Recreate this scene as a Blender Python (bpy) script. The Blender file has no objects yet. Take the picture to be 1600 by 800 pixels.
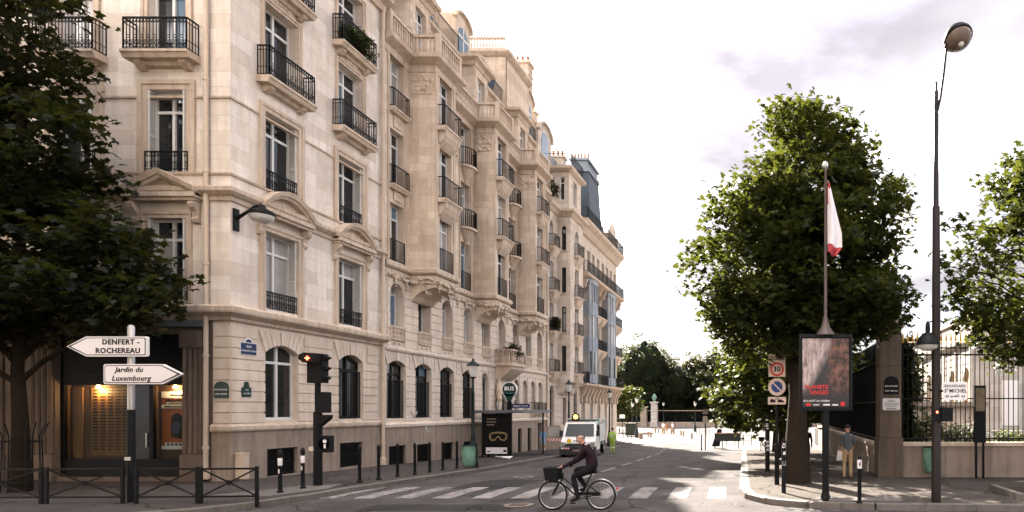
import bpy, bmesh, math, random
import numpy as np
from mathutils import Vector, Matrix
R = math.radians
rnd = random.Random(11)
SC = bpy.context.scene
COL = SC.collection

# ------------------------------------------------------------------ camera
cam_d = bpy.data.cameras.new('camera'); cam = bpy.data.objects.new('camera', cam_d); COL.objects.link(cam)
cam_d.sensor_fit = 'HORIZONTAL'; cam_d.sensor_width = 36.0; cam_d.lens = 22.5
cam_d.shift_x = -395 / 1600.0; cam_d.shift_y = 240 / 1600.0
cam_d.clip_start = 0.1; cam_d.clip_end = 3000
cam.location = (0, 0, 2.2); cam.rotation_euler = (R(90), 0, 0)
SC.camera = cam
# ------------------------------------------------------------------ sky and sun
SUN_AZ, SUN_EL = 25.0, 35.0            # degrees left of the street axis, above the horizon
to_sun = Vector((-math.sin(R(SUN_AZ)) * math.cos(R(SUN_EL)), math.cos(R(SUN_AZ)) * math.cos(R(SUN_EL)), math.sin(R(SUN_EL))))
W = bpy.data.worlds.new('World'); SC.world = W; W.use_nodes = True
nt = W.node_tree; nt.nodes.clear()
def wn(t, **k):
    n = nt.nodes.new(t)
    for a, b in k.items(): setattr(n, a, b)
    return n
w_out = wn('ShaderNodeOutputWorld'); w_bg = wn('ShaderNodeBackground'); w_bg.inputs[1].default_value = 0.15
sky = wn('ShaderNodeTexSky', sky_type='NISHITA', sun_disc=False, sun_elevation=R(SUN_EL), sun_rotation=R(-SUN_AZ), air_density=1.0, dust_density=2.0, ozone_density=1.0)
tc = wn('ShaderNodeTexCoord'); mp = wn('ShaderNodeMapping'); mp.inputs['Scale'].default_value = (1.0, 1.0, 2.6); mp.inputs['Location'].default_value = (2.5, 1.8, 3.4)
n1 = wn('ShaderNodeTexNoise'); n1.inputs['Scale'].default_value = 2.3; n1.inputs['Detail'].default_value = 7; n1.inputs['Roughness'].default_value = .55
rp = wn('ShaderNodeValToRGB'); rp.color_ramp.elements[0].position = .36; rp.color_ramp.elements[0].color = (.88, .88, .88, 1)
rp.color_ramp.elements[1].position = .60; rp.color_ramp.elements[1].color = (1, 1, 1, 1)
n2 = wn('ShaderNodeTexNoise'); n2.inputs['Scale'].default_value = 1.75; n2.inputs['Detail'].default_value = 3.0
rp2 = wn('ShaderNodeValToRGB'); rp2.color_ramp.elements[0].position = .38; rp2.color_ramp.elements[0].color = (.66, .615, .69, 1)
rp2.color_ramp.elements[1].position = .66; rp2.color_ramp.elements[1].color = (13.5, 12.8, 12.5, 1)
for _p, _c in ((.49, (.80, .76, .81, 1)), (.56, (1.3, 1.23, 1.23, 1))): rp2.color_ramp.elements.new(_p).color = _c
n3 = wn('ShaderNodeTexNoise'); n3.inputs['Scale'].default_value = 2.6; n3.inputs['Detail'].default_value = 7; n3.inputs['Roughness'].default_value = .56
mr3 = wn('ShaderNodeMapRange'); mr3.inputs[1].default_value = .32; mr3.inputs[2].default_value = .66; mr3.inputs[3].default_value = .80; mr3.inputs[4].default_value = 1.22
vm3 = wn('ShaderNodeVectorMath', operation='SCALE')
mx = wn('ShaderNodeMix', data_type='RGBA')
L = nt.links.new
L(tc.outputs['Generated'], mp.inputs[0]); L(mp.outputs[0], n1.inputs['Vector']); L(mp.outputs[0], n2.inputs['Vector'])
L(n1.outputs[0], rp.inputs[0]); L(n2.outputs[0], rp2.inputs[0])
L(mp.outputs[0], n3.inputs['Vector']); L(n3.outputs[0], mr3.inputs[0]); L(rp2.outputs[0], vm3.inputs[0]); L(mr3.outputs[0], vm3.inputs['Scale'])
L(rp.outputs[0], mx.inputs[0]); L(sky.outputs[0], mx.inputs[6]); L(vm3.outputs[0], mx.inputs[7])
L(mx.outputs[2], w_bg.inputs[0]); L(w_bg.outputs[0], w_out.inputs[0])
sun_d = bpy.data.lights.new('sun', 'SUN'); sun_d.energy = 4.6; sun_d.angle = R(0.6); sun_d.color = (1, .92, .80)
sun = bpy.data.objects.new('sun', sun_d); COL.objects.link(sun); sun.location = (-30, 60, 60)
sun.rotation_euler = (-to_sun).to_track_quat('-Z', 'Y').to_euler()
SC.cycles.use_denoising = True; SC.cycles.use_adaptive_sampling = True; SC.cycles.adaptive_threshold = .02; SC.cycles.max_bounces = 6; SC.cycles.diffuse_bounces = 2; SC.cycles.glossy_bounces = 3; SC.cycles.transmission_bounces = 5; SC.cycles.transparent_max_bounces = 6
SC.view_settings.view_transform = 'Standard'; SC.view_settings.look = 'None'
SC.view_settings.exposure = 2.95; SC.view_settings.gamma = 1.0; SC.view_settings.use_curve_mapping = False

# ------------------------------------------------------------------ helpers
class MB:
    """collects shapes into one mesh"""
    def __init__(s): s.v = []; s.f = []; s.m = []; s.k = 0
    def add(s, vs, fs, k=None):
        o = len(s.v); s.v.extend([tuple(p) for p in vs])
        for f in fs: s.f.append(tuple(i + o for i in f)); s.m.append(s.k if k is None else k)
        return s
    def box(s, x0, x1, y0, y1, z0, z1):
        return s.add([(x0,y0,z0),(x1,y0,z0),(x1,y1,z0),(x0,y1,z0),(x0,y0,z1),(x1,y0,z1),(x1,y1,z1),(x0,y1,z1)],
                     [(0,3,2,1),(4,5,6,7),(0,1,5,4),(1,2,6,5),(2,3,7,6),(3,0,4,7)])
    def bar(s, a, b, w, h=None):
        """square bar between two points"""
        h = h or w; a = Vector(a); b = Vector(b); d = (b - a)
        if d.length < 1e-6: return s
        d.normalize(); up = Vector((0,0,1)) if abs(d.z) < .95 else Vector((0,1,0))
        sx = d.cross(up).normalized() * w / 2; sy = sx.normalized().cross(d) * h / 2
        vs = [a-sx-sy, a+sx-sy, a+sx+sy, a-sx+sy, b-sx-sy, b+sx-sy, b+sx+sy, b-sx+sy]
        return s.add(vs, [(0,3,2,1),(4,5,6,7),(0,1,5,4),(1,2,6,5),(2,3,7,6),(3,0,4,7)])
    def prism(s, poly, y0, y1):
        """(x,z) polygon pushed along y"""
        n = len(poly); vs = [(x, y0, z) for x, z in poly] + [(x, y1, z) for x, z in poly]
        fs = [tuple(range(n)), tuple(range(2*n-1, n-1, -1))] + [(i, i+n, (i+1) % n + n, (i+1) % n) for i in range(n)]
        return s.add(vs, fs)
    def slab(s, poly, z0, z1):
        n = len(poly); vs = [(x, y, z0) for x, y in poly] + [(x, y, z1) for x, y in poly]
        fs = [tuple(range(n-1, -1, -1)), tuple(range(n, 2*n))] + [(i, (i+1) % n, (i+1) % n + n, i+n) for i in range(n)]
        return s.add(vs, fs)
    def prof(s, poly, x0, x1):
        """(y,z) profile pushed along x"""
        n = len(poly); vs = [(x0, y, z) for y, z in poly] + [(x1, y, z) for y, z in poly]
        fs = [tuple(range(n-1, -1, -1)), tuple(range(n, 2*n))] + [(i, (i+1) % n, (i+1) % n + n, i+n) for i in range(n)]
        return s.add(vs, fs)
    def tube(s, pts, r, n=8, closed=False, cap=True):
        P = [Vector(p) for p in pts]; m = len(P)
        rr = r if isinstance(r, (list, tuple)) else [r] * m
        o = len(s.v); prev = None
        for i, p in enumerate(P):
            if closed: d = P[(i+1) % m] - P[i-1]
            else: d = P[min(i+1, m-1)] - P[max(i-1, 0)]
            if d.length < 1e-9: d = Vector((0,0,1))
            d.normalize()
            if prev is None:
                up = Vector((0,0,1)) if abs(d.z) < .9 else Vector((1,0,0))
                a = d.cross(up).normalized()
            else:
                a = prev - d * prev.dot(d)
                a = a.normalized() if a.length > 1e-6 else d.orthogonal().normalized()
            prev = a; b = d.cross(a)
            for k in range(n):
                t = 2 * math.pi * k / n
                s.v.append(tuple(p + (a * math.cos(t) + b * math.sin(t)) * rr[i]))
        for i in range(m if closed else m-1):
            for k in range(n):
                j = (i+1) % m
                s.f.append((o+i*n+k, o+i*n+(k+1) % n, o+j*n+(k+1) % n, o+j*n+k)); s.m.append(s.k)
        if cap and not closed:
            s.f.append(tuple(o+k for k in range(n-1, -1, -1))); s.m.append(s.k)
            s.f.append(tuple(o+(m-1)*n+k for k in range(n))); s.m.append(s.k)
        return s
    def lathe(s, prof, c=(0,0,0), n=12, axis='z', sx=1, sy=1):
        """(r,z) profile turned round an axis"""
        o = len(s.v); m = len(prof)
        for r, z in prof:
            for k in range(n):
                t = 2*math.pi*k/n; x, y = r*math.cos(t)*sx, r*math.sin(t)*sy
                p = (x, y, z) if axis == 'z' else ((z, x, y) if axis == 'x' else (x, z, -y))
                s.v.append((p[0]+c[0], p[1]+c[1], p[2]+c[2]))
        for i in range(m-1):
            for k in range(n):
                s.f.append((o+i*n+k, o+i*n+(k+1) % n, o+(i+1)*n+(k+1) % n, o+(i+1)*n+k)); s.m.append(s.k)
        s.f.append(tuple(o+k for k in range(n-1, -1, -1))); s.m.append(s.k)
        s.f.append(tuple(o+(m-1)*n+k for k in range(n))); s.m.append(s.k)
        return s
    def ball(s, c, r, n=10, m=6, sc=(1,1,1)):
        prof = [(max(1e-4, math.sin(math.pi*i/m))*r, -math.cos(math.pi*i/m)*r) for i in range(m+1)]
        o = len(s.v); s.lathe(prof, (0,0,0), n)
        for i in range(o, len(s.v)):
            x, y, z = s.v[i]; s.v[i] = (x*sc[0]+c[0], y*sc[1]+c[1], z*sc[2]+c[2])
        return s
    def ring(s, c, r, t, n=12, k=4, plane='xz'):
        pts = []
        for i in range(n):
            a = 2*math.pi*i/n; u, v = r*math.cos(a), r*math.sin(a)
            pts.append((c[0]+u, c[1], c[2]+v) if plane == 'xz' else ((c[0], c[1]+u, c[2]+v) if plane == 'yz' else (c[0]+u, c[1]+v, c[2])))
        return s.tube(pts, t, k, closed=True)
    def mesh(s, name, mats, smooth=None):
        me = bpy.data.meshes.new(name); me.from_pydata(s.v, [], s.f)
        for m in (mats if isinstance(mats, (list, tuple)) else [mats]): me.materials.append(m)
        if max(s.m, default=0): me.polygons.foreach_set('material_index', s.m)
        if smooth is not None:
            me.polygons.foreach_set('use_smooth', [True]*len(s.f)); me.set_sharp_from_angle(angle=R(smooth))
        me.update(); return me

def link(name, me, parent=None, loc=(0,0,0), rz=0.0, rot=None):
    o = bpy.data.objects.new(name, me); COL.objects.link(o)
    o.location = loc; o.rotation_euler = rot or (0, 0, rz)
    if parent: o.parent = parent
    return o
def put(mb, name, mats, parent=None, loc=(0,0,0), rz=0.0, smooth=None):
    return link(name, mb.mesh(name, mats, smooth), parent, loc, rz)
def tag(o, label=None, cat=None, group=None, kind=None):
    if label: o['label'] = label
    if cat: o['category'] = cat
    if group: o['group'] = group
    if kind: o['kind'] = kind
    return o
def thing(name, label, cat, loc=(0,0,0), rz=0.0, group=None):
    o = bpy.data.objects.new(name, None); COL.objects.link(o); o.empty_display_size = .3
    o.location = loc; o.rotation_euler = (0, 0, rz)
    return tag(o, label, cat, group)
def clone(o, loc, rz=None, label=None, parent=None):
    c = o.copy(); COL.objects.link(c)
    if parent: c.parent = parent
    else:
        c.location = loc
        if rz is not None: c.rotation_euler = (0, 0, rz)
    if label: c['label'] = label
    for ch in list(o.children): clone(ch, None, parent=c)
    return c
_txt = {}
def text(name, body, size, mat, parent, loc, rot=(R(90),0,0), align='CENTER', bold=0.0, shear=0.0, sx=1.0, depth=.002):
    cu = bpy.data.curves.new('t', 'FONT'); cu.body = body; cu.size = size; cu.align_x = align; cu.align_y = 'CENTER'
    cu.offset = bold*size; cu.space_character = 1.0+bold*2.6; cu.shear = shear; cu.extrude = depth; cu.resolution_u = 2
    t = bpy.data.objects.new('t', cu); COL.objects.link(t)
    bpy.context.view_layer.update()
    me = bpy.data.meshes.new_from_object(t.evaluated_get(bpy.context.evaluated_depsgraph_get()))
    bpy.data.objects.remove(t); bpy.data.curves.remove(cu)
    me.materials.clear(); me.materials.append(mat)
    o = link(name, me, parent, loc, rot=rot); o.scale = (sx, 1, 1)
    return o

# ground profile: level at the crossing, then falling gently down the street to a level square
def G(y):
    if y < 18: return 0.0
    if y < 62: return -.027*(y-18)
    return -.027*44
ROAD = -.13

# ------------------------------------------------------------------ materials
def newmat(name):
    m = bpy.data.materials.new(name); m.use_nodes = True
    return m, m.node_tree, m.node_tree.nodes['Principled BSDF']
def node(t, kind, **k):
    n = t.nodes.new(kind)
    for a, b in k.items():
        if a in n.inputs: n.inputs[a].default_value = b
        else: setattr(n, a, b)
    return n
def mixc(t, a, b, fac, blend='MIX'):
    m = t.nodes.new('ShaderNodeMix'); m.data_type = 'RGBA'; m.blend_type = blend
    for s, v in ((0, fac), (6, a), (7, b)):
        if hasattr(v, 'is_linked') or hasattr(v, 'links'): t.links.new(v, m.inputs[s])
        else: m.inputs[s].default_value = v if s == 0 else (*v, 1) if len(v) == 3 else v
    return m.outputs[2]
def ramp(t, src, p0, p1, c0=(0,0,0), c1=(1,1,1)):
    r = t.nodes.new('ShaderNodeValToRGB'); e = r.color_ramp.elements
    e[0].position = p0; e[1].position = p1; e[0].color = (*c0, 1); e[1].color = (*c1, 1)
    t.links.new(src, r.inputs[0]); return r.outputs[0]
def noise(t, vec, scale, detail=4, rough=.5):
    n = node(t, 'ShaderNodeTexNoise', Scale=scale, Detail=detail, Roughness=rough)
    if vec: t.links.new(vec, n.inputs['Vector'])
    return n.outputs[0]
def mapping(t, vec, scale):
    m = node(t, 'ShaderNodeMapping'); m.inputs['Scale'].default_value = scale; t.links.new(vec, m.inputs[0]); return m.outputs[0]
def mrange(t, src, a, b):
    m = t.nodes.new('ShaderNodeMapRange'); m.inputs[1].default_value = a; m.inputs[2].default_value = b; t.links.new(src, m.inputs[0]); return m.outputs[0]
def dim(c, k): return tuple(x*k for x in c)
def plain(name, col, rough=.6, metal=0.0, var=.15, scale=6.0, bump=0.0, bscale=60, spec=None):
    m, t, b = newmat(name); pos = node(t, 'ShaderNodeNewGeometry').outputs['Position']
    if var: t.links.new(mixc(t, dim(col, 1-var), dim(col, 1+var*.6), noise(t, pos, scale, 5)), b.inputs['Base Color'])
    else: b.inputs['Base Color'].default_value = (*col, 1)
    b.inputs['Roughness'].default_value = rough; b.inputs['Metallic'].default_value = metal
    b.inputs['Specular IOR Level'].default_value = spec if spec is not None else (.08 if rough >= .75 else .3)
    if bump:
        bp = node(t, 'ShaderNodeBump', Strength=bump, Distance=.01); t.links.new(noise(t, pos, bscale, 3), bp.inputs['Height']); t.links.new(bp.outputs[0], b.inputs['Normal'])
    return m
def stone(name, col, dirt, amount=.5, block=None, fine=55.0, stain=.5):
    m, t, b = newmat(name); pos = node(t, 'ShaderNodeNewGeometry').outputs['Position']
    c = mixc(t, dim(col, .86), dim(col, 1.08), ramp(t, noise(t, pos, .8, 3, .6), .3, .7))
    if block:
        tcn = node(t, 'ShaderNodeTexCoord').outputs['Object']; sp = node(t, 'ShaderNodeSeparateXYZ'); t.links.new(tcn, sp.inputs[0])
        cb = node(t, 'ShaderNodeCombineXYZ'); t.links.new(sp.outputs[0], cb.inputs[0]); t.links.new(sp.outputs[2], cb.inputs[1])
        br = node(t, 'ShaderNodeTexBrick', Scale=1.0); br.inputs['Color1'].default_value = (.76,.71,.65,1); br.inputs['Color2'].default_value = (1.08,1.07,1.06,1)
        br.inputs['Mortar'].default_value = (.70,.64,.58,1); br.inputs['Mortar Size'].default_value = .008; br.inputs['Brick Width'].default_value = block[0]; br.inputs['Row Height'].default_value = block[1]
        br.inputs['Bias'].default_value = .1; br.offset = .5
        t.links.new(cb.outputs[0], br.inputs['Vector']); c = mixc(t, c, br.outputs[0], .75, 'MULTIPLY')
    streak = ramp(t, noise(t, mapping(t, pos, (2.6, 2.6, .20)), 1.6, 4, .68), .44, .72)
    c = mixc(t, c, dirt, mixc(t, (0,0,0), (amount,)*3, streak))
    blot = ramp(t, noise(t, pos, 2.7, 4, .7), .52, .74)
    c = mixc(t, c, dim(dirt, .8), mixc(t, (0,0,0), (stain*.55,)*3, blot))
    t.links.new(c, b.inputs['Base Color']); b.inputs['Roughness'].default_value = .85; b.inputs['Specular IOR Level'].default_value = .25
    bp = node(t, 'ShaderNodeBump', Strength=.35, Distance=.012); t.links.new(noise(t, pos, fine, 2, .6), bp.inputs['Height']); t.links.new(bp.outputs[0], b.inputs['Normal'])
    return m
M = {}
M['stoneA'] = stone('limestone_upper', (.72,.65,.585), (.46,.34,.24), .38, (1.05,.46))
M['stoneAg'] = stone('limestone_ground_floor', (.66,.56,.465), (.40,.28,.19), .42)
M['trim'] = stone('limestone_trim', (.57,.46,.365), (.27,.18,.11), .6)
M['plinth'] = stone('granite_plinth', (.31,.245,.195), (.13,.095,.07), .6)
M['stoneB'] = stone('ochre_limestone', (.64,.535,.435), (.38,.26,.17), .52, (.85,.38))
M['stoneBg'] = stone('ochre_rusticated', (.65,.555,.465), (.36,.26,.18), .48)
M['stoneC'] = stone('pale_limestone', (.60,.52,.45), (.38,.30,.22), .4, (.8,.36))
M['stoneD'] = stone('sandstone', (.58,.49,.40), (.34,.25,.17), .5)
M['shopstone'] = stone('shop_granite', (.15,.11,.085), (.065,.043,.03), .5)
M['white_wall'] = stone('white_stone', (.46,.425,.39), (.3,.25,.2), .4, (1.0,.4))
M['tan'] = plain('tan_blind', (.50,.32,.15), .7, var=.12)
M['iron'] = plain('black_iron', (.006,.0065,.007), .5, .0, .2, 10, spec=.18)
M['iron_green'] = plain('dark_green_iron', (.009,.017,.014), .45, 0, .2, 8, spec=.2)
M['steel'] = plain('galvanised_steel', (.42,.41,.40), .35, .8, .15, 20)
M['frame'] = plain('white_joinery', (.66,.64,.61), .5, 0, .08, 5)
M['shutter'] = plain('white_shutter', (.62,.60,.56), .6, 0, .1, 4)
M['zinc'] = plain('zinc_roof', (.17,.19,.215), .5, .35, .2, 2)
M['slate'] = plain('blue_slate', (.048,.063,.082), .6, .0, .3, 3, .3, 14)
M['blue'] = plain('pale_blue_metalwork', (.235,.265,.295), .6, 0, .2, 3)
M['pipe'] = plain('cream_pipe', (.55,.44,.34), .55, 0, .15, 3)
M['terracotta'] = plain('terracotta', (.30,.14,.09), .8, 0, .2, 8)
M['gold'] = plain('gilded_tip', (.60,.36,.08), .35, .7, .1, 20)
M['white'] = plain('white_enamel', (.72,.68,.67), .4, 0, .05, 6)
M['black'] = plain('matt_black', (.006,.006,.0065), .55, 0, .1, 10, spec=.15)
M['text_black'] = plain('black_lettering', (.008,.008,.009), .5, var=0, spec=.2)
M['text_white'] = plain('white_lettering', (.75,.73,.72), .5, var=0)
M['red'] = plain('signal_red', (.55,.03,.03), .45, 0, .05)
M['navy'] = plain('navy_enamel', (.015,.03,.09), .35, 0, .1)
M['green_enamel'] = plain('dark_green_enamel', (.01,.035,.03), .35, 0, .1)
M['bark'] = plain('bark', (.035,.026,.019), .9, 0, .45, 9, 1.0, 30)
M['bark_plane'] = plain('plane_bark', (.022,.016,.011), .9, 0, .5, 6, .8, 22)
M['earth'] = plain('dark_earth', (.06,.045,.035), .95, 0, .3, 10, .6)
M['skin'] = plain('skin', (.46,.25,.17), .55, 0, .08, 12)
M['hair_dark'] = plain('dark_hair', (.02,.015,.012), .6, 0, .2, 30)
M['hair_fair'] = plain('fair_hair', (.40,.24,.10), .6, 0, .2, 30)
M['sunlit_stone'] = plain('pale_paving', (.14,.126,.118), .95, 0, .18, 1.3, .2, spec=.08)  # the paving's own pale colour, with random tone
def glass(name, col, rough=.06):
    m, t, b = newmat(name); pos = node(t, 'ShaderNodeNewGeometry').outputs['Position']
    t.links.new(mixc(t, dim(col, .5), dim(col, 1.5), noise(t, pos, 1.1, 3)), b.inputs['Base Color'])
    b.inputs['Roughness'].default_value = rough; b.inputs['Specular IOR Level'].default_value = .6
    bp = node(t, 'ShaderNodeBump', Strength=.04, Distance=.05); t.links.new(noise(t, pos, 1.7, 2), bp.inputs['Height']); t.links.new(bp.outputs[0], b.inputs['Normal'])
    return m
M['glass_dark'] = glass('dark_window_glass', (.018,.019,.02))
M['glass_screen'] = plain('tinted_windscreen', (.02,.022,.024), .25, 0, .3, 2, spec=.18)
M['glass_curtain'] = glass('curtained_window_glass', (.34,.32,.30), .12)
M['glass_blue'] = glass('blue_window_glass', (.10,.16,.22))  # bluish reflection put into the pane's base colour
m, t, b = newmat('clear_glass'); _tr = t.nodes.new('ShaderNodeBsdfTransparent'); _tr.inputs[0].default_value = (.82,.85,.84,1); _gl = t.nodes.new('ShaderNodeBsdfGlossy'); _gl.inputs['Roughness'].default_value = .03; _ms = t.nodes.new('ShaderNodeMixShader'); _ms.inputs[0].default_value = .010
t.links.new(_tr.outputs[0], _ms.inputs[1]); t.links.new(_gl.outputs[0], _ms.inputs[2]); t.links.new(_ms.outputs[0], t.nodes['Material Output'].inputs[0]); M['glass_clear'] = m
def emit(name, col, s):
    m, t, b = newmat(name); b.inputs['Base Color'].default_value = (*col, 1); b.inputs['Emission Color'].default_value = (*col, 1); b.inputs['Emission Strength'].default_value = s
    return m
M['lamp_warm'] = emit('warm_lamp', (1,.55,.2), 14); M['lamp_red'] = emit('red_signal', (1,.08,.03), 3.0); M['lamp_amber'] = emit('amber_beacon', (1,.35,.03), 4)
M['opal'] = plain('opal_lantern_glass', (.62,.60,.56), .3, 0, .1, 6)
def asphalt(name, col, patch, var=.35):
    m, t, b = newmat(name); pos = node(t, 'ShaderNodeNewGeometry').outputs['Position']
    c = mixc(t, dim(col, 1-var), dim(col, 1+var), ramp(t, noise(t, pos, .55, 4, .62), .3, .7))
    c = mixc(t, c, patch, mixc(t, (0,0,0), (.6,.6,.6), ramp(t, noise(t, mapping(t, pos, (1,.35,1)), .9, 5, .7), .55, .72)))
    c = mixc(t, c, dim(col, 1.9), ramp(t, noise(t, pos, 90, 2), .58, .75))
    c = mixc(t, c, dim(col, .35), mixc(t, (0,0,0), (.75,.75,.75), ramp(t, noise(t, pos, 2.1, 5, .75), .60, .72)))
    vo = node(t, 'ShaderNodeTexVoronoi', Scale=.33); vo.feature = 'DISTANCE_TO_EDGE'
    wv = node(t, 'ShaderNodeVectorMath'); wv.operation = 'ADD'; nz = node(t, 'ShaderNodeTexNoise', Scale=1.2, Detail=5); t.links.new(pos, nz.inputs['Vector'])
    t.links.new(pos, wv.inputs[0]); t.links.new(nz.outputs[1], wv.inputs[1]); t.links.new(wv.outputs[0], vo.inputs['Vector'])
    c = mixc(t, dim(col, .3), c, ramp(t, vo.outputs[0], .004, .012))
    t.links.new(c, b.inputs['Base Color']); b.inputs['Roughness'].default_value = .92; b.inputs['Specular IOR Level'].default_value = .08
    bp = node(t, 'ShaderNodeBump', Strength=.5, Distance=.01); t.links.new(noise(t, pos, 120, 3), bp.inputs['Height']); t.links.new(bp.outputs[0], b.inputs['Normal'])
    return m
M['asphalt'] = asphalt('asphalt', (.070,.063,.062), (.10,.09,.089))
M['footway'] = asphalt('footway_asphalt', (.06,.052,.049), (.085,.074,.068), .25)
M['footway_right'] = asphalt('sandy_footway', (.068,.057,.05), (.095,.08,.07), .25)
M['kerb'] = stone('granite_kerb', (.15,.13,.115), (.07,.06,.05), .6)
def paint(name):
    m, t, b = newmat(name); pos = node(t, 'ShaderNodeNewGeometry').outputs['Position']
    w = ramp(t, noise(t, pos, 6, 8, .78), .42, .58)
    w2 = ramp(t, noise(t, pos, .9, 4), .28, .66)
    c = mixc(t, (.31,.28,.27), (.055,.05,.048), mixc(t, (0,0,0), w, w2))
    t.links.new(c, b.inputs['Base Color']); b.inputs['Roughness'].default_value = .9; b.inputs['Specular IOR Level'].default_value = .1
    return m
M['paint'] = paint('worn_road_paint')
def leafmat(name, c0, c1, trans=.45):
    m, t, b = newmat(name)
    at = node(t, 'ShaderNodeAttribute', attribute_name='leaf'); nz = noise(t, node(t, 'ShaderNodeNewGeometry').outputs['Position'], .9, 3)
    f = node(t, 'ShaderNodeMath', operation='ADD'); t.links.new(at.outputs['Fac'], f.inputs[0]); t.links.new(nz, f.inputs[1])
    g = node(t, 'ShaderNodeMath', operation='MULTIPLY'); t.links.new(f.outputs[0], g.inputs[0]); g.inputs[1].default_value = .5
    c = mixc(t, c0, c1, ramp(t, g.outputs[0], .3, .75))
    t.links.new(c, b.inputs['Base Color']); b.inputs['Roughness'].default_value = .55; b.inputs['Specular IOR Level'].default_value = .2
    tr = t.nodes.new('ShaderNodeBsdfTranslucent'); t.links.new(mixc(t, c, (.40,.44,.05), .26), tr.inputs[0])
    ms = t.nodes.new('ShaderNodeMixShader'); ms.inputs[0].default_value = trans
    out = t.nodes['Material Output']; t.links.new(b.outputs[0], ms.inputs[1]); t.links.new(tr.outputs[0], ms.inputs[2]); t.links.new(ms.outputs[0], out.inputs[0])
    return m
M['leaf_chestnut'] = leafmat('chestnut_leaf', (.007,.014,.0045), (.040,.049,.010), .30)
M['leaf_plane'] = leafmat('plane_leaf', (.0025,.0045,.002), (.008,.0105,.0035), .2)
M['leaf_bright'] = leafmat('maple_leaf', (.012,.021,.005), (.048,.056,.011), .3)
M['leaf_dark'] = leafmat('dark_hedge_leaf', (.0028,.0058,.0022), (.009,.013,.004), .15)
M['leaf_far'] = leafmat('park_leaf', (.004,.008,.003), (.022,.028,.007), .22)
M['leaf_rust'] = leafmat('browning_leaf', (.012,.011,.004), (.045,.029,.008), .2)
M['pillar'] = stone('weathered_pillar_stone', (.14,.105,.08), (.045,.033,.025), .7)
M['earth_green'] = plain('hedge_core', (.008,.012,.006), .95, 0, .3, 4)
M['gold_print'] = plain('gold_print', (.55,.42,.20), .5, 0, .2, 12)
M['teal'] = plain('teal_print', (.12,.40,.38), .5, 0, .1)
M['navy_bright'] = plain('sign_blue', (.02,.05,.20), .4, 0, .1)
M['mast'] = plain('brown_mast', (.10,.075,.065), .5, .3, .2, 6)
M['mast_brown'] = plain('brown_black_mast', (.016,.011,.010), .5, 0, .25, 5, spec=.2)
M['lampglass'] = plain('smoky_lamp_glass', (.20,.15,.12), .12, 0, .5, 9)
M['panel_pic'] = plain('panel_picture', (.20,.16,.10), .35, 0, .8, 5)
M['tan_rail'] = plain('weathered_tan', (.34,.25,.16), .7, 0, .2, 6)
M['urn'] = plain('verdigris_urn', (.16,.26,.21), .7, 0, .3, 5)
M['basket'] = plain('black_basket', (.015,.015,.016), .8, 0, .3, 40, .8, 60)
M['asphalt_new'] = asphalt('dark_asphalt_patch', (.038,.035,.035), (.05,.046,.046), .2)
M['asphalt_old'] = asphalt('worn_asphalt_patch', (.08,.072,.07), (.10,.09,.088), .3)

# ================================================================== ground
def sheet(name, rows, mat, kind='structure'):
    """rows of points, all the same length, joined as a grid"""
    v = [p for r in rows for p in r]; n = len(rows[0]); f = []
    for i in range(len(rows)-1):
        for k in range(n-1): f.append((i*n+k, i*n+k+1, (i+1)*n+k+1, (i+1)*n+k))
    me = bpy.data.meshes.new(name); me.from_pydata(v, [], f); me.materials.append(mat); me.update()
    return tag(link(name, me), kind=kind)
ys = [-120, 0, 10, 18, 30, 45, 62, 150, 2500]
sheet('road', [[(x, y, G(y)+ROAD) for x in (-1500, -40, 0, 40, 1500)] for y in ys], M['asphalt'])
sheet('square', [[(x, y, G(y)+ROAD+.006) for x in (-70, 0, 70)] for y in (66, 90, 134)], M['sunlit_stone'])
tag(put(MB().slab([(-5.6,48.6),(-1.75,48.6),(30,48.6),(30,78),(-4.0,78),(-6,62)], -1.35, 0.0), 'paved_island', M['sunlit_stone'], loc=(0,0,G(56))), kind='structure')
def path_at(path, step):
    out = []; 
    for (a, b) in zip(path, path[1:]):
        n = max(1, round(math.dist(a, b)/step))
        for i in range(n): out.append((a[0]+(b[0]-a[0])*i/n, a[1]+(b[1]-a[1])*i/n))
    return out + [path[-1]]
def pavement(name, path, xin, mat):
    return sheet(name, [[(x, y, G(y)), (xin, y, G(y))] if xin > x else [(xin, y, G(y)), (x, y, G(y))] for x, y in path], mat)
def kerbs(name, path, side, step=1.0):
    base = put(MB().tube([(x, y, G(y)+ROAD-.2) for x, y in path], .05, 4), name, M['kerb']); tag(base, kind='structure')
    pts = path_at(path, step)
    for a, b in zip(pts, pts[1:]):
        d = Vector((b[0]-a[0], b[1]-a[1])); ln = d.length; d /= ln; nrm = Vector((-d.y, d.x))*side*.28
        g = .006; a2 = Vector(a)+d*g; b2 = Vector(b)-d*g
        dz = rnd.uniform(.003, .010); off = rnd.uniform(-.008, .008)
        q = [a2+nrm*(-.02+off), b2+nrm*(-.02+off), b2+nrm, a2+nrm]
        vs = [(p.x, p.y, G(p.y)+ROAD-.15) for p in q] + [(p.x, p.y, G(p.y)+dz) for p in q]
        if side > 0: fs = [(0,3,2,1),(4,5,6,7),(0,1,5,4),(1,2,6,5),(2,3,7,6),(3,0,4,7)]
        else: fs = [(0,1,2,3),(7,6,5,4),(4,5,1,0),(5,6,2,1),(6,7,3,2),(7,4,0,3)]
        put(MB().add(vs, fs), 'kerbstone', M['kerb'], base)
KL = [(-45,12.6),(-20,12.6),(-15.3,12.8),(-13.6,13.3),(-12.6,14.1),(-12.0,15.2),(-11.65,17),(-11.6,22),(-11.65,28),(-12.1,34),(-12.6,42),(-13.4,60),(-13.7,66)]
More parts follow.
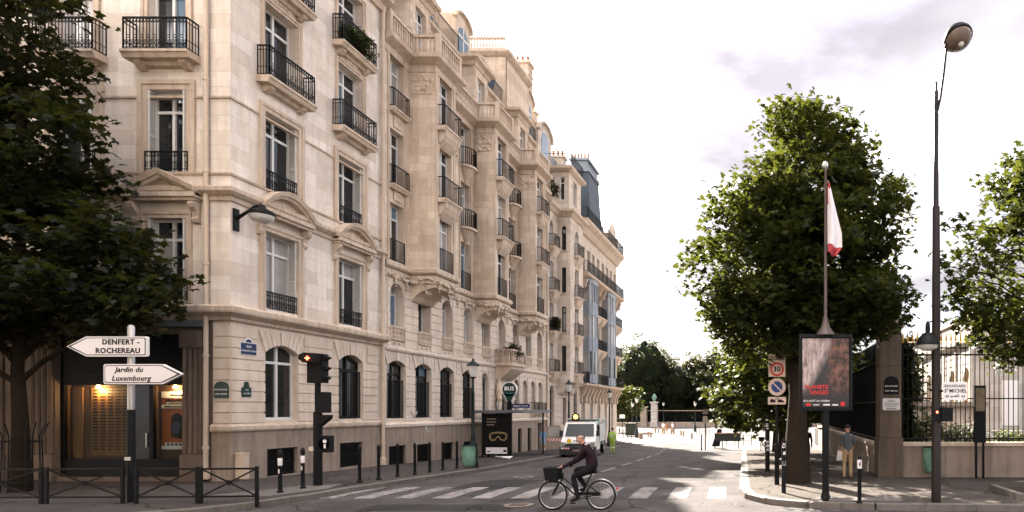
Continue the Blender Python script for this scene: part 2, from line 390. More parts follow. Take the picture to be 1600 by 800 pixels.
KR = [(30,14.4),(10,14.7),(6,14.9),(2.6,15.1),(1.1,15.4),(.2,16.0),(-.25,16.8),(-.42,18),(-1.45,48.5)]
pavement('pavement_left', KL, -60, M['footway']); kerbs('kerb_left', KL, 1)
pavement('pavement_right', KR, 60, M['footway_right']); kerbs('kerb_right', KR[::-1], 1) if False else kerbs('kerb_right', KR, -1) if False else None
kerbs('kerb_right', KR[::-1], -1)
# painted crossing: one object per bar
cross = thing('zebra_crossing', 'worn white zebra crossing painted across the street in the foreground', 'crossing', (0, 18, G(18)+ROAD))
for i in range(11):
    x = -1.02 - 1.03*i; w = .5; y0, y1 = 16.75, 19.5
    jit = rnd.uniform(-.02, .02)
    mb = MB().add([(x-w+jit, y0-18, .006), (x+jit, y0-18, .006), (x-.15, 0, .006), (x-w-.15+.08, 0, .006)][:0] or
        [(x-w, y0-18, .006), (x, y0-18, .006), (x-.07, 0, .006), (x-w-.07, 0, .006), (x-.15, y1-18, G(y1)+.006), (x-w-.15, y1-18, G(y1)+.006)], [(0,1,2,3),(3,2,4,5)])
    put(mb, 'painted_bar', M['paint'], cross)
lane = thing('lane_line', 'dashed white lane line bending away down the street', 'road marking', (-6.7, 26, G(26)+ROAD))
cl = [(-6.55,22.5),(-6.7,26.3),(-6.87,33.5),(-7.4,45),(-8.4,54),(-10,62)]
pts = path_at(cl, .5)
for i in range(0, len(pts)-6, 8):
    seg = pts[i:i+6]
    v = []; 
    for x, y in seg: v += [(x-.08+6.7, y-26, G(y)-G(26)+.007), (x+.08+6.7, y-26, G(y)-G(26)+.007)]
    put(MB().add(v, [(2*k, 2*k+1, 2*k+3, 2*k+2) for k in range(len(seg)-1)]), 'dash', M['paint'], lane)
# tar-filled joint beside the right gutter
sheet('tar_joint', [[(x-.035, y, G(y)+ROAD+.005), (x+.035, y, G(y)+ROAD+.005)] for x, y in [(-.72,15.5),(-.75,19),(-.82,21.5),(-.9,24),(-1.1,30),(-1.35,38)]], M['black'])
sheet('gutter', [[(x-.30, y, G(y)+ROAD+.0035), (x, y, G(y)+ROAD+.0035)] for x, y in [(-.28,17.0),(-.43,18.2),(-.9,32),(-1.46,48.4)]], M['footway_right'])
tag(put(MB().slab([(-14.2,16.4),(-12.6,16.25),(-12.15,17.7),(-12.5,18.9),(-13.3,18.4)], -.05, .008), 'tactile_paving', M['sunlit_stone']), kind='structure')
tag(put(MB().slab([(1.0,15.55),(2.0,15.35),(3.35,15.4),(3.3,15.95),(1.4,16.1)], -.05, .008), 'tactile_paving', M['sunlit_stone']), kind='structure')

# ================================================================== façade tools
def sweep(path, prof, off=(0,0,0)):
    """moulding profile (outward d, z) carried along a plan path; outward is to the right of the way"""
    P = [Vector(p) for p in path]; n = len(P); m = len(prof); mb = MB(); vs = []
    for i, p in enumerate(P):
        d0 = (P[i]-P[i-1]).normalized() if i else (P[1]-P[0]).normalized()
        d1 = (P[i+1]-P[i]).normalized() if i < n-1 else d0
        n0 = Vector((d0.y, -d0.x)); n1_ = Vector((d1.y, -d1.x)); b = (n0+n1_)
        b = b/ (1+n0.dot(n1_)) if 1+n0.dot(n1_) > .05 else n0
        for d, z in prof: vs.append((p.x+b.x*d-off[0], p.y+b.y*d-off[1], z-off[2]))
    fs = [(i*m+k, (i+1)*m+k, (i+1)*m+(k+1) % m, i*m+(k+1) % m) for i in range(n-1) for k in range(m)]
    fs += [tuple(range(m)), tuple(range((n-1)*m+m-1, (n-1)*m-1, -1))]
    return mb.add(vs, fs)
class Fac:
    def __init__(s, root, ox, oy, rz): s.root = root; s.o = Vector((ox, oy, 0)); s.rz = rz; s.rm = Matrix.Rotation(rz, 3, 'Z')
    def put(s, mb, name, mats, u=0, z=0, d=0, smooth=None):
        me = mb.mesh(name, mats, smooth) if isinstance(mb, MB) else mb
        return link(name, me, s.root, s.o + s.rm @ Vector((u, -d, z)) - s.root.location, s.rz)
def arc(u, c, w, zs, rise):
    if rise <= 0: return zs
    x = (u-c)/(w/2)
    if rise >= w/2*.98: return zs + rise*math.sqrt(max(0, 1-x*x))
    return zs + rise*(1-x*x)
def wall(fac, name, u0, u1, z0, z1, ops, mat, depth=.3, d=0):
    """a wall face with real openings; ops = (centre, width, sill, spring, rise)"""
    us = sorted({u0, u1, *[c-w/2 for c, w, *_ in ops], *[c+w/2 for c, w, *_ in ops]})
    zs = sorted({z0, z1, *[o[2] for o in ops], *[o[3]+o[4] for o in ops]})
    mb = MB()
    def inside(u, z): return any(c-w/2 < u < c+w/2 and a < z < s+r for c, w, a, s, r in ops)
    for ua, ub in zip(us, us[1:]):
        for za, zb in zip(zs, zs[1:]):
            if not inside((ua+ub)/2, (za+zb)/2): mb.add([(ua,0,za),(ub,0,za),(ub,0,zb),(ua,0,zb)], [(0,1,2,3)])
    for c, w, a, s_, r in ops:
        l, rr = c-w/2, c+w/2; D = depth
        mb.add([(l,0,a),(l,D,a),(l,D,s_),(l,0,s_)], [(0,1,2,3)]); mb.add([(rr,D,a),(rr,0,a),(rr,0,s_),(rr,D,s_)], [(0,1,2,3)])
        mb.add([(l,0,a),(rr,0,a),(rr,D,a),(l,D,a)], [(0,1,2,3)])
        n = 10 if r else 1
        for i in range(n):
            ua, ub = l+w*i/n, l+w*(i+1)/n; za, zb = arc(ua,c,w,s_,r), arc(ub,c,w,s_,r)
            mb.add([(ua,0,za),(ua,D,za),(ub,D,zb),(ub,0,zb)], [(0,1,2,3)])
            if r:
                t = s_+r
                mb.add([(ua,0,za),(ub,0,zb),(ub,0,t),(ua,0,t)], [(0,1,2,3)])
    return fac.put(mb, name, mat, d=d)
_wc = {}
def window_meshes(w, h, kind):
    key = (round(w,2), round(h,2), kind)
    if key in _wc: return _wc[key]
    fr = MB(); t = .07; y0, y1 = -.05, .03
    fr.box(-w/2, -w/2+t, y0, y1, 0, h).box(w/2-t, w/2, y0, y1, 0, h).box(-w/2+t, w/2-t, y0, y1, h-t, h).box(-w/2+t, w/2-t, y0, y1, 0, .10)
    panes = []
    zt = h*.76
    if kind == 'small':
        fr.box(-.025, .025, y0+.01, y1, .10, h-t); xs = [(-w/2+t, -.025), (.025, w/2-t)]; zz = [(.10, h-t)]
    elif kind == 'single':
        fr.box(-w/2+t, w/2-t, y0+.01, y1, zt-.03, zt+.03); xs = [(-w/2+t, w/2-t)]; zz = [(.10, zt-.03), (zt+.03, h-t)]
    else:
        fr.box(-.045, .045, y0-.015, y1, .10, h-t); fr.box(-w/2+t, -.045, y0-.01, y1, zt-.045, zt+.045); fr.box(.045, w/2-t, y0-.01, y1, zt-.045, zt+.045)
        xs = [(-w/2+t, -.045), (.045, w/2-t)]; zz = [(.10, zt-.045), (zt+.045, h-t)]
    for a, b in xs:
        for c, d in zz: panes.append(((a+b)/2, (c+d)/2, b-a, d-c))
    r = (fr, panes, {}); _wc[key] = r; return r
_pane = {}
def window(fac, u, z, w, h, d=-.26, kind='casement', glass=None, frame='frame', name='window'):
    fr, panes, fm = window_meshes(w, h, kind)
    if frame not in fm: fm[frame] = fr.mesh('window_frame', M[frame])
    o = fac.put(fm[frame], name, None, u, z, d)
    g0 = glass or rnd.choice(['glass_dark']*3 + ['glass_curtain']*2 + ['glass_blue'])
    for i, (x, zz, pw, ph) in enumerate(panes):
        g = g0 if rnd.random() < .72 else rnd.choice(['glass_dark', 'glass_curtain', 'glass_blue'])
        k = (round(pw,3), round(ph,3), g)
        if k not in _pane: _pane[k] = MB().box(-pw/2, pw/2, 0, .012, -ph/2, ph/2).mesh('pane', M[g])
        p = link('pane', _pane[k], o, (x, 0, zz)); p.rotation_euler = (rnd.uniform(-.006,.006), 0, rnd.uniform(-.012,.012))
    return o
_sh = {}
def shutter(win, side, w, h):
    """folded louvred shutter standing in the reveal"""
    k = (side, round(w,2), round(h,2))
    if k not in _sh:
        mb = MB(); x = side*(w/2-.025); a, b = min(x, x-side*.05), max(x, x-side*.05)
        mb.box(a, b, -.33, -.30, 0, h).box(a, b, -.085, -.06, 0, h)
        for zz in (0, .04+h*.42, h-.06): mb.box(a, b, -.30, -.085, zz, zz+.06)
        n = int(h/.07)
        for i in range(n):
            z0 = .06+i*(h-.12)/n; mb.add([(a+.01,-.30,z0),(a+.01,-.085,z0),(b-.01,-.085,z0+.05),(b-.01,-.30,z0+.05)], [(0,1,2,3)])
        _sh[k] = mb.mesh('shutter', M['shutter'])
    return link('shutter', _sh[k], win)
_rl = {}
def railing_mesh(w, h, proj, style, mat='iron'):
    key = (round(w,2), round(h,2), round(proj,2), style, mat)
    if key in _rl: return _rl[key]
    mb = MB()
    if style == 'curved':
        n = 14; base = [(w/2*math.cos(math.pi*(1-i/n)), -proj*math.sin(math.pi*i/n)**.7 if 0 < i < n else 0) for i in range(n+1)]
    elif proj > .02: base = [(-w/2, 0), (-w/2, -proj), (w/2, -proj), (w/2, 0)]
    else: base = [(-w/2, 0), (w/2, 0)]
    for a, b in zip(base, base[1:]):
        mb.bar((*a, h), (*b, h), .05, .035); mb.bar((*a, .05), (*b, .05), .03, .025)
        ln = math.dist(a, b)
        if style == 'scroll':
            mb.bar((*a, h-.14), (*b, h-.14), .02, .02); mb.bar((*a, .30), (*b, .30), .018, .018) if h > .8 else None
        n = max(1, round(ln/.105))
        for i in range(n+1):
            p = (a[0]+(b[0]-a[0])*i/n, a[1]+(b[1]-a[1])*i/n)
            big = i in (0, n)
            mb.bar((*p, 0), (*p, h), .032 if big else .017)
            if style == 'scroll' and i < n and abs(b[0]-a[0]) > .3:
                x = p[0]+(b[0]-a[0])/n/2; y = p[1]
                mb.ring((x, y, h-.075), .040, .011, 8, 4)
                for (dx, zz, r) in ((-.012, .14 if h > .8 else .16, .046), (.014, .235 if h > .8 else .27, .034)): mb.ring((x+dx*(1 if i % 2 else -1), y, zz), r, .012, 8, 4)
                if h > .8 and i % 2: mb.ring((x, y, .42), .05, .012, 8, 4)
    _rl[key] = mb.mesh('railing', M[mat]); return _rl[key]
_bl = {}
def balcony(fac, u, z, w, proj, h, style='scroll', d=0, slab=.22, bracket='block', mat='trim', iron='iron'):
    key = ('s', round(w,2), round(proj,2), slab, mat, style == 'curved')
    if key not in _bl:
        mb = MB()
        if style == 'curved':
            n = 12; pl = [((w/2+.05)*math.cos(math.pi*(1+i/n)), -(proj+.05)*abs(math.sin(math.pi*i/n))**.7) for i in range(n+1)]
            mb.slab(pl + [(w/2, .05), (-w/2, .05)], -slab*.6, 0); 
        else:
            P = [(.05, 0), (-proj-.06, 0), (-proj-.06, -slab*.35), (-proj-.02, -slab*.45), (-proj+.04, -slab), (.05, -slab)]
            mb.prof(P, -w/2-.05, w/2+.05)
        _bl[key] = mb.mesh('balcony_slab', M[mat])
    o = fac.put(_bl[key], 'balcony', None, u, z, d)
    link('railing', railing_mesh(w-.02, h, proj-.02, style, iron), o, (0, -.004, 0))
    if bracket:
        k2 = ('b', bracket, round(w,2), round(proj,2), mat)
        if k2 not in _bl:
            mb = MB()
            if bracket == 'block':
                for x in (-w*.36, w*.36): mb.prof([(.02,-slab), (-proj*.7,-slab), (-proj*.68,-slab-.08), (-proj*.3,-slab-.2), (.02,-slab-.24)], x-.11, x+.11)
                mb.prof([(.02,-slab), (-proj*.45,-slab), (-proj*.4,-slab-.13), (.02,-slab-.16)], -w*.33, w*.33)
            elif bracket == 'bowl':
                prof = [(.02,-slab-.75), (.10,-slab-.62), (.16,-slab-.5), (.30,-slab-.34), (w*.40,-slab*.6-.12), (w*.47,-slab*.6)]
                mb.lathe(prof, (0,0,0), 14, sy=.95*proj/(w*.5))
            else:
                mb.prof([(.02,-slab), (-proj*.9,-slab), (-proj*.85,-slab-.15), (-proj*.6,-slab-.42), (-proj*.25,-slab-.6), (.02,-slab-.75)], -w*.36, w*.36)
                for x in (-w*.38, w*.38): mb.prof([(.02,-slab), (-proj*.98,-slab), (-proj*.9,-slab-.2), (-proj*.35,-slab-.5), (.02,-slab-.62)], x-.09, x+.09)
            _bl[k2] = mb.mesh('bracket', M[mat])
        link('bracket', _bl[k2], o)
    return o
def guard(fac, u, z, w, h, d=-.05, style='scroll', iron='iron'):
    """railing fixed across the foot of an opening"""
    return fac.put(railing_mesh(w, h, 0, style, iron), 'railing', None, u, z, d)
def surround(fac, c, w, z0, z1, t=.22, p=.05, mat='trim', foot=True):
    mb = MB(); a, b = -w/2, w/2
    for (tt, pp) in ((t, p), (t*.45, p+.035)):
        e = .004 if pp > p else 0
        mb.box(a-t-e, a-t+tt, -pp, -.001, z0-e, z1+t+e); mb.box(b+t-tt, b+t+e, -pp, -.001, z0-e, z1+t+e)
        mb.box(a-t+tt, b+t-tt, -pp, -.001, z1+t-tt+e, z1+t+e)
    
    return fac.put(mb, 'window_surround', M[mat], c)
def courses(fac, u0, u1, z0, h, n, ops, mat, proud=.035, gap=.03, d=0):
    """rusticated courses: every stretch of stone between openings is a piece"""
    for i in range(n):
        za, zb = z0+i*h, z0+(i+1)*h-gap; segs = [(u0, u1)]
        for c, w, a, b in ops:
            if a < zb-.02 and b > za+.02:
                new = []
                for s, e in segs:
                    if c+w/2 <= s or c-w/2 >= e: new.append((s, e)); continue
                    if c-w/2 - s > .05: new.append((s, c-w/2))
                    if e - (c+w/2) > .05: new.append((c+w/2, e))
                segs = new
        for s, e in segs:
            w = e-s; q = proud+rnd.uniform(-.004, .004)
            fac.put(MB().add([(-w/2,0,0),(w/2,0,0),(w/2,-q,.012),(-w/2,-q,.012),(-w/2,0,zb-za),(w/2,0,zb-za),(w/2,-q,zb-za-.012),(-w/2,-q,zb-za-.012)],
                [(0,1,2,3),(3,2,6,7),(7,6,5,4),(0,3,7,4),(1,5,6,2)]), 'stone_course', M[mat], (s+e)/2, za, d)
def voussoirs(fac, c, w, zs, rise, ztop, n, mat, fan=.35, proud=.05, d=0):
    for i in range(n):
        a, b = -w/2+w*i/n, -w/2+w*(i+1)/n; m_ = (a+b)/2; g = .010
        za, zb = arc(a,0,w,zs,rise), arc(b,0,w,zs,rise)
        k = 1+fan
        fac.put(MB().prism([(a+g,za),(b-g,zb),(b*k-g,ztop),(a*k+g,ztop)], -proud-(.03 if i == n//2 else 0), 0.0), 'voussoir', M[mat], c, 0, d)
def ornament(fac, c, z, w, h, d=0, seed=1, mat='trim', n=26, name='carved_panel'):
    q = random.Random(seed); mb = MB()
    mb.box(-w/2, w/2, -.03, 0, -h/2, h/2)
    for i in range(n):
        x, zz = q.gauss(0, w*.2), q.gauss(0, h*.22); x = max(-w*.42, min(w*.42, x)); zz = max(-h*.42, min(h*.42, zz))
        r = q.uniform(.05, .12)*min(1.2, max(w,h))
        for sg in (1, -1): mb.ball((sg*x, -.03, zz), r, 7, 4, (1, .6, q.uniform(.6,1.3)))
    return fac.put(mb, name, M[mat], c, z, d, smooth=40)
def grille(fac, c, w, z, h, d=-.12):
    mb = MB(); mb.box(-w/2, w/2, .05, .08, 0, h)
    for i in range(int(w/.09)+1): mb.bar((-w/2+i*.09, 0, 0), (-w/2+i*.09, 0, h), .018)
    for zz in (.05, h/2, h-.05): mb.bar((-w/2, -.01, zz), (w/2, -.01, zz), .03, .02)
    return fac.put(mb, 'basement_grille', M['iron'], c, z, d)
def drainpipe(fac, u, z0, z1, d=.10, r=.07):
    mb = MB(); mb.tube([(0,0,0), (0,0,z1-z0)], r, 10, cap=True)
    z = 1.0
    while z < z1-z0: mb.lathe([(r+.001,z-.05),(r+.022,z-.045),(r+.022,z+.045),(r+.001,z+.05)], n=10); z += 2.9
    mb.lathe([(r,0),(r+.05,.02),(r+.05,.32),(r,.36)], n=10)
    return fac.put(mb, 'drainpipe', M['pipe'], u, z0, d, smooth=40)

# ================================================================== corner apartment house (A)
LX = -16.9; YC = 20.24
A = thing('corner_apartment_house', 'cream stone corner apartment house with wrought iron balconies and a shop at street level', 'building', (LX, YC, 0))
AL = Fac(A, 0, YC, 0.0); AF = Fac(A, LX, 0, R(90))
XL = -30.0
plan = [(XL, YC), (LX, YC), (LX, 28.3)]
cA = [-18.88, -21.8, -24.7, -27.6]; wA = 1.2
cF = [22.38, 26.1]; wF = 1.54
fl = [(5.62, 8.25), (9.72, 12.3), (13.38, 16.0), (16.72, 19.2)]
shop_l, shop_r = -22.45, -18.42
# ground-floor fronts
wall(AL, 'shop_wall', XL, -17.45, -2, 5.05, [((shop_l+shop_r)/2, shop_r-shop_l, .06, 4.60, 0), (-26.0, 2.6, .06, 4.6, 0)], M['shopstone'], .45)
opsG = [(c, wF, 1.83, 4.15, .28) for c in cF]
wall(AF, 'wall', YC+.0, 28.3, 1.55, 5.1, opsG, M['stoneAg'], .32)
wall(AL, 'wall', -17.45, LX, 1.55, 5.1, [], M['stoneAg'])
wall(AF, 'plinth', YC, 28.3, -2, 1.55, [(c, 1.42, -.08 if c < 24 else -.12, .86, 0) for c in cF], M['plinth'], .3, d=.05)
AL.put(MB().box(-17.45, LX+.05, -.05, 0, -2, 1.55), 'plinth', M['plinth'])
# upper walls
AL.put(MB(), 'x', M['stoneA']) if False else None
wall(AL, 'wall', XL, LX, 5.1, 20.4, [(c, wA, a, b, 0) for c in cA for a, b in fl], M['stoneA'], .3)
wall(AF, 'wall', YC, 28.3, 5.1, 20.4, [(c, wF, a, b, 0) for c in cF for a, b in fl], M['stoneA'], .42)
put(MB().box(-30-LX, -.5, .5, 8.02, -2, 20.4), 'inner_wall', M['glass_dark'], A)
put(MB().prof([(0.2,20.4),(8.05,20.4),(8.05,24.5),(2.2,24.5)], -13, -.2), 'roof', M['slate'], A)
for c in cF: grille(AF, c, 1.42, -.08 if c < 24 else -.12, .94, -.06)
# mouldings round the corner
off = (LX, YC, 0)
def mould(path, prof, name, root, mat='trim', o=off): return put(sweep(path, prof, o), name, M[mat], root)
mould([(-17.45,YC),(LX,YC),(LX,28.3)], [(-.05,1.50),(.10,1.50),(.13,1.56),(.13,1.66),(.06,1.74),(-.05,1.74)], 'string_course', A)
mould(plan, [(-.05,5.02),(.09,5.02),(.12,5.12),(.20,5.16),(.34,5.24),(.36,5.30),(.36,5.42),(.28,5.49),(-.05,5.52)], 'cornice', A)
mould(plan, [(-.05,8.80),(.06,8.80),(.09,8.92),(.18,8.98),(.26,9.06),(.27,9.18),(.10,9.26),(-.05,9.28)], 'cornice', A)
mould(plan, [(-.05,9.60),(.06,9.62),(.08,9.68),(-.05,9.72)], 'string_course', A)
mould([(XL,YC),(LX,YC),(LX,28.3)], [(-.05,12.02),(.05,12.04),(.06,12.10),(-.05,12.13)], 'string_course', A)
mould(plan, [(-.05,19.7),(.12,19.7),(.2,19.95),(.5,20.1),(.55,20.35),(-.05,20.45)], 'cornice', A)
# rusticated courses and arches on the ground floor
cg = [(c, wF, 1.83, 4.15) for c in cF] + [(c, wF+.62, 4.14, 5.1) for c in cF]
courses(AF, YC+.0, 27.95, 1.76, .345, 9, cg, 'stoneAg')
courses(AL, -17.40, LX-.002, 1.76, .345, 9, [], 'stoneAg')
for c in cF: voussoirs(AF, c, wF, 4.15, .28, 4.86, 8 if False else 9, 'stoneAg', .36)
# windows
for i, c in enumerate(cF):
    w_ = window(AF, c, 1.83, wF, 2.62, -.24, glass='glass_dark', frame='frame' if i == 0 else 'iron')
    if i == 1: AF.put(railing_mesh(wF, 1.9, 0, 'plain'), 'window_bars', None, c, 1.85, -.1)
    for k, (a, b) in enumerate(fl):
        w_ = window(AF, c, a, wF, b-a, -.36)
        if k in (0, 1): shutter(w_, 1, wF, b-a-.02)
        if k in (0, 1): guard(AF, c, a+.02, wF+.02, .58 if k == 0 else .62, -.03)
        if k in (2, 3): balcony(AF, c, a-.04, 2.15, .42, 1.0, 'scroll', bracket='block')
        if k in (1,): surround(AF, c, wF, a-.05, b, .26)
        if k in (0,): surround(AF, c, wF, a-.08, b, .22, .06)
        if k in (2, 3): surround(AF, c, wF, a, b, .16, .04)
        if k == 2: ornament(AF, c, b+.42, 1.3, .5, .0, 5+i)
for i, c in enumerate(cA):
    for k, (a, b) in enumerate(fl[:3]):
        w_ = window(AL, c, a, wA, b-a, -.27, glass='glass_dark' if k < 2 else 'glass_blue')
        if k in (0, 1): shutter(w_, -1, wA, b-a-.02); shutter(w_, 1, wA, b-a-.02)
        if k in (0, 1): guard(AL, c, a+.02, wA+.14, .6, .05)
        if k == 2: balcony(AL, c, a-.04, 1.98, .45, 1.0, 'scroll', bracket='block')
        surround(AL, c, wA, a-.06, b, .30 if k == 1 else .2, .05)
# segmental hoods on the long front, a triangular one on the side front
def hood(fac, c, w, z, rise, tri=False):
    mb = MB(); n = 12; t = .16; pr = .42
    if tri: up = [(-w/2, 0), (0, rise), (w/2, 0)]
    else: up = [(-w/2+w*i/n, rise*(1-(2*i/n-1)**2)) for i in range(n+1)]
    for (tt, p0, zo) in ((t, pr, 0), (t*.55, pr-.09, -.10)):
        for a, b in zip(up, up[1:]):
            a = (a[0], a[1]+zo); b = (b[0], b[1]+zo)
            mb.add([(a[0],0,a[1]+tt),(a[0],-p0,a[1]+tt),(b[0],-p0,b[1]+tt),(b[0],0,b[1]+tt),(a[0],0,a[1]),(a[0],-p0+.05,a[1]),(b[0],-p0+.05,b[1]),(b[0],0,b[1])],
                   [(0,1,2,3),(1,5,6,2),(5,4,7,6),(0,4,5,1),(3,2,6,7)])
    mb.box(-w/2-.0, w/2, -pr+.06, 0, -.16, -.02); mb.box(-w/2+.05, w/2-.05, -pr+.14, 0, -.26, -.16)
    mb.prism([(-w/2+.06, -.02)]+[(x*.94, zz-.02) for x, zz in up]+[(w/2-.06, -.02)], -.1, 0)
    o = fac.put(mb, 'window_hood', M['trim'], c, z)
    for sgn in (-1, 1):
        cb = MB().prof([(0,-.28),(-.27,-.28),(-.30,-.36),(-.26,-.46),(-.14,-.58),(-.10,-.72),(-.15,-.80),(-.11,-.90),(0,-.95)], -.10, .10)
        link('console', cb.mesh('console', M['trim']), o, (sgn*(w/2-.16), 0, 0))
for c in cF: hood(AF, c, 2.35, 8.98, .62)
for c in cA: hood(AL, c, 2.25, 9.0, .55, True)
# drainpipes
drainpipe(AL, -17.57, 0.0, 20, .12); drainpipe(AF, 28.12, -.25, 20, .13)
# shop front
def shop():
    cu = (shop_l+shop_r)/2; zt = 4.6
    AL.put(MB().box(-22.9, -17.62, -.16, .0, 4.82, 5.0), 'shop_cornice', M['zinc'])
    for x0, x1 in ((-23.25, -22.45), (-18.42, -17.68), (-24.65, -24.0)):
        mb = MB(); mb.box(x0, x1, -.10, 0, -1, .78); n = 4; ww = (x1-x0-.06)/n
        for i in range(n):
            a = x0+.03+i*ww; mb.prof([], 0, 0) if False else None
            seg = [(a+.01+(ww-.02)*k/6, -.05-.05*math.sin(math.pi*k/6)) for k in range(7)]
            mb.slab(seg[::1]+[(a+ww-.01, 0), (a+.01, 0)], .80, 4.15)
        for zz in (1.7, 2.6, 3.5): mb.box(x0+.01, x1-.01, -.103, -.02, zz, zz+.012)
        mb.box(x0, x1, -.12, 0, 4.15, 4.7)
        mb.lathe([(.2,-.15),(.2,-.13),(.16,-.125)], ((x0+x1)/2, 0, 4.43), 16, 'y')
        AL.put(mb, 'fluted_pilaster', M['shopstone'], smooth=30)
    f = MB(); y0, y1 = .18, .26
    f.box(shop_l, shop_r, y0-.02, y1, .06, .62); f.box(shop_l, shop_r, y0-.02, y1, 2.98, 4.6)
    for x in (shop_l, -20.30, -19.62, shop_r-.10): f.box(x, x+.12, y0-.02, y1, .62, 2.98)
    f.box(shop_l+.35, -20.3+.05, y0-.06, y0-.02, 3.28, 3.34)
    o = AL.put(f, 'shopfront', M['black'])
    wd = link('display_window', MB().box(-22.33, -20.30, .22, .235, .62, 2.98).mesh('display_window', M['glass_clear']), o)
    link('shop_door', MB().box(-20.18, -19.62, .21, .25, .1, 2.98).mesh('shop_door', M['glass_dark']), o)
    link('door_handle', MB().bar((-19.72,.17,1.0), (-19.72,.17,1.45), .03).bar((-19.72,.17,1.02),(-19.72,.22,1.02),.02).bar((-19.72,.17,1.43),(-19.72,.22,1.43),.02).mesh('door_handle', M['steel']), o)
    link('display_window', MB().box(-19.5, -18.45, .22, .235, .62, 2.98).mesh('display_window', M['glass_clear']), o)
    bk = MB().box(-22.4, -18.46, .45, .48, 0, 4.5).box(-22.38, -18.47, .27, .45, .55, .60).box(-19.66,-19.6,.27,.45,.6,3.2).box(-22.42,-22.38,.27,.45,0,4.5).box(-18.46,-18.42,.27,.45,0,4.5).box(-22.38,-18.47,.27,.45,3.2,3.24)
    m_, t_, b_ = newmat('warm_shop_interior'); b_.inputs['Base Color'].default_value = (.08,.04,.018,1); b_.inputs['Roughness'].default_value = .7
    link('shop_interior', bk.mesh('shop_interior', m_), o)
    bd = MB().box(-21.75, -20.5, .42, .44, .72, 2.9)
    link('notice_board', bd.mesh('notice_board', M['board']), o)
    nb = MB(); q = random.Random(3)
    for cxx in range(5):
        for rr in range(20):
            x0 = -21.68+cxx*.24
            nb.box(x0, x0+q.uniform(.12,.18), .412, .419, 2.80-rr*.10, 2.835-rr*.10)
    link('price_lines', nb.mesh('price_lines', M['black']), o)
    link('curtain', MB().box(-22.3, -21.98, .38, .41, .66, 2.92).mesh('curtain', M['board']), o)
    for x in (-21.42, -18.95):
        lm = link('spot_lamp', MB().lathe([(.03,.10),(.05,.06),(.06,.0)], (x,.34,2.90), 8).mesh('spot_lamp', M['lamp_warm']), o)
        ld = bpy.data.lights.new('shop_lamp', 'POINT'); ld.energy = 9 if x < -20 else 6; ld.color = (1,.6,.28); ld.shadow_soft_size = .05
        l = bpy.data.objects.new('shop_lamp', ld); COL.objects.link(l); l.parent = o; l.location = (x, .32, 2.80)
    # orange advertisement
    p = link('advertisement', MB().box(-19.46, -18.48, .42, .435, .92, 2.78).mesh('advertisement', M['orange']), o)
    link('paper_band', MB().box(-19.46, -18.48, .405, .419, 2.58, 2.78).box(-19.46,-18.48,.405,.419,2.24,2.36).box(-19.3,-18.62,.405,.419,2.37,2.44).box(-19.46,-18.48,.405,.419,.92,1.03).box(-19.35,-18.6,.405,.419,1.04,1.13).mesh('paper_band', M['white']), o)
    bl = MB()
    for (a, b, z0, z1) in ((-19.16,-18.52,2.64,2.71),(-19.32,-18.62,2.46,2.55),(-19.24,-18.68,2.385,2.425),(-19.36,-18.56,2.27,2.325)):
        x = a
        while x < b: w_ = q.uniform(.03,.07); bl.box(x, x+w_, .395, .404, z0, z1-q.uniform(0,.02)); x += w_+.015
    for k in range(5): bl.box(-19.28+k*.13, -19.20+k*.13, .395, .404, 1.05, 1.11)
    link('print', bl.mesh('print', M['black']), o)
    link('bottle_print', MB().prism([(-.17,-.42),(.15,-.5),(.19,.22),(.08,.34),(-.05,.33),(-.16,.2)], .40, .418).mesh('bottle_print', M['black']), o, (-18.98, 0, 1.75))
    link('label_print', MB().prism([(-.13,-.30),(.09,-.34),(.12,.02),(-.12,.04)], .392, .399).mesh('label_print', M['navy']), o, (-18.98, 0, 1.75))
M['orange'] = plain('orange_print', (.38,.10,.02), .6, 0, .3, 2)
M['board'] = plain('ochre_board', (.20,.10,.03), .6, 0, .2, 2)
shop()
# enamel street plaques on the wall: things of their own
def plaque(name, label, loc, rz, w, h, top, mat, lines, tm, rim=None, cat='street sign'):
    o = thing(name, label, cat, loc, rz)
    mb = MB(); pl = [(-w/2,0),(w/2,0),(w/2,h)]
    if top == 'arch': pl += [(w/2*math.cos(a), h+w*.42*math.sin(a)) for a in [math.pi*k/8 for k in range(1, 8)]]
    elif top == 'peak': pl += [(w*.3, h), (w*.18, h+.18), (-w*.18, h+.18), (-w*.3, h)]
    pl += [(-w/2, h)]
    put(mb.prism(pl, -.03, 0), 'plate', M[mat], o)
    if rim:
        c2 = [(-w/2-.02,-.02),(w/2+.02,-.02),(w/2+.02,h+.02),(-w/2-.02,h+.02)]
        put(MB().prism(c2, -.02, 0), 'rim', M[rim], o)
    if top == 'cap':
        put(MB().prism([(w*.3*math.cos(math.pi*k/8), h+.02+.16*math.sin(math.pi*k/8)) for k in range(9)], -.03, 0), 'crest', M['white'], o)
        put(MB().prism([(w*.2*math.cos(math.pi*k/8), h+.03+.1*math.sin(math.pi*k/8)) for k in range(9)], -.034, -.029), 'crest_field', M['navy'], o)
    for (tx, sz, z) in lines: text('lettering', tx, sz, M[tm], o, (0, -.033, z), bold=.012)
    return o
plaque('street_plaque', 'blue enamel street plaque with white crest on the long stone front', (LX+.04, 20.88, 4.0), R(90), .62, .36, 'cap', 'navy', [('RUE', .11, .25), ('AUGUSTE COMTE', .075, .11)], 'text_white', 'white')
plaque('street_plaque', 'dark green arched plaque on the corner of the stone house facing the shop', (-17.14, YC-.035, 2.56), 0, .46, .34, 'arch', 'green_enamel', [('BOULEVARD', .07, .27), ('SAINT MICHEL', .058, .13)], 'text_white')
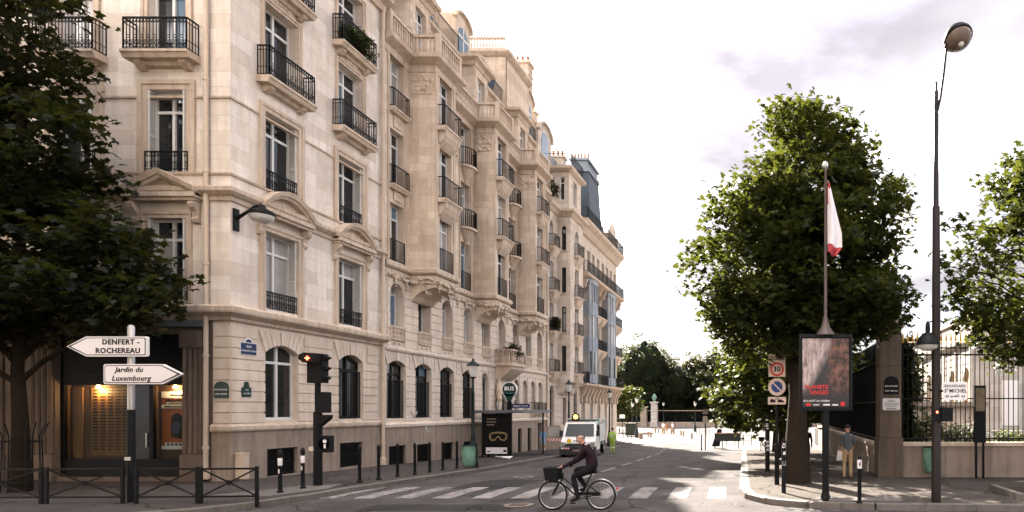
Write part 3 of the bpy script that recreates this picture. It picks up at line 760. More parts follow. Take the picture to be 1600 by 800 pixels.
plaque('street_plaque', 'small dark green plaque below the blue street plaque', (LX+.04, 20.80, 2.62), R(90), .36, .30, 'peak', 'green_enamel', [('RUE', .06, .22), ('A. COMTE', .06, .10)], 'text_white')
# cream service box at the corner
sb = thing('service_box', 'cream painted service post against the corner of the stone house', 'service box', (LX+.20, 20.45, 0))
put(MB().box(-.13,.13,-.12,.12,0,.78).box(-.145,.145,-.135,.135,.78,.82), 'casing', M['pipe'], sb); put(MB().box(.131,.136,-.09,.09,.1,.7), 'door', M['pipe'], sb)
# bracket street lamp on the corner
bl_ = thing('bracket_lamp', 'black bracket street lamp with glass bowl fixed to the corner house', 'street lamp', (LX, 20.42, 8.35))
put(MB().box(0,.06,-.10,.10,-.45,.25), 'wall_plate', M['black'], bl_)
put(MB().tube([(0.05,0,-.05),(.3,0,.10),(.65,0,.33),(.85,0,.38)], [.06,.05,.045,.04], 8), 'arm', M['black'], bl_, smooth=40)
put(MB().lathe([(.03,.22),(.10,.18),(.13,.08),(.34,-.02),(.37,-.10),(.36,-.14)], (.85,0,.18), 16), 'hood', M['black'], bl_, smooth=40)
put(MB().lathe([(.34,-.141),(.32,-.24),(.22,-.33),(.02,-.37)], (.85,0,.18), 16), 'bowl', M['opal'], bl_, smooth=60)

# ================================================================== long bay-fronted apartment house (B)
B0, B1 = 28.3, 49.5
B = thing('bay_fronted_apartment_house', 'long ochre stone apartment house with carved bays, arched windows and balustraded roofline', 'building', (LX, B0, 0))
BF = Fac(B, LX, 0, R(90)); offB = (LX, B0, 0)
bays = [(30.45, 32.45), (37.15, 39.15), (43.7, 45.7)]; BD = 1.2
def bay_path(d0, dep, u0, u1):
    p = [(LX+d0, u0)]
    for a, b in bays: p += [(LX+d0, a), (LX+d0+dep, a), (LX+d0+dep, b), (LX+d0, b+ .0001)]
    return p + [(LX+d0, u1)]
pathB = bay_path(0, BD, B0, B1); flatB = [(LX, B0), (LX, B1)]
# ground floor
gw = [(29.35, 1.5, 1.80, 4.20, .25, 'big'), (31.65, 1.5, 1.80, 4.20, .25, 'big'), (34.0, 1.5, 1.80, 4.20, .25, 'big'), (36.45, 1.4, 1.70, 4.2, .25, 'big'),
      (38.65, .95, 1.4, 3.95, .47, 'slim'), (41.1, 1.9, -1.3, 2.6, .95, 'door'), (43.55, .85, 2.0, 3.85, .42, 'slim'), (45.1, .85, 2.0, 3.85, .42, 'slim'), (46.65, .85, 2.0, 3.85, .42, 'slim'), (48.15, .85, 2.0, 3.85, .42, 'slim')]
wall(BF, 'wall', B0, B1, 1.45, 4.9, [(c, w, max(a, 1.45), s, r) for c, w, a, s, r, k in gw], M['stoneBg'], .36)
low = [(c, w, -1.3, 1.45, 0) for c, w, a, s, r, k in gw if k == 'door'] + [(47.9, .9, -1.3, 1.2, 0)]
bas = [(29.35, 1.35, -.35, .55, 0), (31.65, 1.3, -.40, .5, 0), (34.0, 1.3, -.45, .45, 0), (36.45, 1.3, -.5, .4, 0), (44.0, .7, -1.0, .9, 0), (45.8, .7, -1.1, .9, 0)]
wall(BF, 'plinth', B0, B1, -2.5, 1.45, low + bas, M['plinth'], .3, d=.06)
for c, w, a, s, r in bas: grille(BF, c, w, a, s-a, -.05)
# first floor
fw = [29.4, 31.75, 34.05, 36.45, 38.75, 41.1, 43.4, 45.7, 48.0]
wall(BF, 'wall', B0, B1, 4.9, 8.25, [(c, 1.1, 6.0, 7.45, .54) for c in fw], M['stoneBg'], .5)
# upper floors
fB = [(8.98, 11.6), (12.42, 14.95), (15.88, 18.25)]
flat_c = [29.4, 33.65, 36.1, 40.35, 42.75, 47.5]
wall(BF, 'wall', B0, B1, 8.25, 18.6, [(c, 1.12, a, b, 0) for c in flat_c for a, b in fB], M['stoneB'], .4)
for a, b in bays:
    c = (a+b)/2
    bay = BF.put(MB(), 'bay', M['stoneB']) if False else None
    wall(BF, 'bay_front', a, b, 8.6, 18.6, [(c+.05, 1.2, z0, z1, 0) for z0, z1 in fB], M['stoneB'], .35, d=BD)
    for yy, sg in ((a, 1), (b, -1)):
        v = [(LX, yy, 8.6), (LX+BD, yy, 8.6), (LX+BD, yy, 18.6), (LX, yy, 18.6)]
        # modelled as a thin slab so that it has a local frame for the stone courses
        o = link('bay_side', MB().box(0, BD, 0 if sg > 0 else -.2, .2 if sg > 0 else 0, 0, 10.0).mesh('bay_side', M['stoneB']), B, (0, yy-B0, 8.6))
    # carved corbel under the bay
    mb = MB().prof([(.0,7.35),(-.10,7.4),(-.28,7.62),(-.55,7.82),(-.9,7.95),(-BD-.02,8.02),(-BD-.02,8.25),(0,8.25)], -1.0, 1.0)
    BF.put(mb, 'corbel', M['stoneB'], c)
    for sg in (-1, 1):
        ornament(BF, c+sg*.75, 8.05, .5, .65, BD*.62, 40+int(c)+sg, 'stoneB', 10, 'corbel_carving')
    SL = Fac(B, LX, a, 0.0)
    ornament(SL, .6, 17.7, 1.0, .95, .0, 21+int(c), 'stoneB', 24)
    SL.put(MB().box(0.0, BD+.02, -.05, 0, 8.85, 9.35), 'bay_foot', M['trim'])
put(MB().box(-12, -.55, .05, B1-B0-.05, -2.5, 19.0), 'inner_wall', M['glass_dark'], B)
def mB(path, prof, name, mat='stoneBg'): return put(sweep(path, prof, offB), name, M[mat], B)
mB(flatB, [(-.05,1.40),(.12,1.40),(.13,1.52),(.05,1.62),(-.05,1.62)], 'string_course')
mB(flatB, [(-.05,4.84),(.08,4.84),(.14,4.92),(.14,5.02),(.05,5.08),(-.05,5.08)], 'string_course')
mB(pathB, [(-.05,8.20),(.06,8.20),(.10,8.55),(-.05,8.6)], 'frieze', 'stoneB')
mB(pathB, [(-.05,8.58),(.12,8.60),(.20,8.68),(.20,8.86),(.10,8.92),(-.05,8.92)], 'ledge', 'trim')
mB(pathB, [(-.05,18.25),(.04,18.25),(.05,18.55),(.20,18.65),(.42,18.78),(.45,18.98),(.30,19.06),(-.6,19.06)], 'cornice', 'trim')
# garlands along the frieze
gl = MB(); q = random.Random(4)
pts = path_at(pathB, .13)
for i, (x, y) in enumerate(pts):
    if y > 49 or (x > LX+.05 and x < LX+BD-.05 and False): continue
    dd = (0, 0)
    ox, oy = .08, 0
    sag = .10*abs(math.sin(i*.42))
    for k in range(2): gl.ball((x+ox+q.uniform(-.02,.05)-LX, y+q.uniform(-.05,.05)-B0-(.08 if (LX+.02 < x < LX+BD-.02) else 0), 8.36-sag+q.uniform(-.10,.12)), q.uniform(.05,.10), 6, 4)
    if i % 7 == 0:
        for k in range(4): gl.ball((x+ox-LX, y-B0, 8.2-.12*k), .085-.014*k, 6, 4)
tag(put(gl, 'garland', M['stoneB'], B, smooth=50), kind='stuff')
# rusticated courses
cg = [(c, w, a, s) for c, w, a, s, r, k in gw] + [(c, w+(.6 if k == 'big' else .05), s-.01, 4.85 if k == 'big' else s+r+.02) for c, w, a, s, r, k in gw]
courses(BF, B0+.3, B1, 1.64, .355, 9, cg, 'stoneBg', gap=.035)
courses(BF, B0+.3, B1, 5.10, .385, 8, [(c, 1.14, 5.2, 8.0) for c in fw] + [((a+b)/2, 1.6, 7.3, 8.3) for a, b in bays], 'stoneBg', gap=.035)
for c, w, a, s, r, k in gw:
    if k == 'big': voussoirs(BF, c, w, s, r, 4.82, 9, 'stoneBg', .34)
    if k == 'big':
        window(BF, c, a, w, s+r-a, -.28, glass='glass_dark', frame='iron'); BF.put(railing_mesh(w, 1.75, 0, 'plain'), 'window_bars', None, c, a, -.12)
    elif k == 'slim':
        window(BF, c, max(a, 1.45), w, s+r-max(a, 1.45), -.28, 'single', frame='frame' if c > 44 else 'iron', glass='glass_dark')
        if c > 46: balcony(BF, c, 2.0, 1.1, .3, .72, 'plain', bracket='block', mat='stoneBg', slab=.14)
    else:
        dr = BF.put(MB().box(-w/2, w/2, -.04, .03, -1.3, 3.6).box(-w/2+.12, -.05, -.07, -.04, -.9, .6).box(.05, w/2-.12, -.07, -.04, -.9, .6).box(-w/2+.12, -.05, -.07, -.04, .8, 2.5).box(.05, w/2-.12, -.07, -.04, .8, 2.5), 'entrance_door', M['green_enamel'], c, 0, -.28)
for i, c in enumerate(fw):
    window(BF, c, 6.0, 1.1, 2.0, -.42, kind='single', glass='glass_dark' if i % 3 else 'glass_curtain')
    bp = MB(); bp.box(-.60,.60,-.10,.0,5.92,6.02).box(-.60,.60,-.09,0,5.38,5.44)
    for j in range(9): bp.lathe([(.03,5.44),(.045,5.56),(.025,5.68),(.045,5.80),(.03,5.92)], (-.46+j*.115,-.045,0), 6)
    bp.box(-.60,-.52,-.085,0,5.44,5.92).box(.52,.60,-.085,0,5.44,5.92)
    bp.box(-.30,-.12,-.06,0,5.20,5.25).box(.12,.30,-.06,0,5.20,5.25)
    BF.put(bp, 'balustrade_panel', M['trim'], c)
# upper windows and their balconies
for i, c in enumerate(flat_c):
    for k, (a, b) in enumerate(fB):
        window(BF, c, a, 1.12, b-a, -.34)
        if k == 0 or i == 0: 
            if k == 0: guard(BF, c, a, 1.1, .95, .04, 'plain')
            else: balcony(BF, c, a-.03, 1.3, .22, .85, 'plain', bracket=None, slab=.2)
        else: balcony(BF, c, a-.04, 1.35, .55, .95, 'curved', bracket='bowl')
        if i == 0 and k < 2: ornament(BF, c, b+.42, .6, .55, .02, 70+k, 'stoneB', 12)
    for uu in (c-.68, c+.68): BF.put(MB().box(-.07,.07,-.05,0,9.0,18.25), 'window_jamb', M['trim'], uu)
for a, b in bays:
    c = (a+b)/2+.05
    for k, (z0, z1) in enumerate(fB):
        window(BF, c, z0, 1.2, z1-z0, BD-.3)
        if k == 0: guard(BF, c, z0, 1.25, 1.0, BD+.05, 'plain')
        else: balcony(BF, c, z0-.05, 1.65, .38, 1.0, 'plain', d=BD, bracket='scroll')
    for uu in (a+.12, b-.12): BF.put(MB().box(-.10,.10,-.04,0,8.95,18.25), 'window_jamb', M['trim'], uu, 0, BD)
drainpipe(BF, B1-.1, -1.0, 18.4, .12)
# balustrade above the cornice
bal = MB(); rl = MB()
pth = bay_path(.18, BD, B0+.2, B1)
for (p, q_) in zip(pth, pth[1:]):
    ln = math.dist(p, q_)
    if ln < .3: continue
    d = ((q_[0]-p[0])/ln, (q_[1]-p[1])/ln)
    n = max(2, int(ln/.19))
    for i in range(n+1):
        x, y = p[0]+d[0]*ln*i/n-LX, p[1]+d[1]*ln*i/n-B0
        if i == n or (i == 0 and p == pth[0]): bal.box(x-.11, x+.11, y-.11, y+.11, 19.06, 20.05)
        elif i: bal.lathe([(.05,19.16),(.075,19.35),(.04,19.6),(.06,19.75),(.05,19.9)], (x,y,0), 6)
    for z0, z1 in ((19.06,19.17),(19.88,20.0)): bal.bar((p[0]-LX,p[1]-B0,(z0+z1)/2), (q_[0]-LX,q_[1]-B0,(z0+z1)/2), .18, z1-z0)
put(bal, 'balustrade', M['trim'], B)
# attic storey, second cornice and mansard
AD = -1.0
def at_path(d0, dep): return [(x, y) for x, y in bay_path(d0, dep, B0, B1)]
atc = flat_c
wall(BF, 'attic_wall', B0, B1, 19.0, 22.5, [(c, 1.0, 19.5, 21.7, 0) for c in atc], M['stoneB'], .3, d=AD)
for c in atc: window(BF, c, 19.5, 1.0, 2.2, AD-.2, 'casement')
for a, b in bays:
    c = (a+b)/2
    wall(BF, 'attic_bay', a+.1, b-.1, 19.0, 22.5, [(c, .95, 19.5, 21.8, 0)], M['stoneB'], .3, d=AD+BD-.2)
    window(BF, c, 19.5, .95, 2.3, AD+BD-.45)
    for yy in (a+.1, b-.1): link('attic_bay_side', MB().box(-1.0, BD-1.2, -.08, .08, 0, 3.5).mesh('attic_bay_side', M['stoneB']), B, (0, yy-B0+(.08 if yy < c else -.08), 19.0))
mB(at_path(AD, BD-.2), [(-.05,22.2),(.06,22.25),(.12,22.45),(.34,22.55),(.36,22.72),(-.3,22.8)], 'cornice', 'trim')
# iron rail on the upper terrace
for a, b in zip([B0+.2]+[y for _, y in bays], [x for x, _ in bays]+[B1]):
    if b-a > .8: BF.put(railing_mesh(b-a-.3, .95, 0, 'plain'), 'terrace_railing', None, (a+b)/2, 22.78, AD+.2)
put(MB().prof([(0,0),(0,0)], 0, 0), 'x', M['zinc'], B) if False else None
rf = BF.put(MB().prof([(1.4,22.6),(2.0,24.4),(3.2,26.2),(6.0,27.2),(12,27.2),(12,19),(1.4,19)], B0+.1, B1-.1), 'roof', M['zinc'])
# stone dormers with round-headed lights; the big one stands near the far end
def dormer(u, w, z0, h, d, name='dormer'):
    mb = MB(); n = 10; r = w*.33
    prof_ = [(-w/2, 0), (w/2, 0), (w/2, h*.78)] + [(w/2*math.cos(math.pi*k/n), h*.78+h*.22*math.sin(math.pi*k/n)) for k in range(1, n)] + [(-w/2, h*.78)]
    mb.prism(prof_, 0, 2.2)
    mb.prism([(x*1.12, z+.06) for x, z in prof_[2:]] + [(x, z-.05) for x, z in prof_[2:]][::-1], -.16, .1)
    o = BF.put(mb, name, M['stoneB'], u, z0, d)
    lt = [(-r, h*.1), (r, h*.1), (r, h*.5)] + [(r*math.cos(math.pi*k/n), h*.5+r*math.sin(math.pi*k/n)) for k in range(1, n)] + [(-r, h*.5)]
    link('dormer_window', MB().prism(lt, -.02, .1).mesh('dormer_window', M['glass_blue']), o)
    link('glazing_bar', MB().box(-.04,.04,-.05,-.02,h*.1,h*.5+r*.95).box(-r,r,-.05,-.02,h*.48,h*.52).mesh('glazing_bar', M['frame']), o)
    sl = MB().prism([(x*.66, z) for x, z in [(-1.0, h*.1), (1.0, h*.1), (1.0, h*.55), (0.5, h*.72), (-.5, h*.72), (-1.0, h*.55)]], 0, .05)
    return o
dormer(31.45, 1.9, 22.8, 2.9, AD-.1); dormer(38.15, 1.9, 22.8, 2.9, AD-.1); dormer(35.0, 1.4, 22.8, 2.2, AD-.5)
dormer(44.7, 2.6, 22.8, 4.2, AD+.15); dormer(48.0, 2.3, 22.8, 3.4, AD+.1); dormer(41.5, 1.4, 22.8, 2.2, AD-.5)
# arched stone face of the big gable seen end-on, with balustrade on top
GS = Fac(B, LX-3.2, 43.2, 0.0)
wall(GS, 'gable_wall', 0, 2.6, 22.6, 26.2, [(1.3, 1.2, 23.0, 24.6, .6)], M['stoneB'], .25)
window(GS, 1.3, 23.0, 1.2, 2.2, -.2, 'casement', 'glass_blue')
put(MB().box(-3.2, -.6, 43.46-B0, 47.5-B0, 22.6, 26.2), 'gable_block', M['stoneB'], B)
put(sweep([(LX-3.2,43.2),(LX-.6,43.2),(LX-.6,47.5)], [(-.05,26.0),(.1,26.05),(.3,26.25),(.3,26.42),(-.1,26.5)], offB), 'cornice', M['trim'], B)
GS.put(MB().box(0,2.6,-.06,.06,26.5,26.6).box(0,2.6,-.08,.08,27.2,27.32), 'parapet_rail', M['trim'])
bb = MB()
for i in range(13): bb.lathe([(.05,26.6),(.07,26.8),(.04,27.0),(.05,27.2)], (.1+i*.2,0,0), 6)
GS.put(bb, 'parapet_baluster', M['trim'])
def chimney(root, o, x0, x1, y0, y1, z0, z1, pots, mat='stoneB'):
    mb = MB().box(x0, x1, y0, y1, z0, z1).box(x0-.12, x1+.12, y0-.12, y1+.12, z1, z1+.18).box(x0-.05, x1+.05, y0-.05, y1+.05, z1-.8, z1-.7)
    c = put(mb, 'chimney', M[mat], root)
    ax = 0 if (x1-x0) > (y1-y0) else 1
    for i in range(pots):
        f = (i+.5)/pots; px, py = (x0+(x1-x0)*f, (y0+y1)/2) if ax == 0 else ((x0+x1)/2, y0+(y1-y0)*f)
        link('chimney_pot', MB().lathe([(.13,0),(.11,.1),(.09,.45),(.12,.5),(.10,.55)], (px,py,z1+.18), 8).mesh('chimney_pot', M['terracotta']), c)
    return c
chimney(B, None, -3.3, -.9, 48.2-B0, 49.1-B0, 22, 28.3, 6)
chimney(B, None, -4.5, -2.4, 33.0-B0, 33.7-B0, 22, 28.0, 5)
chimney(B, None, -5.0, -3.0, 28.5-B0, 29.2-B0, 20, 28.5, 5)
# carved entrance porch with balcony and its planter
pc = 41.1
po = BF.put(MB().prof([(0,4.0),(-.3,4.1),(-.75,4.45),(-1.05,4.75),(-1.05,4.95),(0,4.95)], -1.05, 1.05).box(-1.15,1.15,-1.15,0,4.95,5.15), 'porch_balcony', M['trim'], pc)
pb = MB()
for (p, q_) in (((-1.05,0),(-1.05,-1.05)),((-1.05,-1.05),(1.05,-1.05)),((1.05,-1.05),(1.05,0))):
    pb.bar((*p,5.95),(*q_,5.95),.16,.1); n = 8
    for i in range(n+1):
        x, y = p[0]+(q_[0]-p[0])*i/n, p[1]+(q_[1]-p[1])*i/n
        pb.lathe([(.05,5.15),(.075,5.4),(.04,5.65),(.05,5.9)], (x,y,0), 6)
link('balustrade', pb.mesh('balustrade', M['trim']), po)
for sg in (-1, 1): link('porch_figure', MB().lathe([(.16,2.2),(.2,2.6),(.15,2.9),(.24,3.3),(.22,3.7),(.12,3.85),(.14,4.0),(.1,4.2)], (sg*.95,-.25,0), 9, sy=.8).ball((sg*.8,-.34,3.4),.16,7,5).ball((sg*1.05,-.3,2.9),.18,7,5).mesh('porch_figure', M['stoneB'], 50), po)
ornament(BF, pc, 3.95, 1.1, .5, .1, 91, 'stoneB', 18)

# ================================================================== turreted house (C)
C0, C1 = 49.5, 57.9
CH = thing('turreted_apartment_house', 'pale stone apartment house with projecting polygonal turret between the long house and the blue bays', 'building', (LX, C0, G(50)))
CF = Fac(CH, LX, 0, R(90)); offC = (LX, C0, G(50)); zC = G(50)
fC = [(5.25, 7.6), (8.45, 10.8), (11.65, 14.0), (15.1, 17.2)]
cw = [50.75, 57.0]; T0, T1, TD = 52.2, 55.8, 1.05
wall(CF, 'wall', C0, C1, -2.5, 4.7, [(50.75, 1.0, .3, 3.6, .5), (54.0, .9, .9, 3.2, 0), (57.0, 1.0, .3, 3.6, .5)], M['stoneC'], .3)
window(CF, 50.75, .3, 1.0, 3.8, -.25, 'single', 'glass_dark', 'iron'); window(CF, 54.0, .9, .9, 2.3, -.25, 'small', 'glass_dark', 'iron'); window(CF, 57.0, .3, 1.0, 3.8, -.25, 'single', 'glass_dark', 'iron')
courses(CF, C0+.1, C1, -.9, .5, 11, [(50.75, 1.05, .3, 4.1), (54.0, .95, .9, 3.2), (57.0, 1.05, .3, 4.1), (54, 2.4, 3.6, 4.8)], 'stoneC', gap=.04)
wall(CF, 'wall', C0, C1, 4.7, 18.3, [(c, .95, a, b if k < 3 else b-.4, 0 if k < 3 else .42) for c in cw for k, (a, b) in enumerate(fC)], M['stoneC'], .3)
wall(CF, 'turret_front', T0, T1, 4.9, 18.3, [(54.0, 1.05, a, b if k < 3 else b-.4, 0 if k < 3 else .42) for k, (a, b) in enumerate(fC)], M['stoneC'], .3, d=TD)
CS = Fac(CH, LX, T0, 0.0)
wall(CS, 'turret_side', 0, TD, 4.9, 18.3, [(.52, .36, a+.1, b-.2, 0 if k < 3 else .18) for k, (a, b) in enumerate(fC)], M['stoneC'], .25)
link('turret_side', MB().box(0, TD, -.1, 0, 0, 13.4).mesh('turret_side', M['stoneC']), CH, (0, T1-C0, 4.9-zC))
put(MB().box(-12, -.6, .05, C1-C0, -2.5, 18.3), 'inner_wall', M['glass_dark'], CH, (0,0,-zC))
put(MB().box(-.3, TD-.35, T0-C0+.3, T1-C0-.2, 4.9, 22.0), 'turret_core', M['glass_dark'], CH, (0,0,-zC))
for k, (a, b) in enumerate(fC):
    window(CS, .52, a+.1, .36, b-a-.3, -.15, 'single', 'glass_dark', 'iron')
    CS.put(MB().box(.28, .76, -.08, 0, a-.02, a+.09), 'sill', M['trim'])
    window(CF, 54.0, a, 1.05, b-a, TD-.25, 'small'); balcony(CF, 54.0, a-.04, 1.45, .35, .95, 'plain', d=TD, bracket='scroll')
    for c in cw: window(CF, c, a, .95, b-a, -.25, 'small'); balcony(CF, c, a-.04, 1.3, .45, .95, 'plain' if k else 'plain', bracket='scroll')
pathC = [(LX, C0), (LX, T0), (LX+TD, T0), (LX+TD, T1), (LX, T1+.001), (LX, C1)]
def mC(path, prof, name, mat='trim'): return put(sweep(path, prof, offC), name, M[mat], CH)
mC([(LX,C0),(LX,C1)], [(-.05,4.6),(.1,4.6),(.18,4.75),(.18,4.9),(-.05,4.95)], 'string_course')
mC(pathC, [(-.05,17.9),(.1,17.95),(.25,18.15),(.45,18.3),(.45,18.5),(-.2,18.55)], 'cornice')
CF.put(MB().prof([(.0,3.4),(-.2,3.5),(-.55,3.95),(-TD,4.5),(-TD,4.95),(0,4.95)], T0-.05, T1+.05), 'corbel', M['stoneC'])
ornament(CF, 54.0, 4.0, 2.2, .8, .5, 3, 'stoneC', 26)
# turret top storey with its terrace rail
wall(CF, 'attic_wall', C0, C1, 18.5, 22, [(50.75, .9, 19.2, 21.3, 0), (57, .9, 19.2, 21.3, 0)], M['stoneC'], .3, d=-.8)
window(CF, 50.75, 19.2, .9, 2.1, -1.0, 'small'); window(CF, 57, 19.2, .9, 2.1, -1.0, 'small')
wall(CF, 'turret_top', T0+.1, T1-.1, 18.5, 21.9, [(54.0, .9, 19.3, 21.3, 0)], M['stoneC'], .25, d=TD-.15)
CT = Fac(CH, LX, T0+.1, 0.0)
wall(CT, 'turret_top_side', -.8, TD-.15, 18.5, 21.9, [(.35, .42, 19.3, 21.2, 0)], M['stoneC'], .25)
window(CT, .35, 19.3, .42, 1.9, -.15, 'single', 'glass_dark'); window(CF, 54.0, 19.3, .9, 2.0, TD-.35, 'small')
pathCt = [(LX-.8, C0), (LX-.8, T0+.1), (LX+TD-.15, T0+.1), (LX+TD-.15, T1-.1), (LX-.8, T1-.099), (LX-.8, C1)]
mC(pathCt, [(-.05,21.6),(.1,21.65),(.35,21.85),(.38,22.05),(-.2,22.1)], 'cornice')
put(MB().box(-1.0, TD-.1, T0-C0+.15, T1-C0-.15, 22.0, 22.12), 'terrace_slab', M['zinc'], CH, (0,0,-zC))
CF.put(railing_mesh(3.3, 1.0, 0, 'plain'), 'terrace_railing', None, 54.0, 22.1, TD+.05); CT.put(railing_mesh(2.0, 1.0, 0, 'plain'), 'terrace_railing', None, -.1, 22.1, .1)
CF.put(MB().prof([(.9,21.9),(1.6,24.2),(4.0,25.6),(11,25.6),(11,18.5),(.9,18.5)], C0+.05, C1-.05), 'roof', M['zinc'])
# curved gable with a large arched light
gb = [(-1.5,0),(1.5,0),(1.5,1.9)] + [(1.5*math.cos(math.pi*k/10), 1.9+1.0*math.sin(math.pi*k/10)) for k in range(1,10)] + [(-1.5,1.9)]
g_ = CF.put(MB().prism(gb, 0, 2.0).prism([(x*1.1, z+.08) for x, z in gb[2:]] + [(x, z-.06) for x, z in gb[2:]][::-1], -.2, .1), 'gable', M['stoneC'], 51.2, 22.1, -.7)
link('gable_window', MB().prism([(-.8,.2),(.8,.2),(.8,1.4)]+[(.8*math.cos(math.pi*k/8), 1.4+.8*math.sin(math.pi*k/8)) for k in range(1,8)]+[(-.8,1.4)], -.03, .05).mesh('gable_window', M['glass_blue']), g_)
chimney(CH, None, -3.0, -1.0, .3, .9, 20-zC, 25.3-zC, 4, 'stoneC'); chimney(CH, None, -2.6, -1.0, 7.4, 8.1, 20-zC, 24.6-zC, 4, 'stoneC')

# ================================================================== blue bay house (D)
D0, D1 = 58.0, 73.0
DH = thing('blue_bay_apartment_house', 'stone house at the street end with pale blue bow windows and tall slate roof', 'building', (LX, D0, G(60)))
DF = Fac(DH, LX, 0, R(90)); offD = (LX, D0, G(60)); zD = G(60)
fD = [(4.75, 7.4), (8.1, 10.7), (11.4, 13.9)]
ori = [(59.2, 61.6), (66.3, 68.9)]; OD = .9
plain_c = [63.1, 64.9, 70.3, 72.0]
wall(DF, 'wall', D0, D1, -2.5, 4.4, [(c, 1.1, 0.0, 3.0, .5) for c in (59.6, 62.4, 65.2, 68.0, 70.8)], M['stoneD'], .3)
for c in (59.6, 62.4, 65.2, 68.0, 70.8): window(DF, c, 0.0, 1.1, 3.5, -.25, 'single', 'glass_dark')
wall(DF, 'wall', D0, D1, 4.4, 19.6, [(c, 1.15, a, b, 0) for c in plain_c for a, b in fD] + [(c, 1.0, 15.2, 17.4, 0) for c in (59.6, 61.4, 63.1, 64.9, 66.8, 68.6, 70.3, 72.0)], M['stoneD'], .3)
put(MB().box(-12, -.5, .05, D1-D0-.1, -2.5, 19.6), 'inner_wall', M['glass_dark'], DH, (0,0,-zD))
# end wall facing down the street towards the camera is hidden by its neighbour; far end wall closes the block
put(MB().box(-12, 0, D1-D0-.09, D1-D0, -2.5, 19.6), 'end_wall', M['stoneD'], DH, (0,0,-zD))
for c in (59.6, 61.4, 63.1, 64.9, 66.8, 68.6, 70.3, 72.0): window(DF, c, 15.2, 1.0, 2.2, -.25, 'small')
def mD(path, prof, name, mat='trim'): return put(sweep(path, prof, offD), name, M[mat], DH)
flatD = [(LX, D0), (LX, D1)]
mD(flatD, [(-.05,4.2),(.2,4.25),(.75,4.45),(.8,4.62),(-.05,4.68)], 'ledge')
mD(flatD, [(-.05,14.2),(.3,14.3),(.85,14.5),(.9,14.72),(-.05,14.78)], 'ledge')
mD(flatD, [(-.05,18.4),(.2,18.5),(.5,19.0),(.85,19.3),(.9,19.6),(-.05,19.7)], 'cornice')
DF.put(railing_mesh(D1-D0-.2, 1.0, .8, 'plain'), 'terrace_railing', None, (D0+D1)/2, 14.78, 0)
DF.put(railing_mesh(D1-D0-.2, .95, .8, 'plain'), 'terrace_railing', None, (D0+D1)/2, 19.7, 0)
for i in range(12): DF.put(MB().prof([(0,4.2),(-.6,4.2),(-.5,3.9),(-.2,3.3),(-.25,2.9),(0,2.7)], -.12, .12), 'console', M['trim'], D0+.6+i*1.27)
for i in range(9): DF.put(MB().prof([(0,14.2),(-.7,14.2),(-.55,13.8),(-.2,13.3),(0,13.1)], -.14, .14).ball((0,-.4,13.6),.2,7,5), 'console', M['trim'], D0+.7+i*1.7)
for a, b in ori:
    c = (a+b)/2; w = b-a
    mb = MB(); g = MB()
    poly = [(-w/2, 0), (-w/2, -OD*.75), (-w/2+.35, -OD), (w/2-.35, -OD), (w/2, -OD*.75), (w/2, 0)]
    for z0, z1 in ((4.7,5.5),(7.6,8.2),(8.2,8.95),(11.0,11.55),(11.55,12.25),(13.9,14.3)): mb.slab(poly, z0, z1) if z1-z0 > .58 else mb.slab([(x*1.05, y*1.06) for x, y in poly], z0, z1)
    for x, y in poly[1:5] + [(0, -OD)]:
        mb.box(x-.09, x+.09, y-.03, y+.12, 4.7, 14.2)
    o = DF.put(mb, 'bow_window', M['blue'], c)
    for z0, z1 in ((5.5,7.6),(8.95,11.0),(12.25,13.9)):
        for (p, q_) in ((poly[0],poly[1]), (poly[1],poly[2]), (poly[2],(0,-OD)), ((0,-OD),poly[3]), (poly[3],poly[4]), (poly[4],poly[5])):
            link('pane', MB().add([(p[0]*.98,p[1]*.98,z0),(q_[0]*.98,q_[1]*.98,z0),(q_[0]*.98,q_[1]*.98,z1),(p[0]*.98,p[1]*.98,z1)], [(0,1,2,3)]).mesh('pane', M[rnd.choice(['glass_curtain','glass_dark','glass_curtain'])]), o)
for c in plain_c:
    for k, (a, b) in enumerate(fD):
        window(DF, c, a, 1.15, b-a, -.25); 
        if k: balcony(DF, c, a-.05, 1.7, .7, 1.0, 'plain', bracket='scroll')
        ornament(DF, c, b+.35, 1.2, .5, .02, 200+int(c*3)+k, 'stoneD', 12)
for (a, b) in ((D0+.1, 59.1), (61.7, 66.2), (69.0, D1)):
    DF.put(railing_mesh(b-a-.1, .95, .74, 'plain'), 'balcony_railing', None, (a+b)/2, 4.68, 0)
DF.put(MB().prof([(.6,19.6),(1.6,23.0),(2.0,23.4),(5,24.4),(11,24.4),(11,19),(.6,19)], D0+.05, D1-.05), 'roof', M['slate'])
# tall slate pavilion roof
def frustum(x0, x1, y0, y1, z0, X0, X1, Y0, Y1, z1):
    return [(x0,y0,z0),(x1,y0,z0),(x1,y1,z0),(x0,y1,z0),(X0,Y0,z1),(X1,Y0,z1),(X1,Y1,z1),(X0,Y1,z1)], [(0,3,2,1),(4,5,6,7),(0,1,5,4),(1,2,6,5),(2,3,7,6),(3,0,4,7)]
pv = put(MB().add(*frustum(-2.4,.05,4.0,8.6,19.7,-2.05,-.32,4.4,8.2,25.4)), 'pavilion_roof', M['slate'], DH, (0,0,-zD))
link('roof_crest', MB().box(-2.2,-.2,4.25,8.35,25.4,25.75).box(-2.0,-.4,4.45,8.15,25.75,26.5).box(-2.15,-.25,4.3,8.3,26.5,26.7).mesh('roof_crest', M['zinc']), pv)
cp = MB()
for i in range(6): cp.lathe([(.10,26.7),(.07,27.2),(.1,27.25)], (-2.0+i*.32,4.7,0), 6)
link('chimney_pot', cp.mesh('chimney_pot', M['terracotta']), pv)
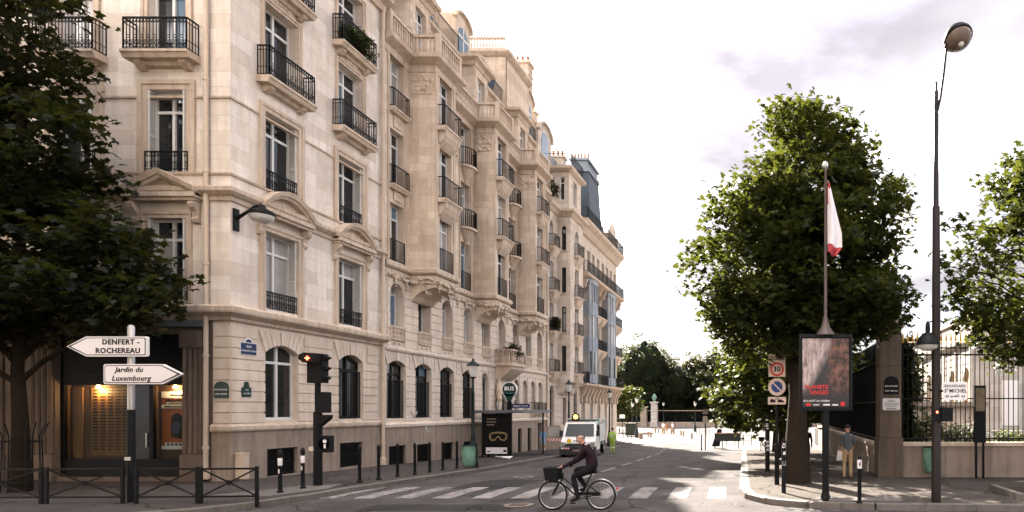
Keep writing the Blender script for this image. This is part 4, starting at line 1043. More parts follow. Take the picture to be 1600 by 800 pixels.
for u in (63.5, 66.5, 69.5, 72.0):
    o = DF.put(MB().prism([(-.65,0),(.65,0),(.65,1.7),(0,2.3),(-.65,1.7)], -.2, 1.8), 'dormer', M['trim'], u, 19.8, -.9)
    link('dormer_window', MB().box(-.4,.4,-.24,-.2,.2,1.6).mesh('dormer_window', M['glass_dark']), o)
tw = DF.put(MB().lathe([(.6,19.6),(.6,20.9),(.7,21.0),(.7,21.15),(.42,21.25),(.38,22.2),(.25,22.6),(.08,22.9)], (0,-.2,0), 10), 'corner_turret', M['stoneD'], 71.2, 0, -.3, smooth=40)
chimney(DH, None, -3.2, -1.4, 9.0, 9.6, 22-zD, 26.0-zD, 4, 'stoneD')

# ================================================================== vegetation
def leaf_cloud(name, pts, size, mat, parent, seed, leaflets=5, spread=140, fat=.20, up=.55, loc=(0,0,0)):
    """many small leaves, each a fan of leaflets, spread through a crown"""
    g = np.random.default_rng(seed); pts = np.asarray(pts, float); n = len(pts)
    a = np.radians(np.linspace(-spread/2, spread/2, leaflets)) if leaflets > 1 else np.array([0.0])
    ln = 1 - .35*np.abs(a)/max(1e-6, np.abs(a).max()) if leaflets > 1 else np.array([1.0])
    T = []
    for ai, li in zip(a, ln):
        ca, sa = math.cos(ai), math.sin(ai)
        for x, y, z in ((0,0,0), (.5*li, -fat*li, .05), (li, 0, -.12*li), (.5*li, fat*li, .05)): T.append((x*ca-y*sa, x*sa+y*ca, z))
    T = np.array(T)
    nz = g.normal(size=(n,3)); nz /= np.linalg.norm(nz, axis=1)[:,None]; nz[:,2] = np.abs(nz[:,2])+up; nz /= np.linalg.norm(nz, axis=1)[:,None]
    h = g.normal(size=(n,3)); ax = h - nz*(h*nz).sum(1)[:,None]; ax /= np.linalg.norm(ax, axis=1)[:,None]; ay = np.cross(nz, ax)
    s = size*g.uniform(.65, 1.25, n)
    V = pts[:,None,:] + s[:,None,None]*(T[None,:,0,None]*ax[:,None,:] + T[None,:,1,None]*ay[:,None,:] + T[None,:,2,None]*nz[:,None,:])
    V = V.reshape(-1,3); nq = len(V)//4
    me = bpy.data.meshes.new(name); me.vertices.add(len(V)); me.vertices.foreach_set('co', V.ravel())
    me.loops.add(nq*4); me.loops.foreach_set('vertex_index', np.arange(nq*4)); me.polygons.add(nq)
    me.polygons.foreach_set('loop_start', np.arange(nq)*4); me.polygons.foreach_set('loop_total', np.full(nq, 4))
    at = me.attributes.new('leaf', 'FLOAT', 'FACE'); at.data.foreach_set('value', np.repeat(g.uniform(0,1,n), leaflets))
    me.materials.append(M[mat]); me.update(calc_edges=True)
    return tag(link(name, me, parent, loc), kind='stuff')
def crown_points(ells, n_clumps, per, clump_r, seed, shell=.55):
    g = np.random.default_rng(seed); vol = np.array([e[1][0]*e[1][1]*e[1][2] for e in ells])**.8; vol = vol/vol.sum()
    cl = []
    for c, r in ells: pass
    while len(cl) < n_clumps:
        i = g.choice(len(ells), p=vol); c, r = ells[i]
        d = g.normal(size=3); d /= np.linalg.norm(d); k = (shell**3 + (1-shell**3)*g.random())**(1/3)
        k *= 1 + .10*math.sin(5*d[0]+3*d[2]+i) + .07*math.sin(9*d[1]-7*d[2])
        p = np.array(c)+d*np.array(r)*k
        cl.append(p)
    cl = np.array(cl)
    pts = np.repeat(cl, per, 0) + np.clip(g.normal(size=(n_clumps*per,3)), -1.7, 1.7)*np.array([clump_r, clump_r, clump_r*.62])*g.uniform(.5,1.15,(n_clumps*per,1))
    return cl, pts
def tree(name, label, base, ells, n_clumps, per, clump_r, leaf, lmat, bark, trunk_r, top, seed, leaflets=5, spread=140, fat=.20, group=None, limbs=9, shell=.55, lean=(0,0), cat='tree', core=0):
    t = thing(name, label, cat, base, 0, group); q = random.Random(seed)
    cl, pts = crown_points(ells, n_clumps, per, clump_r, seed, shell)
    tr = []; n = 9
    for i in range(n):
        f = i/(n-1); tr.append((lean[0]*f+q.uniform(-.06,.06)*(i > 1), lean[1]*f+q.uniform(-.06,.06)*(i > 1), top*f))
    rr = [trunk_r*(1.35 if i == 0 else 1.06 if i == 1 else 1-.85*(i/(n-1))) for i in range(n)]
    put(MB().tube(tr, rr, 12), 'trunk', M[bark], t, smooth=60)
    order = list(range(len(cl))); q.shuffle(order)
    lo = min(p[2] for p in cl); tw = MB()
    def along(z):
        f = max(0, min(1, z/top)); i = min(n-2, int(f*(n-1))); k = f*(n-1)-i
        return Vector(tr[i]).lerp(Vector(tr[i+1]), k), rr[i]*(1-k)+rr[i+1]*k
    for j in range(limbs):
        p = Vector(cl[order[j]]); z0 = max(top*.22, min(top*.8, p.z-(.25+.3*q.random())*math.hypot(p.x, p.y)-.3)); a, ra = along(z0)
        mid = a.lerp(p, .5)+Vector((q.uniform(-.2,.2), q.uniform(-.2,.2), q.uniform(.1,.45)))
        r0 = max(.03, ra*.55)
        put(MB().tube([a, a.lerp(mid, .5)+Vector((0,0,.1)), mid, mid.lerp(p, .5)+Vector((0,0,.12)), p], [r0, r0*.8, r0*.6, r0*.4, .012], 7), 'limb', M[bark], t, smooth=60)
    for j in order[limbs:limbs+70]:
        p = Vector(cl[j]); z0 = max(top*.25, min(top*.92, p.z-.5*math.hypot(p.x, p.y)*q.uniform(.5,1))); a, ra = along(z0)
        mid = a.lerp(p, .55)+Vector((q.uniform(-.15,.15), q.uniform(-.15,.15), .25))
        tw.tube([a, mid, p], [.035, .022, .008], 4, cap=False)
    tag(put(tw, 'branches', M[bark], t), kind='stuff')
    leaf_cloud('crown', pts, leaf, lmat, t, seed+5, leaflets, spread, fat)
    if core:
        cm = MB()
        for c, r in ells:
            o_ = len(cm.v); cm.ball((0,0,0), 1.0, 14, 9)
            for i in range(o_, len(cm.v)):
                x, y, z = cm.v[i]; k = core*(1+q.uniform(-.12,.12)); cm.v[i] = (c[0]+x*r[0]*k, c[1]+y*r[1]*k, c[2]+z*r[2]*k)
        put(cm, 'inner_crown', M['earth_green'], t, smooth=80)  # solid dark core added to stop skylight passing through the crown
    return t
# horse chestnut on the right pavement, the largest in the picture
tree('chestnut_tree', 'large horse chestnut tree on the right pavement behind the poster board', (.98, 19.6, G(19.6)),
     [((.15,0,6.6),(3.2,3.0,2.35)), ((.4,0,8.3),(2.9,2.6,1.7)), ((.45,0,9.6),(1.9,1.9,1.9)), ((-.2,0,5.0),(2.9,2.6,1.35)), ((1.2,-.2,5.5),(2.2,2.0,1.3)), ((.5,0,10.9),(.9,.9,1.1))], 900, 40, .31, .175, 'leaf_chestnut', 'bark', .33, 10.6, 3, limbs=12)
row = [((1.1, 27.5), 9.2, 31, 'second horse chestnut along the right pavement, hanging low over the kerb'), ((1.0, 35.5), 9.4, 32, 'third horse chestnut along the right pavement behind the low hanging one'), ((.8, 43.5), 9.0, 33, 'last horse chestnut of the right pavement row, nearest the square')]
for (x, y), h, sd, lb in row:
    tree('chestnut_tree', lb, (x, y, G(y)), [((.1,0,h*.58),(2.9,2.9,h*.30)), ((-.8,-.3,h*.34),(2.9,2.4,h*.17)), ((.3,0,h*.82),(1.9,2.0,h*.24))], 420, 26, .33, .23, 'leaf_chestnut', 'bark', .25, h*.9, sd, limbs=8)
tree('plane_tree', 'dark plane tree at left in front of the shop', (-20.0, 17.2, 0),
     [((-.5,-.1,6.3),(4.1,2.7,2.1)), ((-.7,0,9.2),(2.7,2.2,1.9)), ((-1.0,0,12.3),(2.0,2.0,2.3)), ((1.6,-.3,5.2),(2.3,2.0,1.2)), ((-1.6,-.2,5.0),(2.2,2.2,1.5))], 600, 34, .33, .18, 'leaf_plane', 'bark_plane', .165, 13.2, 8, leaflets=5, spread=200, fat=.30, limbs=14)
tree('maple_tree', 'sunlit maple at right edge overhanging the railings', (7.5, 17.2, 0),
     [((.1,0,6.3),(2.6,2.4,2.6)), ((-.2,.0,4.3),(2.2,2.0,1.0)), ((.5,0,8.3),(1.8,1.8,1.6))], 250, 32, .30, .155, 'leaf_bright', 'bark', .2, 8.8, 14, leaflets=5, spread=200, fat=.30, limbs=9)
def shrub(name, label, base, r, n, leaf, lmat, seed, per=18, cl=.22, group=None, cat='shrub', core=None):
    t = thing(name, label, cat, base, 0, group)
    c, pts = crown_points([((0,0,r[2]),r)], n, per, cl, seed, .5)
    leaf_cloud('foliage', pts, leaf, lmat, t, seed+2, 3, 110, .24)
    st = MB(); q = random.Random(seed)
    for k in range(9): st.tube([(q.uniform(-.1,.1), q.uniform(-.1,.1), 0), (r[0]*q.uniform(-.4,.4), r[1]*q.uniform(-.4,.4), r[2]*.9), (r[0]*q.uniform(-.8,.8), r[1]*q.uniform(-.6,.6), r[2]*1.6)], [.03,.02,.008], 5)
    tag(put(st, 'stems', M['bark'], t), kind='stuff'); return t

# ================================================================== right-hand railings, pillar and wall
FX, FY = 4.62, 22.0
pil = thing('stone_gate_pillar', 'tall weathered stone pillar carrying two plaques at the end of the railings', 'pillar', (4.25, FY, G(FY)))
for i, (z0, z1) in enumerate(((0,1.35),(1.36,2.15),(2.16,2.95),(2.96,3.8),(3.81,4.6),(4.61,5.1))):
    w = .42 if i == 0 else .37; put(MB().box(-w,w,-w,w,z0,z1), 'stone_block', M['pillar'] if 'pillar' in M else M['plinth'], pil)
put(MB().add(*frustum(-.46,.46,-.46,.46,5.1,-.46,.46,-.46,.46,5.25)).add(*frustum(-.42,.42,-.42,.42,5.25,-.1,.1,-.1,.1,5.6)), 'cap', M['plinth'], pil)
plaque('street_plaque', 'black arched enamel street plaque high on the stone pillar', (4.27, FY-.375, 2.72), 0, .50, .40, 'arch', 'black', [('BOULEVARD', .075, .27), ('SAINT MICHEL', .065, .11)], 'text_white')
wp = thing('notice_plaque', 'white enamel notice plaque below the black one on the stone pillar', 'plaque', (4.27, FY-.375, 2.18))
put(MB().prism([(-.29,.03),(-.26,0),(.26,0),(.29,.03),(.29,.37),(.26,.4),(-.26,.4),(-.29,.37)], -.02, 0), 'plate', M['white'], wp)
ln = MB()
for z, w in ((.34,.2),(.30,.26),(.24,.46),(.19,.44),(.14,.40),(.07,.30),(.04,.34)):
    x = -w/2
    while x < w/2: d_ = rnd.uniform(.015,.04); ln.box(x, x+d_, -.024, -.0205, z-.012, z+.008); x += d_+.008
put(ln, 'print', M['text_black'], wp)
# dwarf wall with coping, and the railings on it: frontal run and street run
def railings(name, label, x0, y0, ln, rz, zb, tips, panel=None):
    o = thing(name, label, 'railing', (x0, y0, zb), rz)
    n = int(ln/.165); H = 3.6
    for zz in (.12, 2.35, 3.05): pass
    put(MB().box(0, ln, -.03, .03, .10, .15), 'rail', M['iron'], o); put(MB().box(0, ln, -.03, .03, 1.48, 1.52), 'rail', M['iron'], o); put(MB().box(0, ln, -.03, .03, 2.98, 3.03), 'rail', M['iron'], o); put(MB().box(0, ln, -.03, .03, 3.22, 3.26), 'rail', M['iron'], o)
    bar = MB().tube([(0,0,0),(0,0,3.45)], .016, 6).mesh('bar', M['iron']); tip = MB().lathe([(.012,3.45),(.042,3.52),(.030,3.58),(.008,3.80)], n=6).lathe([(.016,3.40),(.03,3.42),(.03,3.45),(.016,3.47)], n=6).mesh('spear_tip', M['gold'] if tips else M['iron'])
    for i in range(n+1):
        b_ = link('bar', bar, o, (i*.165+.08, 0, 0)); link('spear_tip', tip, b_)
    return o
def dwarf_wall(name, label, x0, y0, ln, rz, z, h=1.05):
    o = thing(name, label, 'wall', (x0, y0, z), rz); x = 0; i = 0
    while x < ln-.01:
        l = min(1.5+rnd.uniform(-.1,.1), ln-x)
        put(MB().box(x+.004, x+l-.004, -.22, .22, -1.0, h-.12), 'stone_block', M['plinth'], o); put(MB().box(x+.003, x+l-.003, -.28, .28, h-.12, h), 'coping', M['trim'] if not i % 1 else M['plinth'], o); x += l; i += 1
    return o
dwarf_wall('dwarf_wall', 'low stone wall under the gilded railings at right', FX+.05, FY, 9.5, 0, 0, 1.08)
railings('gilded_railings', 'tall black railings with gilded spear tips on the right-hand low wall', FX+.05, FY, 9.4, 0, 1.08-.0, True)
dwarf_wall('dwarf_wall', 'low wall running back along the right pavement from the pillar', 4.25, FY+.42, 26, R(90), -.25, 1.25)
railings('street_railings', 'dark railings running back along the right pavement before the hedge', 4.25, FY+.42, 25.9, R(90), .98, False)
# hedge behind the street railings
hd = thing('clipped_hedge', 'tall dark clipped hedge behind the street railings at right', 'hedge', (5.05, 36, G(30)))
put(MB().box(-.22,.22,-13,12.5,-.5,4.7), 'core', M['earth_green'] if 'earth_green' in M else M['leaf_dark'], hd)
g_ = np.random.default_rng(5); n_ = 9000
face = g_.random(n_); P_ = np.stack([np.where(face < .7, -.28+g_.normal(size=n_)*.08, g_.uniform(-.32,.32,n_)), np.where((face > .92), -13.1, g_.uniform(-13.2,12.6,n_)), np.where((face >= .7) & (face < .92), 4.95+g_.normal(size=n_)*.15, g_.uniform(.2,5.0,n_))], 1)
leaf_cloud('foliage', P_, .22, 'leaf_dark', hd, 5, 3, 110, .24)
for k, (x, y, r, lb, mt) in enumerate([(5.9,24.0,(.9,.6,.85),'yellow green shrub behind the gilded railings beside the pillar','leaf_bright'), (7.6,24.3,(.8,.6,.65),'rounded green shrub behind the gilded railings near the tall lamp','leaf_far'), (9.6,24.6,(.9,.6,.5),'low green shrub behind the railings at the right edge','leaf_bright')]):
    shrub('garden_shrub', lb, (x, y, .35), r, 90, .13, mt, 60+k, group='shrubs behind the railings')
tag(put(MB().box(4.7, 40, 22.3, 60, -1, .35), 'garden_ground', M['footway_right']), kind='structure')
tree('garden_tree', 'dark leafy tree behind the railings between pillar and pale hall', (6.7, 31, .35), [((0,0,3.2),(.9,1.2,1.9))], 110, 22, .28, .2, 'leaf_dark', 'bark', .15, 4.4, 77, limbs=6)
# pale hall with arched windows
PH = thing('pale_arched_hall', 'pale stone hall with tall arched windows behind the gilded railings', 'building', (11.0, 34, .35))
PF = Fac(PH, 11.0, 34, R(-90))   # outward towards the street
arches = [(-.9-2.6*i, 1.25, 1.2, 3.9, .6) for i in range(6)]
wall(PF, 'wall', -17, 0, 0.0, 5.65, arches, M['white_wall'], .3)
for c, w, a, s_, r in arches:
    o = PF.put(MB().prism([(-w/2,a),(w/2,a),(w/2,s_)]+[(w/2*math.cos(math.pi*k/8), s_+r*math.sin(math.pi*k/8)) for k in range(1,8)]+[(-w/2,s_)], .16, .22), 'arched_window', M['tan'], c)
    PF.put(MB().box(w/2+.12, w/2+.42, -.10, 0, 0.4, 5.5), 'pilaster', M['white_wall'], c)
courses(PF, -17, 0, .5, .42, 12, [(c, w+.05, a, s_+r) for c, w, a, s_, r in arches] + [(c+w/2+.27, .34, 0, 6) for c, w, a, s_, r in arches], 'white_wall', .03, .03)
put(sweep([(11,51),(11,34),(22,34)][::1], [(-.05,5.55),(.1,5.6),(.3,5.8),(.35,5.98),(-.05,6.05)], (11,34,.35)), 'cornice', M['trim'], PH, (0,0,0)) if False else None
put(sweep([(11,51),(11,34),(22,34)], [(-.05,5.55-.0),(.1,5.6),(.3,5.8),(.35,5.98),(-.05,6.05)], (11,34,.0)), 'cornice', M['white_wall'], PH, (0,0,-.35))
put(MB().box(0,11,0,17,5.3,6.75).box(-.12,11.1,-.12,17,6.75,6.95), 'parapet', M['white_wall'], PH)
put(MB().box(.01,11,0.0,.25,-.4,5.3).box(.3,11,.25,17,-.4,5.3), 'end_wall', M['white_wall'], PH)
for i in range(6): put(MB().box(1.6+i*1.7,2.5+i*1.7,-.04,0,1.0,3.4), 'blind_panel', M['white'], PH)
an = thing('garden_annex', 'low flat-roofed garden annex behind the gilded railings', 'building', (7.4, 30, .35))
put(MB().box(-1.5,2.9,0,2,0,2.0), 'wall', M['stoneD'], an); put(MB().box(-1.65,3.05,-.2,2.1,2.0,2.22), 'roof', M['plinth'], an)
for i in range(4): put(MB().box(-1.2+i*1.05,-.5+i*1.05,-.03,0,.3,1.7), 'panel', M['trim'], an)
st_ = thing('garden_steps', 'wide white garden steps beyond the railings at right', 'steps', (13, 29, .35))
for i in range(6): put(MB().box(-2.6,6,i*.32,i*.32+.4,0,.14+i*.14), 'step', M['white_wall'], st_)
# person with a white cap on the garden side of the street wall comes later with the people

# ================================================================== street furniture, left pavement
bm_ = MB().lathe([(.075,-.1),(.075,.05),(.05,.07),(.045,.95),(.055,.97),(.055,1.05),(.04,1.12),(.01,1.15)], n=10).mesh('post', M['iron'], 40)
bw_ = MB().lathe([(.047,.72),(.052,.74),(.052,.90),(.047,.92)], n=10).box(-.01,.02,-.055,-.045,.52,.63).mesh('sticker', M['white'], 40)
ords = ['first', 'second', 'third', 'fourth', 'fifth', 'sixth', 'seventh', 'eighth', 'ninth', 'tenth']
lbs = ['black bollard with torn white stickers left of the traffic light', 'black bollard with white top close beside the traffic light pole']
pos_ = [(-12.80,16.9),(-12.85,17.8),(-12.6,19.9),(-12.52,20.75),(-12.6,21.95),(-12.55,22.95),(-12.62,24.1),(-12.68,25.2),(-12.7,26.4)]
for i, (x, y) in enumerate(pos_):
    o = thing('bollard', lbs[i] if i < 2 else 'plain black bollard, %s beyond the traffic light along the left kerb' % ords[i-2], 'bollard', (x, y, G(y)), 0, 'bollards along the left kerb')
    link('post', bm_, o)
    if i < 2: link('sticker', bw_, o)
def barrier(label, x0, x1, y0, y1):
    ln = math.dist((x0,y0),(x1,y1)); o = thing('pavement_barrier', label, 'barrier', ((x0+x1)/2, (y0+y1)/2, 0), math.atan2(y1-y0, x1-x0), 'cross-braced barriers by the left kerb')
    h = .84; a = ln/2
    for x in (-a, a): put(MB().box(x-.03,x+.03,-.03,.03,-.1,h+.02), 'post', M['iron'], o)
    put(MB().bar((-a,0,h-.03),(a,0,h-.03),.045), 'top_rail', M['iron'], o); put(MB().bar((-a,0,.16),(a,0,.16),.04), 'bottom_rail', M['iron'], o)
    put(MB().bar((-a,0,.16),(a,0,h-.03),.03), 'brace', M['iron'], o); put(MB().bar((-a,.01,h-.03),(a,.01,.16),.03), 'brace', M['iron'], o)
    put(MB().ring((0,0,.485),.05,.016,10,5), 'boss', M['iron'], o)
barrier('cross-braced black barrier at the left edge of the picture', -18.9, -16.85, 14.8, 14.9)
barrier('cross-braced black barrier under the plane tree, left of the direction signs', -16.72, -15.0, 14.9, 14.95)
barrier('cross-braced black barrier just right of the direction sign post', -14.68, -13.3, 14.95, 15.0)
barrier('cross-braced black barrier nearest the corner and traffic light', -13.2, -12.0, 14.98, 15.12)
# tree guard and grate
tg = thing('tree_guard', 'black iron guard of bars round the foot of the plane tree', 'tree guard', (-20.0, 17.2, 0))
for k in range(8):
    a = math.pi/4*k+.3; r = .42
    put(MB().tube([(r*math.cos(a),r*math.sin(a),0),(r*.92*math.cos(a),r*.92*math.sin(a),1.5),(r*1.25*math.cos(a),r*1.25*math.sin(a),1.85)], .016, 6), 'bar', M['iron'], tg)
for z in (.25, 1.35): put(MB().ring((0,0,z), .42-.02*z, .018, 20, 5, 'xy'), 'hoop', M['iron'], tg)
# direction signs
dp = thing('sign_post', 'steel post with dark lower half carrying the two white direction signs', 'post', (-15.05, 15.2, 0))
put(MB().tube([(0,0,-.1),(0,0,2.2)], .085, 12), 'lower_sleeve', M['iron'], dp, smooth=40); put(MB().lathe([(.07,2.2),(.07,4.15),(.05,4.2),(.01,4.22)], n=12), 'pole', M['steel'], dp, smooth=40)
put(MB().box(-.07,.07,-.09,-.08,1.0,1.08), 'clip', M['steel'], dp)
def arrow(label, x0, x1, z0, z1, right, l1, l2, shear, off):
    o = thing('direction_sign', label, 'direction sign', ((x0+x1)/2, 15.06, (z0+z1)/2)); w = x1-x0; h = z1-z0; p = .46; r = .03
    def shape(k):
        W = w/2-k; H = h/2-k; pk = p-k*.35
        s_ = [(-W+r,-H),(W-pk,-H),(W-k*.3,0),(W-pk,H),(-W+r,H),(-W,H-r),(-W,-H+r)]
        return s_ if right else [(-x,z) for x, z in s_[::-1]]
    put(MB().prism(shape(0), -.01, .055), 'casing', M['white'], o); put(MB().prism(shape(.028), -.014, -.009), 'border', M['text_black'], o)
    inner = shape(.045); inner = [(x-(.05 if right else -.05) if abs(z) < .01 else x, z) for x, z in inner]
    put(MB().prism(inner, -.018, -.013), 'face', M['white'], o)
    text('lettering', l1, .17, M['text_black'], o, (off[0], -.021, .10), bold=.034 if not shear else .022, shear=shear); text('lettering', l2, .17, M['text_black'], o, (off[1], -.021, -.105), bold=.034 if not shear else .022, shear=shear)
    for sg in (-.1, .1): put(MB().box(-15.05-(x0+x1)/2-.1,-15.05-(x0+x1)/2+.1,.05,.12,sg-.02,sg+.02), 'clamp', M['steel'], o)
arrow('white arrow sign reading DENFERT-ROCHEREAU pointing left', -16.42, -14.53, 3.45, 3.92, False, 'DENFERT -', 'ROCHEREAU', 0, (.34, .27))
arrow('white arrow sign reading Jardin du Luxembourg pointing right', -15.55, -13.70, 2.80, 3.27, True, 'Jardin du', 'Luxembourg', .25, (-.32, -.27))
# traffic light
tl = thing('traffic_light', 'black traffic light with red signal lit on the corner of the crossing', 'traffic light', (-12.92, 18.5, G(18.5)))
put(MB().tube([(0,0,-.1),(0,0,2.15)], .115, 12), 'base_column', M['black'], tl, smooth=40); put(MB().tube([(0,0,2.15),(0,0,3.0)], .075, 12), 'pole', M['black'], tl, smooth=40)
hd_ = put(MB().box(-.23,.20,-.12,.16,2.98,3.82), 'signal_head', M['black'], tl)
put(MB().prism([(-.36,3.66),(-.22,3.56),(.18,3.56),(.18,3.82),(-.2,3.84),(-.34,3.78)], -.30, -.12), 'visor', M['black'], tl)
link('lens', MB().box(-.15,-.02,-.325,-.305,3.665,3.69).box(-.097,-.072,-.326,-.304,3.62,3.735).mesh('lens', M['lamp_red']), hd_)
for z in (3.70, 3.40, 3.12): link('hood', MB().prism([(.20,z-.08),(.33,z+.0),(.33,z+.03),(.20,z+.08)], -.08, .10).mesh('hood', M['black']), hd_)
put(MB().box(-.02,.30,-.10,.14,2.12,2.72), 'pedestrian_signal', M['black'], tl); put(MB().prism([(.08,1.72),(.36,1.95),(.38,2.06),(.08,2.06)], -.1, .1), 'small_repeater', M['black'], tl)
cb = put(MB().lathe([(.16,-.1),(.16,.1)], (.24,0,1.22), 12, 'y').box(.08,.40,-.1,.1,.98,1.46), 'push_button_box', M['black'], tl)
link('button_label', MB().lathe([(.055,-.005),(.055,.005)], (.27,-.106,1.30), 10, 'y').box(.24,.30,-.108,-.1,1.10,1.22).mesh('button_label', M['white']), cb)
put(MB().box(-.17,-.05,-.13,-.11,1.02,1.15), 'yellow_tag', M['pipe'], tl)
# Parisian lantern posts
def lantern(label, x, y, h=4.5, col='iron_green', two=False):
    o = thing('lantern_post', label, 'street lamp', (x, y, G(y)), 0, 'old lantern posts')
    put(MB().lathe([(.24,-.1),(.24,.25),(.20,.3),(.20,.75),(.15,.8),(.17,.9),(.12,1.0),(.10,1.2),(.085,1.3),(.10,1.36),(.075,1.42),(.06,h*.7),(.08,h*.7+.04),(.05,h*.7+.1),(.04,h-.75),(.10,h-.72),(.12,h-.66)], n=12), 'column', M[col], o, smooth=40)
    put(MB().lathe([(.11,h-.66),(.24,h-.22),(.245,h-.20)], n=6), 'lantern_glass', M['opal'], o)
    put(MB().lathe([(.27,h-.20),(.27,h-.17),(.16,h-.05),(.06,h+.02),(.05,h+.08),(.015,h+.14)], n=6), 'lantern_cap', M[col], o)
    return o
lantern('old Parisian lantern post beside the green litter bag', -12.4, 27.2); lantern('old lantern post behind the white truck', -12.95, 42.3, 4.7); lantern('old lantern post in front of the blue bay house', -13.6, 56, 4.9)
# green litter bag on its hoop
def litter(label, x, y, z, h=.95, r=.26):
    o = thing('litter_bag', label, 'litter bin', (x, y, z))
    put(MB().tube([(r+.05,0,-.05),(r+.05,0,h+.12)], .03, 8), 'stand', M['iron_green'], o); put(MB().ring((0,0,h), r+.02, .018, 18, 5, 'xy'), 'hoop', M['iron_green'], o)
    q = random.Random(5); mb = MB(); n = 16; rows = 9; pr = []
    vs = []; fs = []
    for i in range(rows):
        f = i/(rows-1)
        for k in range(n):
            a = 2*math.pi*k/n; rr = r*(.55+.5*math.sin(math.pi*(.12+.62*f)))*(1+.09*math.sin(a*5+f*4)+q.uniform(-.04,.04)) if i < rows-1 else r+.03
            vs.append((rr*math.cos(a), rr*math.sin(a), .08+(h-.08)*f))
    for i in range(rows-1):
        for k in range(n): fs.append((i*n+k, i*n+(k+1) % n, (i+1)*n+(k+1) % n, (i+1)*n+k))
    fs.append(tuple(range(n-1,-1,-1)))
    put(MB().add(vs, fs), 'bag', M['bag_green'], o, smooth=80)
M['bag_green'] = plain('pale_green_plastic', (.16,.30,.22), .3, 0, .3, 9)
litter('pale green plastic litter bag on a hoop at the left kerb', -12.15, 26.3, G(26.3)); litter('dark green litter bag hanging by the low wall behind the tall lamp', 5.55, 21.4, 0, .95)
# bus shelter, its advertisement and the bus stop totem
bs = thing('bus_shelter', 'glass bus shelter with a dark goggles advertisement panel', 'bus shelter', (-15.1, 36.2, G(36.2)))
put(MB().box(-.80,.72,-.10,.10,.12,2.48), 'advert_case', M['black'], bs); put(MB().box(-.55,-.45,-.05,.05,-.1,.12).box(.40,.50,-.05,.05,-.1,.12), 'case_foot', M['black'], bs)
put(MB().box(-.72,.64,-.112,-.101,.50,2.38), 'poster', M['black'], bs); put(MB().box(-.62,.60,-.122,-.113,.20,.56), 'poster_footer', M['white'], bs)
gg = MB(); outl = [(-.42,1.28),(-.30,1.38),(0.1,1.42),(.45,1.38),(.56,1.28),(.54,1.06),(.40,.94),(.22,.98),(.12,1.16),(.06,1.18),(-.0,1.14),(-.10,.98),(-.28,.94),(-.40,1.05)]
gg.tube([(x, -.118, z) for x, z in outl], .018, 4, closed=True); gg.tube([(x*.86+.01, -.118, 1.16+(z-1.16)*.74) for x, z in outl], .008, 4, closed=True)
put(gg, 'goggles_print', M['gold_print'] if 'gold_print' in M else M['tan'], bs)
for i, tx in enumerate(('MASQUES', 'DE SKI')): pass
pr_ = MB(); 
for i, (w, z) in enumerate(((.5,2.12),(.46,1.96),(.38,1.80))):
    x = -.56
    while x < -.56+w: d_ = rnd.uniform(.04,.08); pr_.box(x, x+d_, -.121, -.1135, z, z+.07); x += d_+.03
tag(put(pr_, 'faint_print', M['plinth'], bs), kind='stuff'); put(MB().box(-.56,-.38,-.128,-.123,.30,.36).box(.36,.54,-.128,-.123,.30,.42), 'footer_print', M['text_black'], bs)
put(MB().box(-1.25,1.6,-.45,4.2,2.56,2.66).box(-1.2,1.55,-.40,4.15,2.50,2.56), 'roof', M['zinc'], bs)
for x, y in ((-.95,.2),(-.95,2.0),(-.95,3.9),(1.2,3.9)): put(MB().tube([(x,y,-.1),(x,y,2.5)], .05, 8), 'post', M['black'], bs)
for y in (.3, 2.1): put(MB().box(-.96,-.94,y,y+1.7,.35,2.3), 'glass_panel', M['glass_clear'], bs)
put(MB().box(-.8,-.4,.8,3.2,.45,.5).box(-.7,-.5,1.0,1.1,-.1,.45).box(-.7,-.5,2.9,3.0,-.1,.45), 'bench', M['steel'], bs)
bt = thing('bus_stop_totem', 'bus stop pole with round BUS disc and dark blue name flag', 'bus stop', (-14.35, 36.0, G(36)))
put(MB().box(-.12,.12,-.06,.06,-.1,3.3), 'pole', M['black'], bt)
put(MB().lathe([(.44,-.05),(.44,.05)], (0,0,3.82), 24, 'y').prism([(-.36,3.56),(-.12,3.1),(.12,3.1),(.36,3.56)], -.05, .05), 'disc_rim', M['white'], bt, smooth=30)
put(MB().lathe([(.38,-.07),(.38,.07)], (0,0,3.82), 24, 'y').prism([(-.30,3.58),(-.10,3.16),(.10,3.16),(.30,3.58)], -.07, .07), 'disc', M['green_enamel'], bt, smooth=30)
text('lettering', 'BUS', .30, M['text_white'], bt, (0, -.075, 3.86), bold=.03)
put(MB().tube([(.2*math.cos(a), -.075, 3.68+.10*math.sin(a)) for a in [math.pi*(1.1+.8*k/8) for k in range(9)]], .012, 4), 'smile_mark', M['teal'] if 'teal' in M else M['white'], bt)
put(MB().box(.12,1.12,-.03,.03,2.78,3.02), 'name_flag', M['navy'], bt); text('lettering', 'Auguste Comte', .13, M['text_white'], bt, (.62, -.034, 2.90))
pp = thing('crumpled_paper', 'white crumpled paper lying by the bus shelter', 'litter', (-14.3, 34.9, G(34.9)))
put(MB().add([(rnd.uniform(-.4,.4)*(1.3 if k % 2 else .8), rnd.uniform(-.2,.2), rnd.uniform(0,.12)) for k in range(14)], [(i, (i+1) % 14, (i+5) % 14) for i in range(14)] + [(i, (i+3) % 14, (i+8) % 14) for i in range(14)]), 'sheet', M['white'], pp)

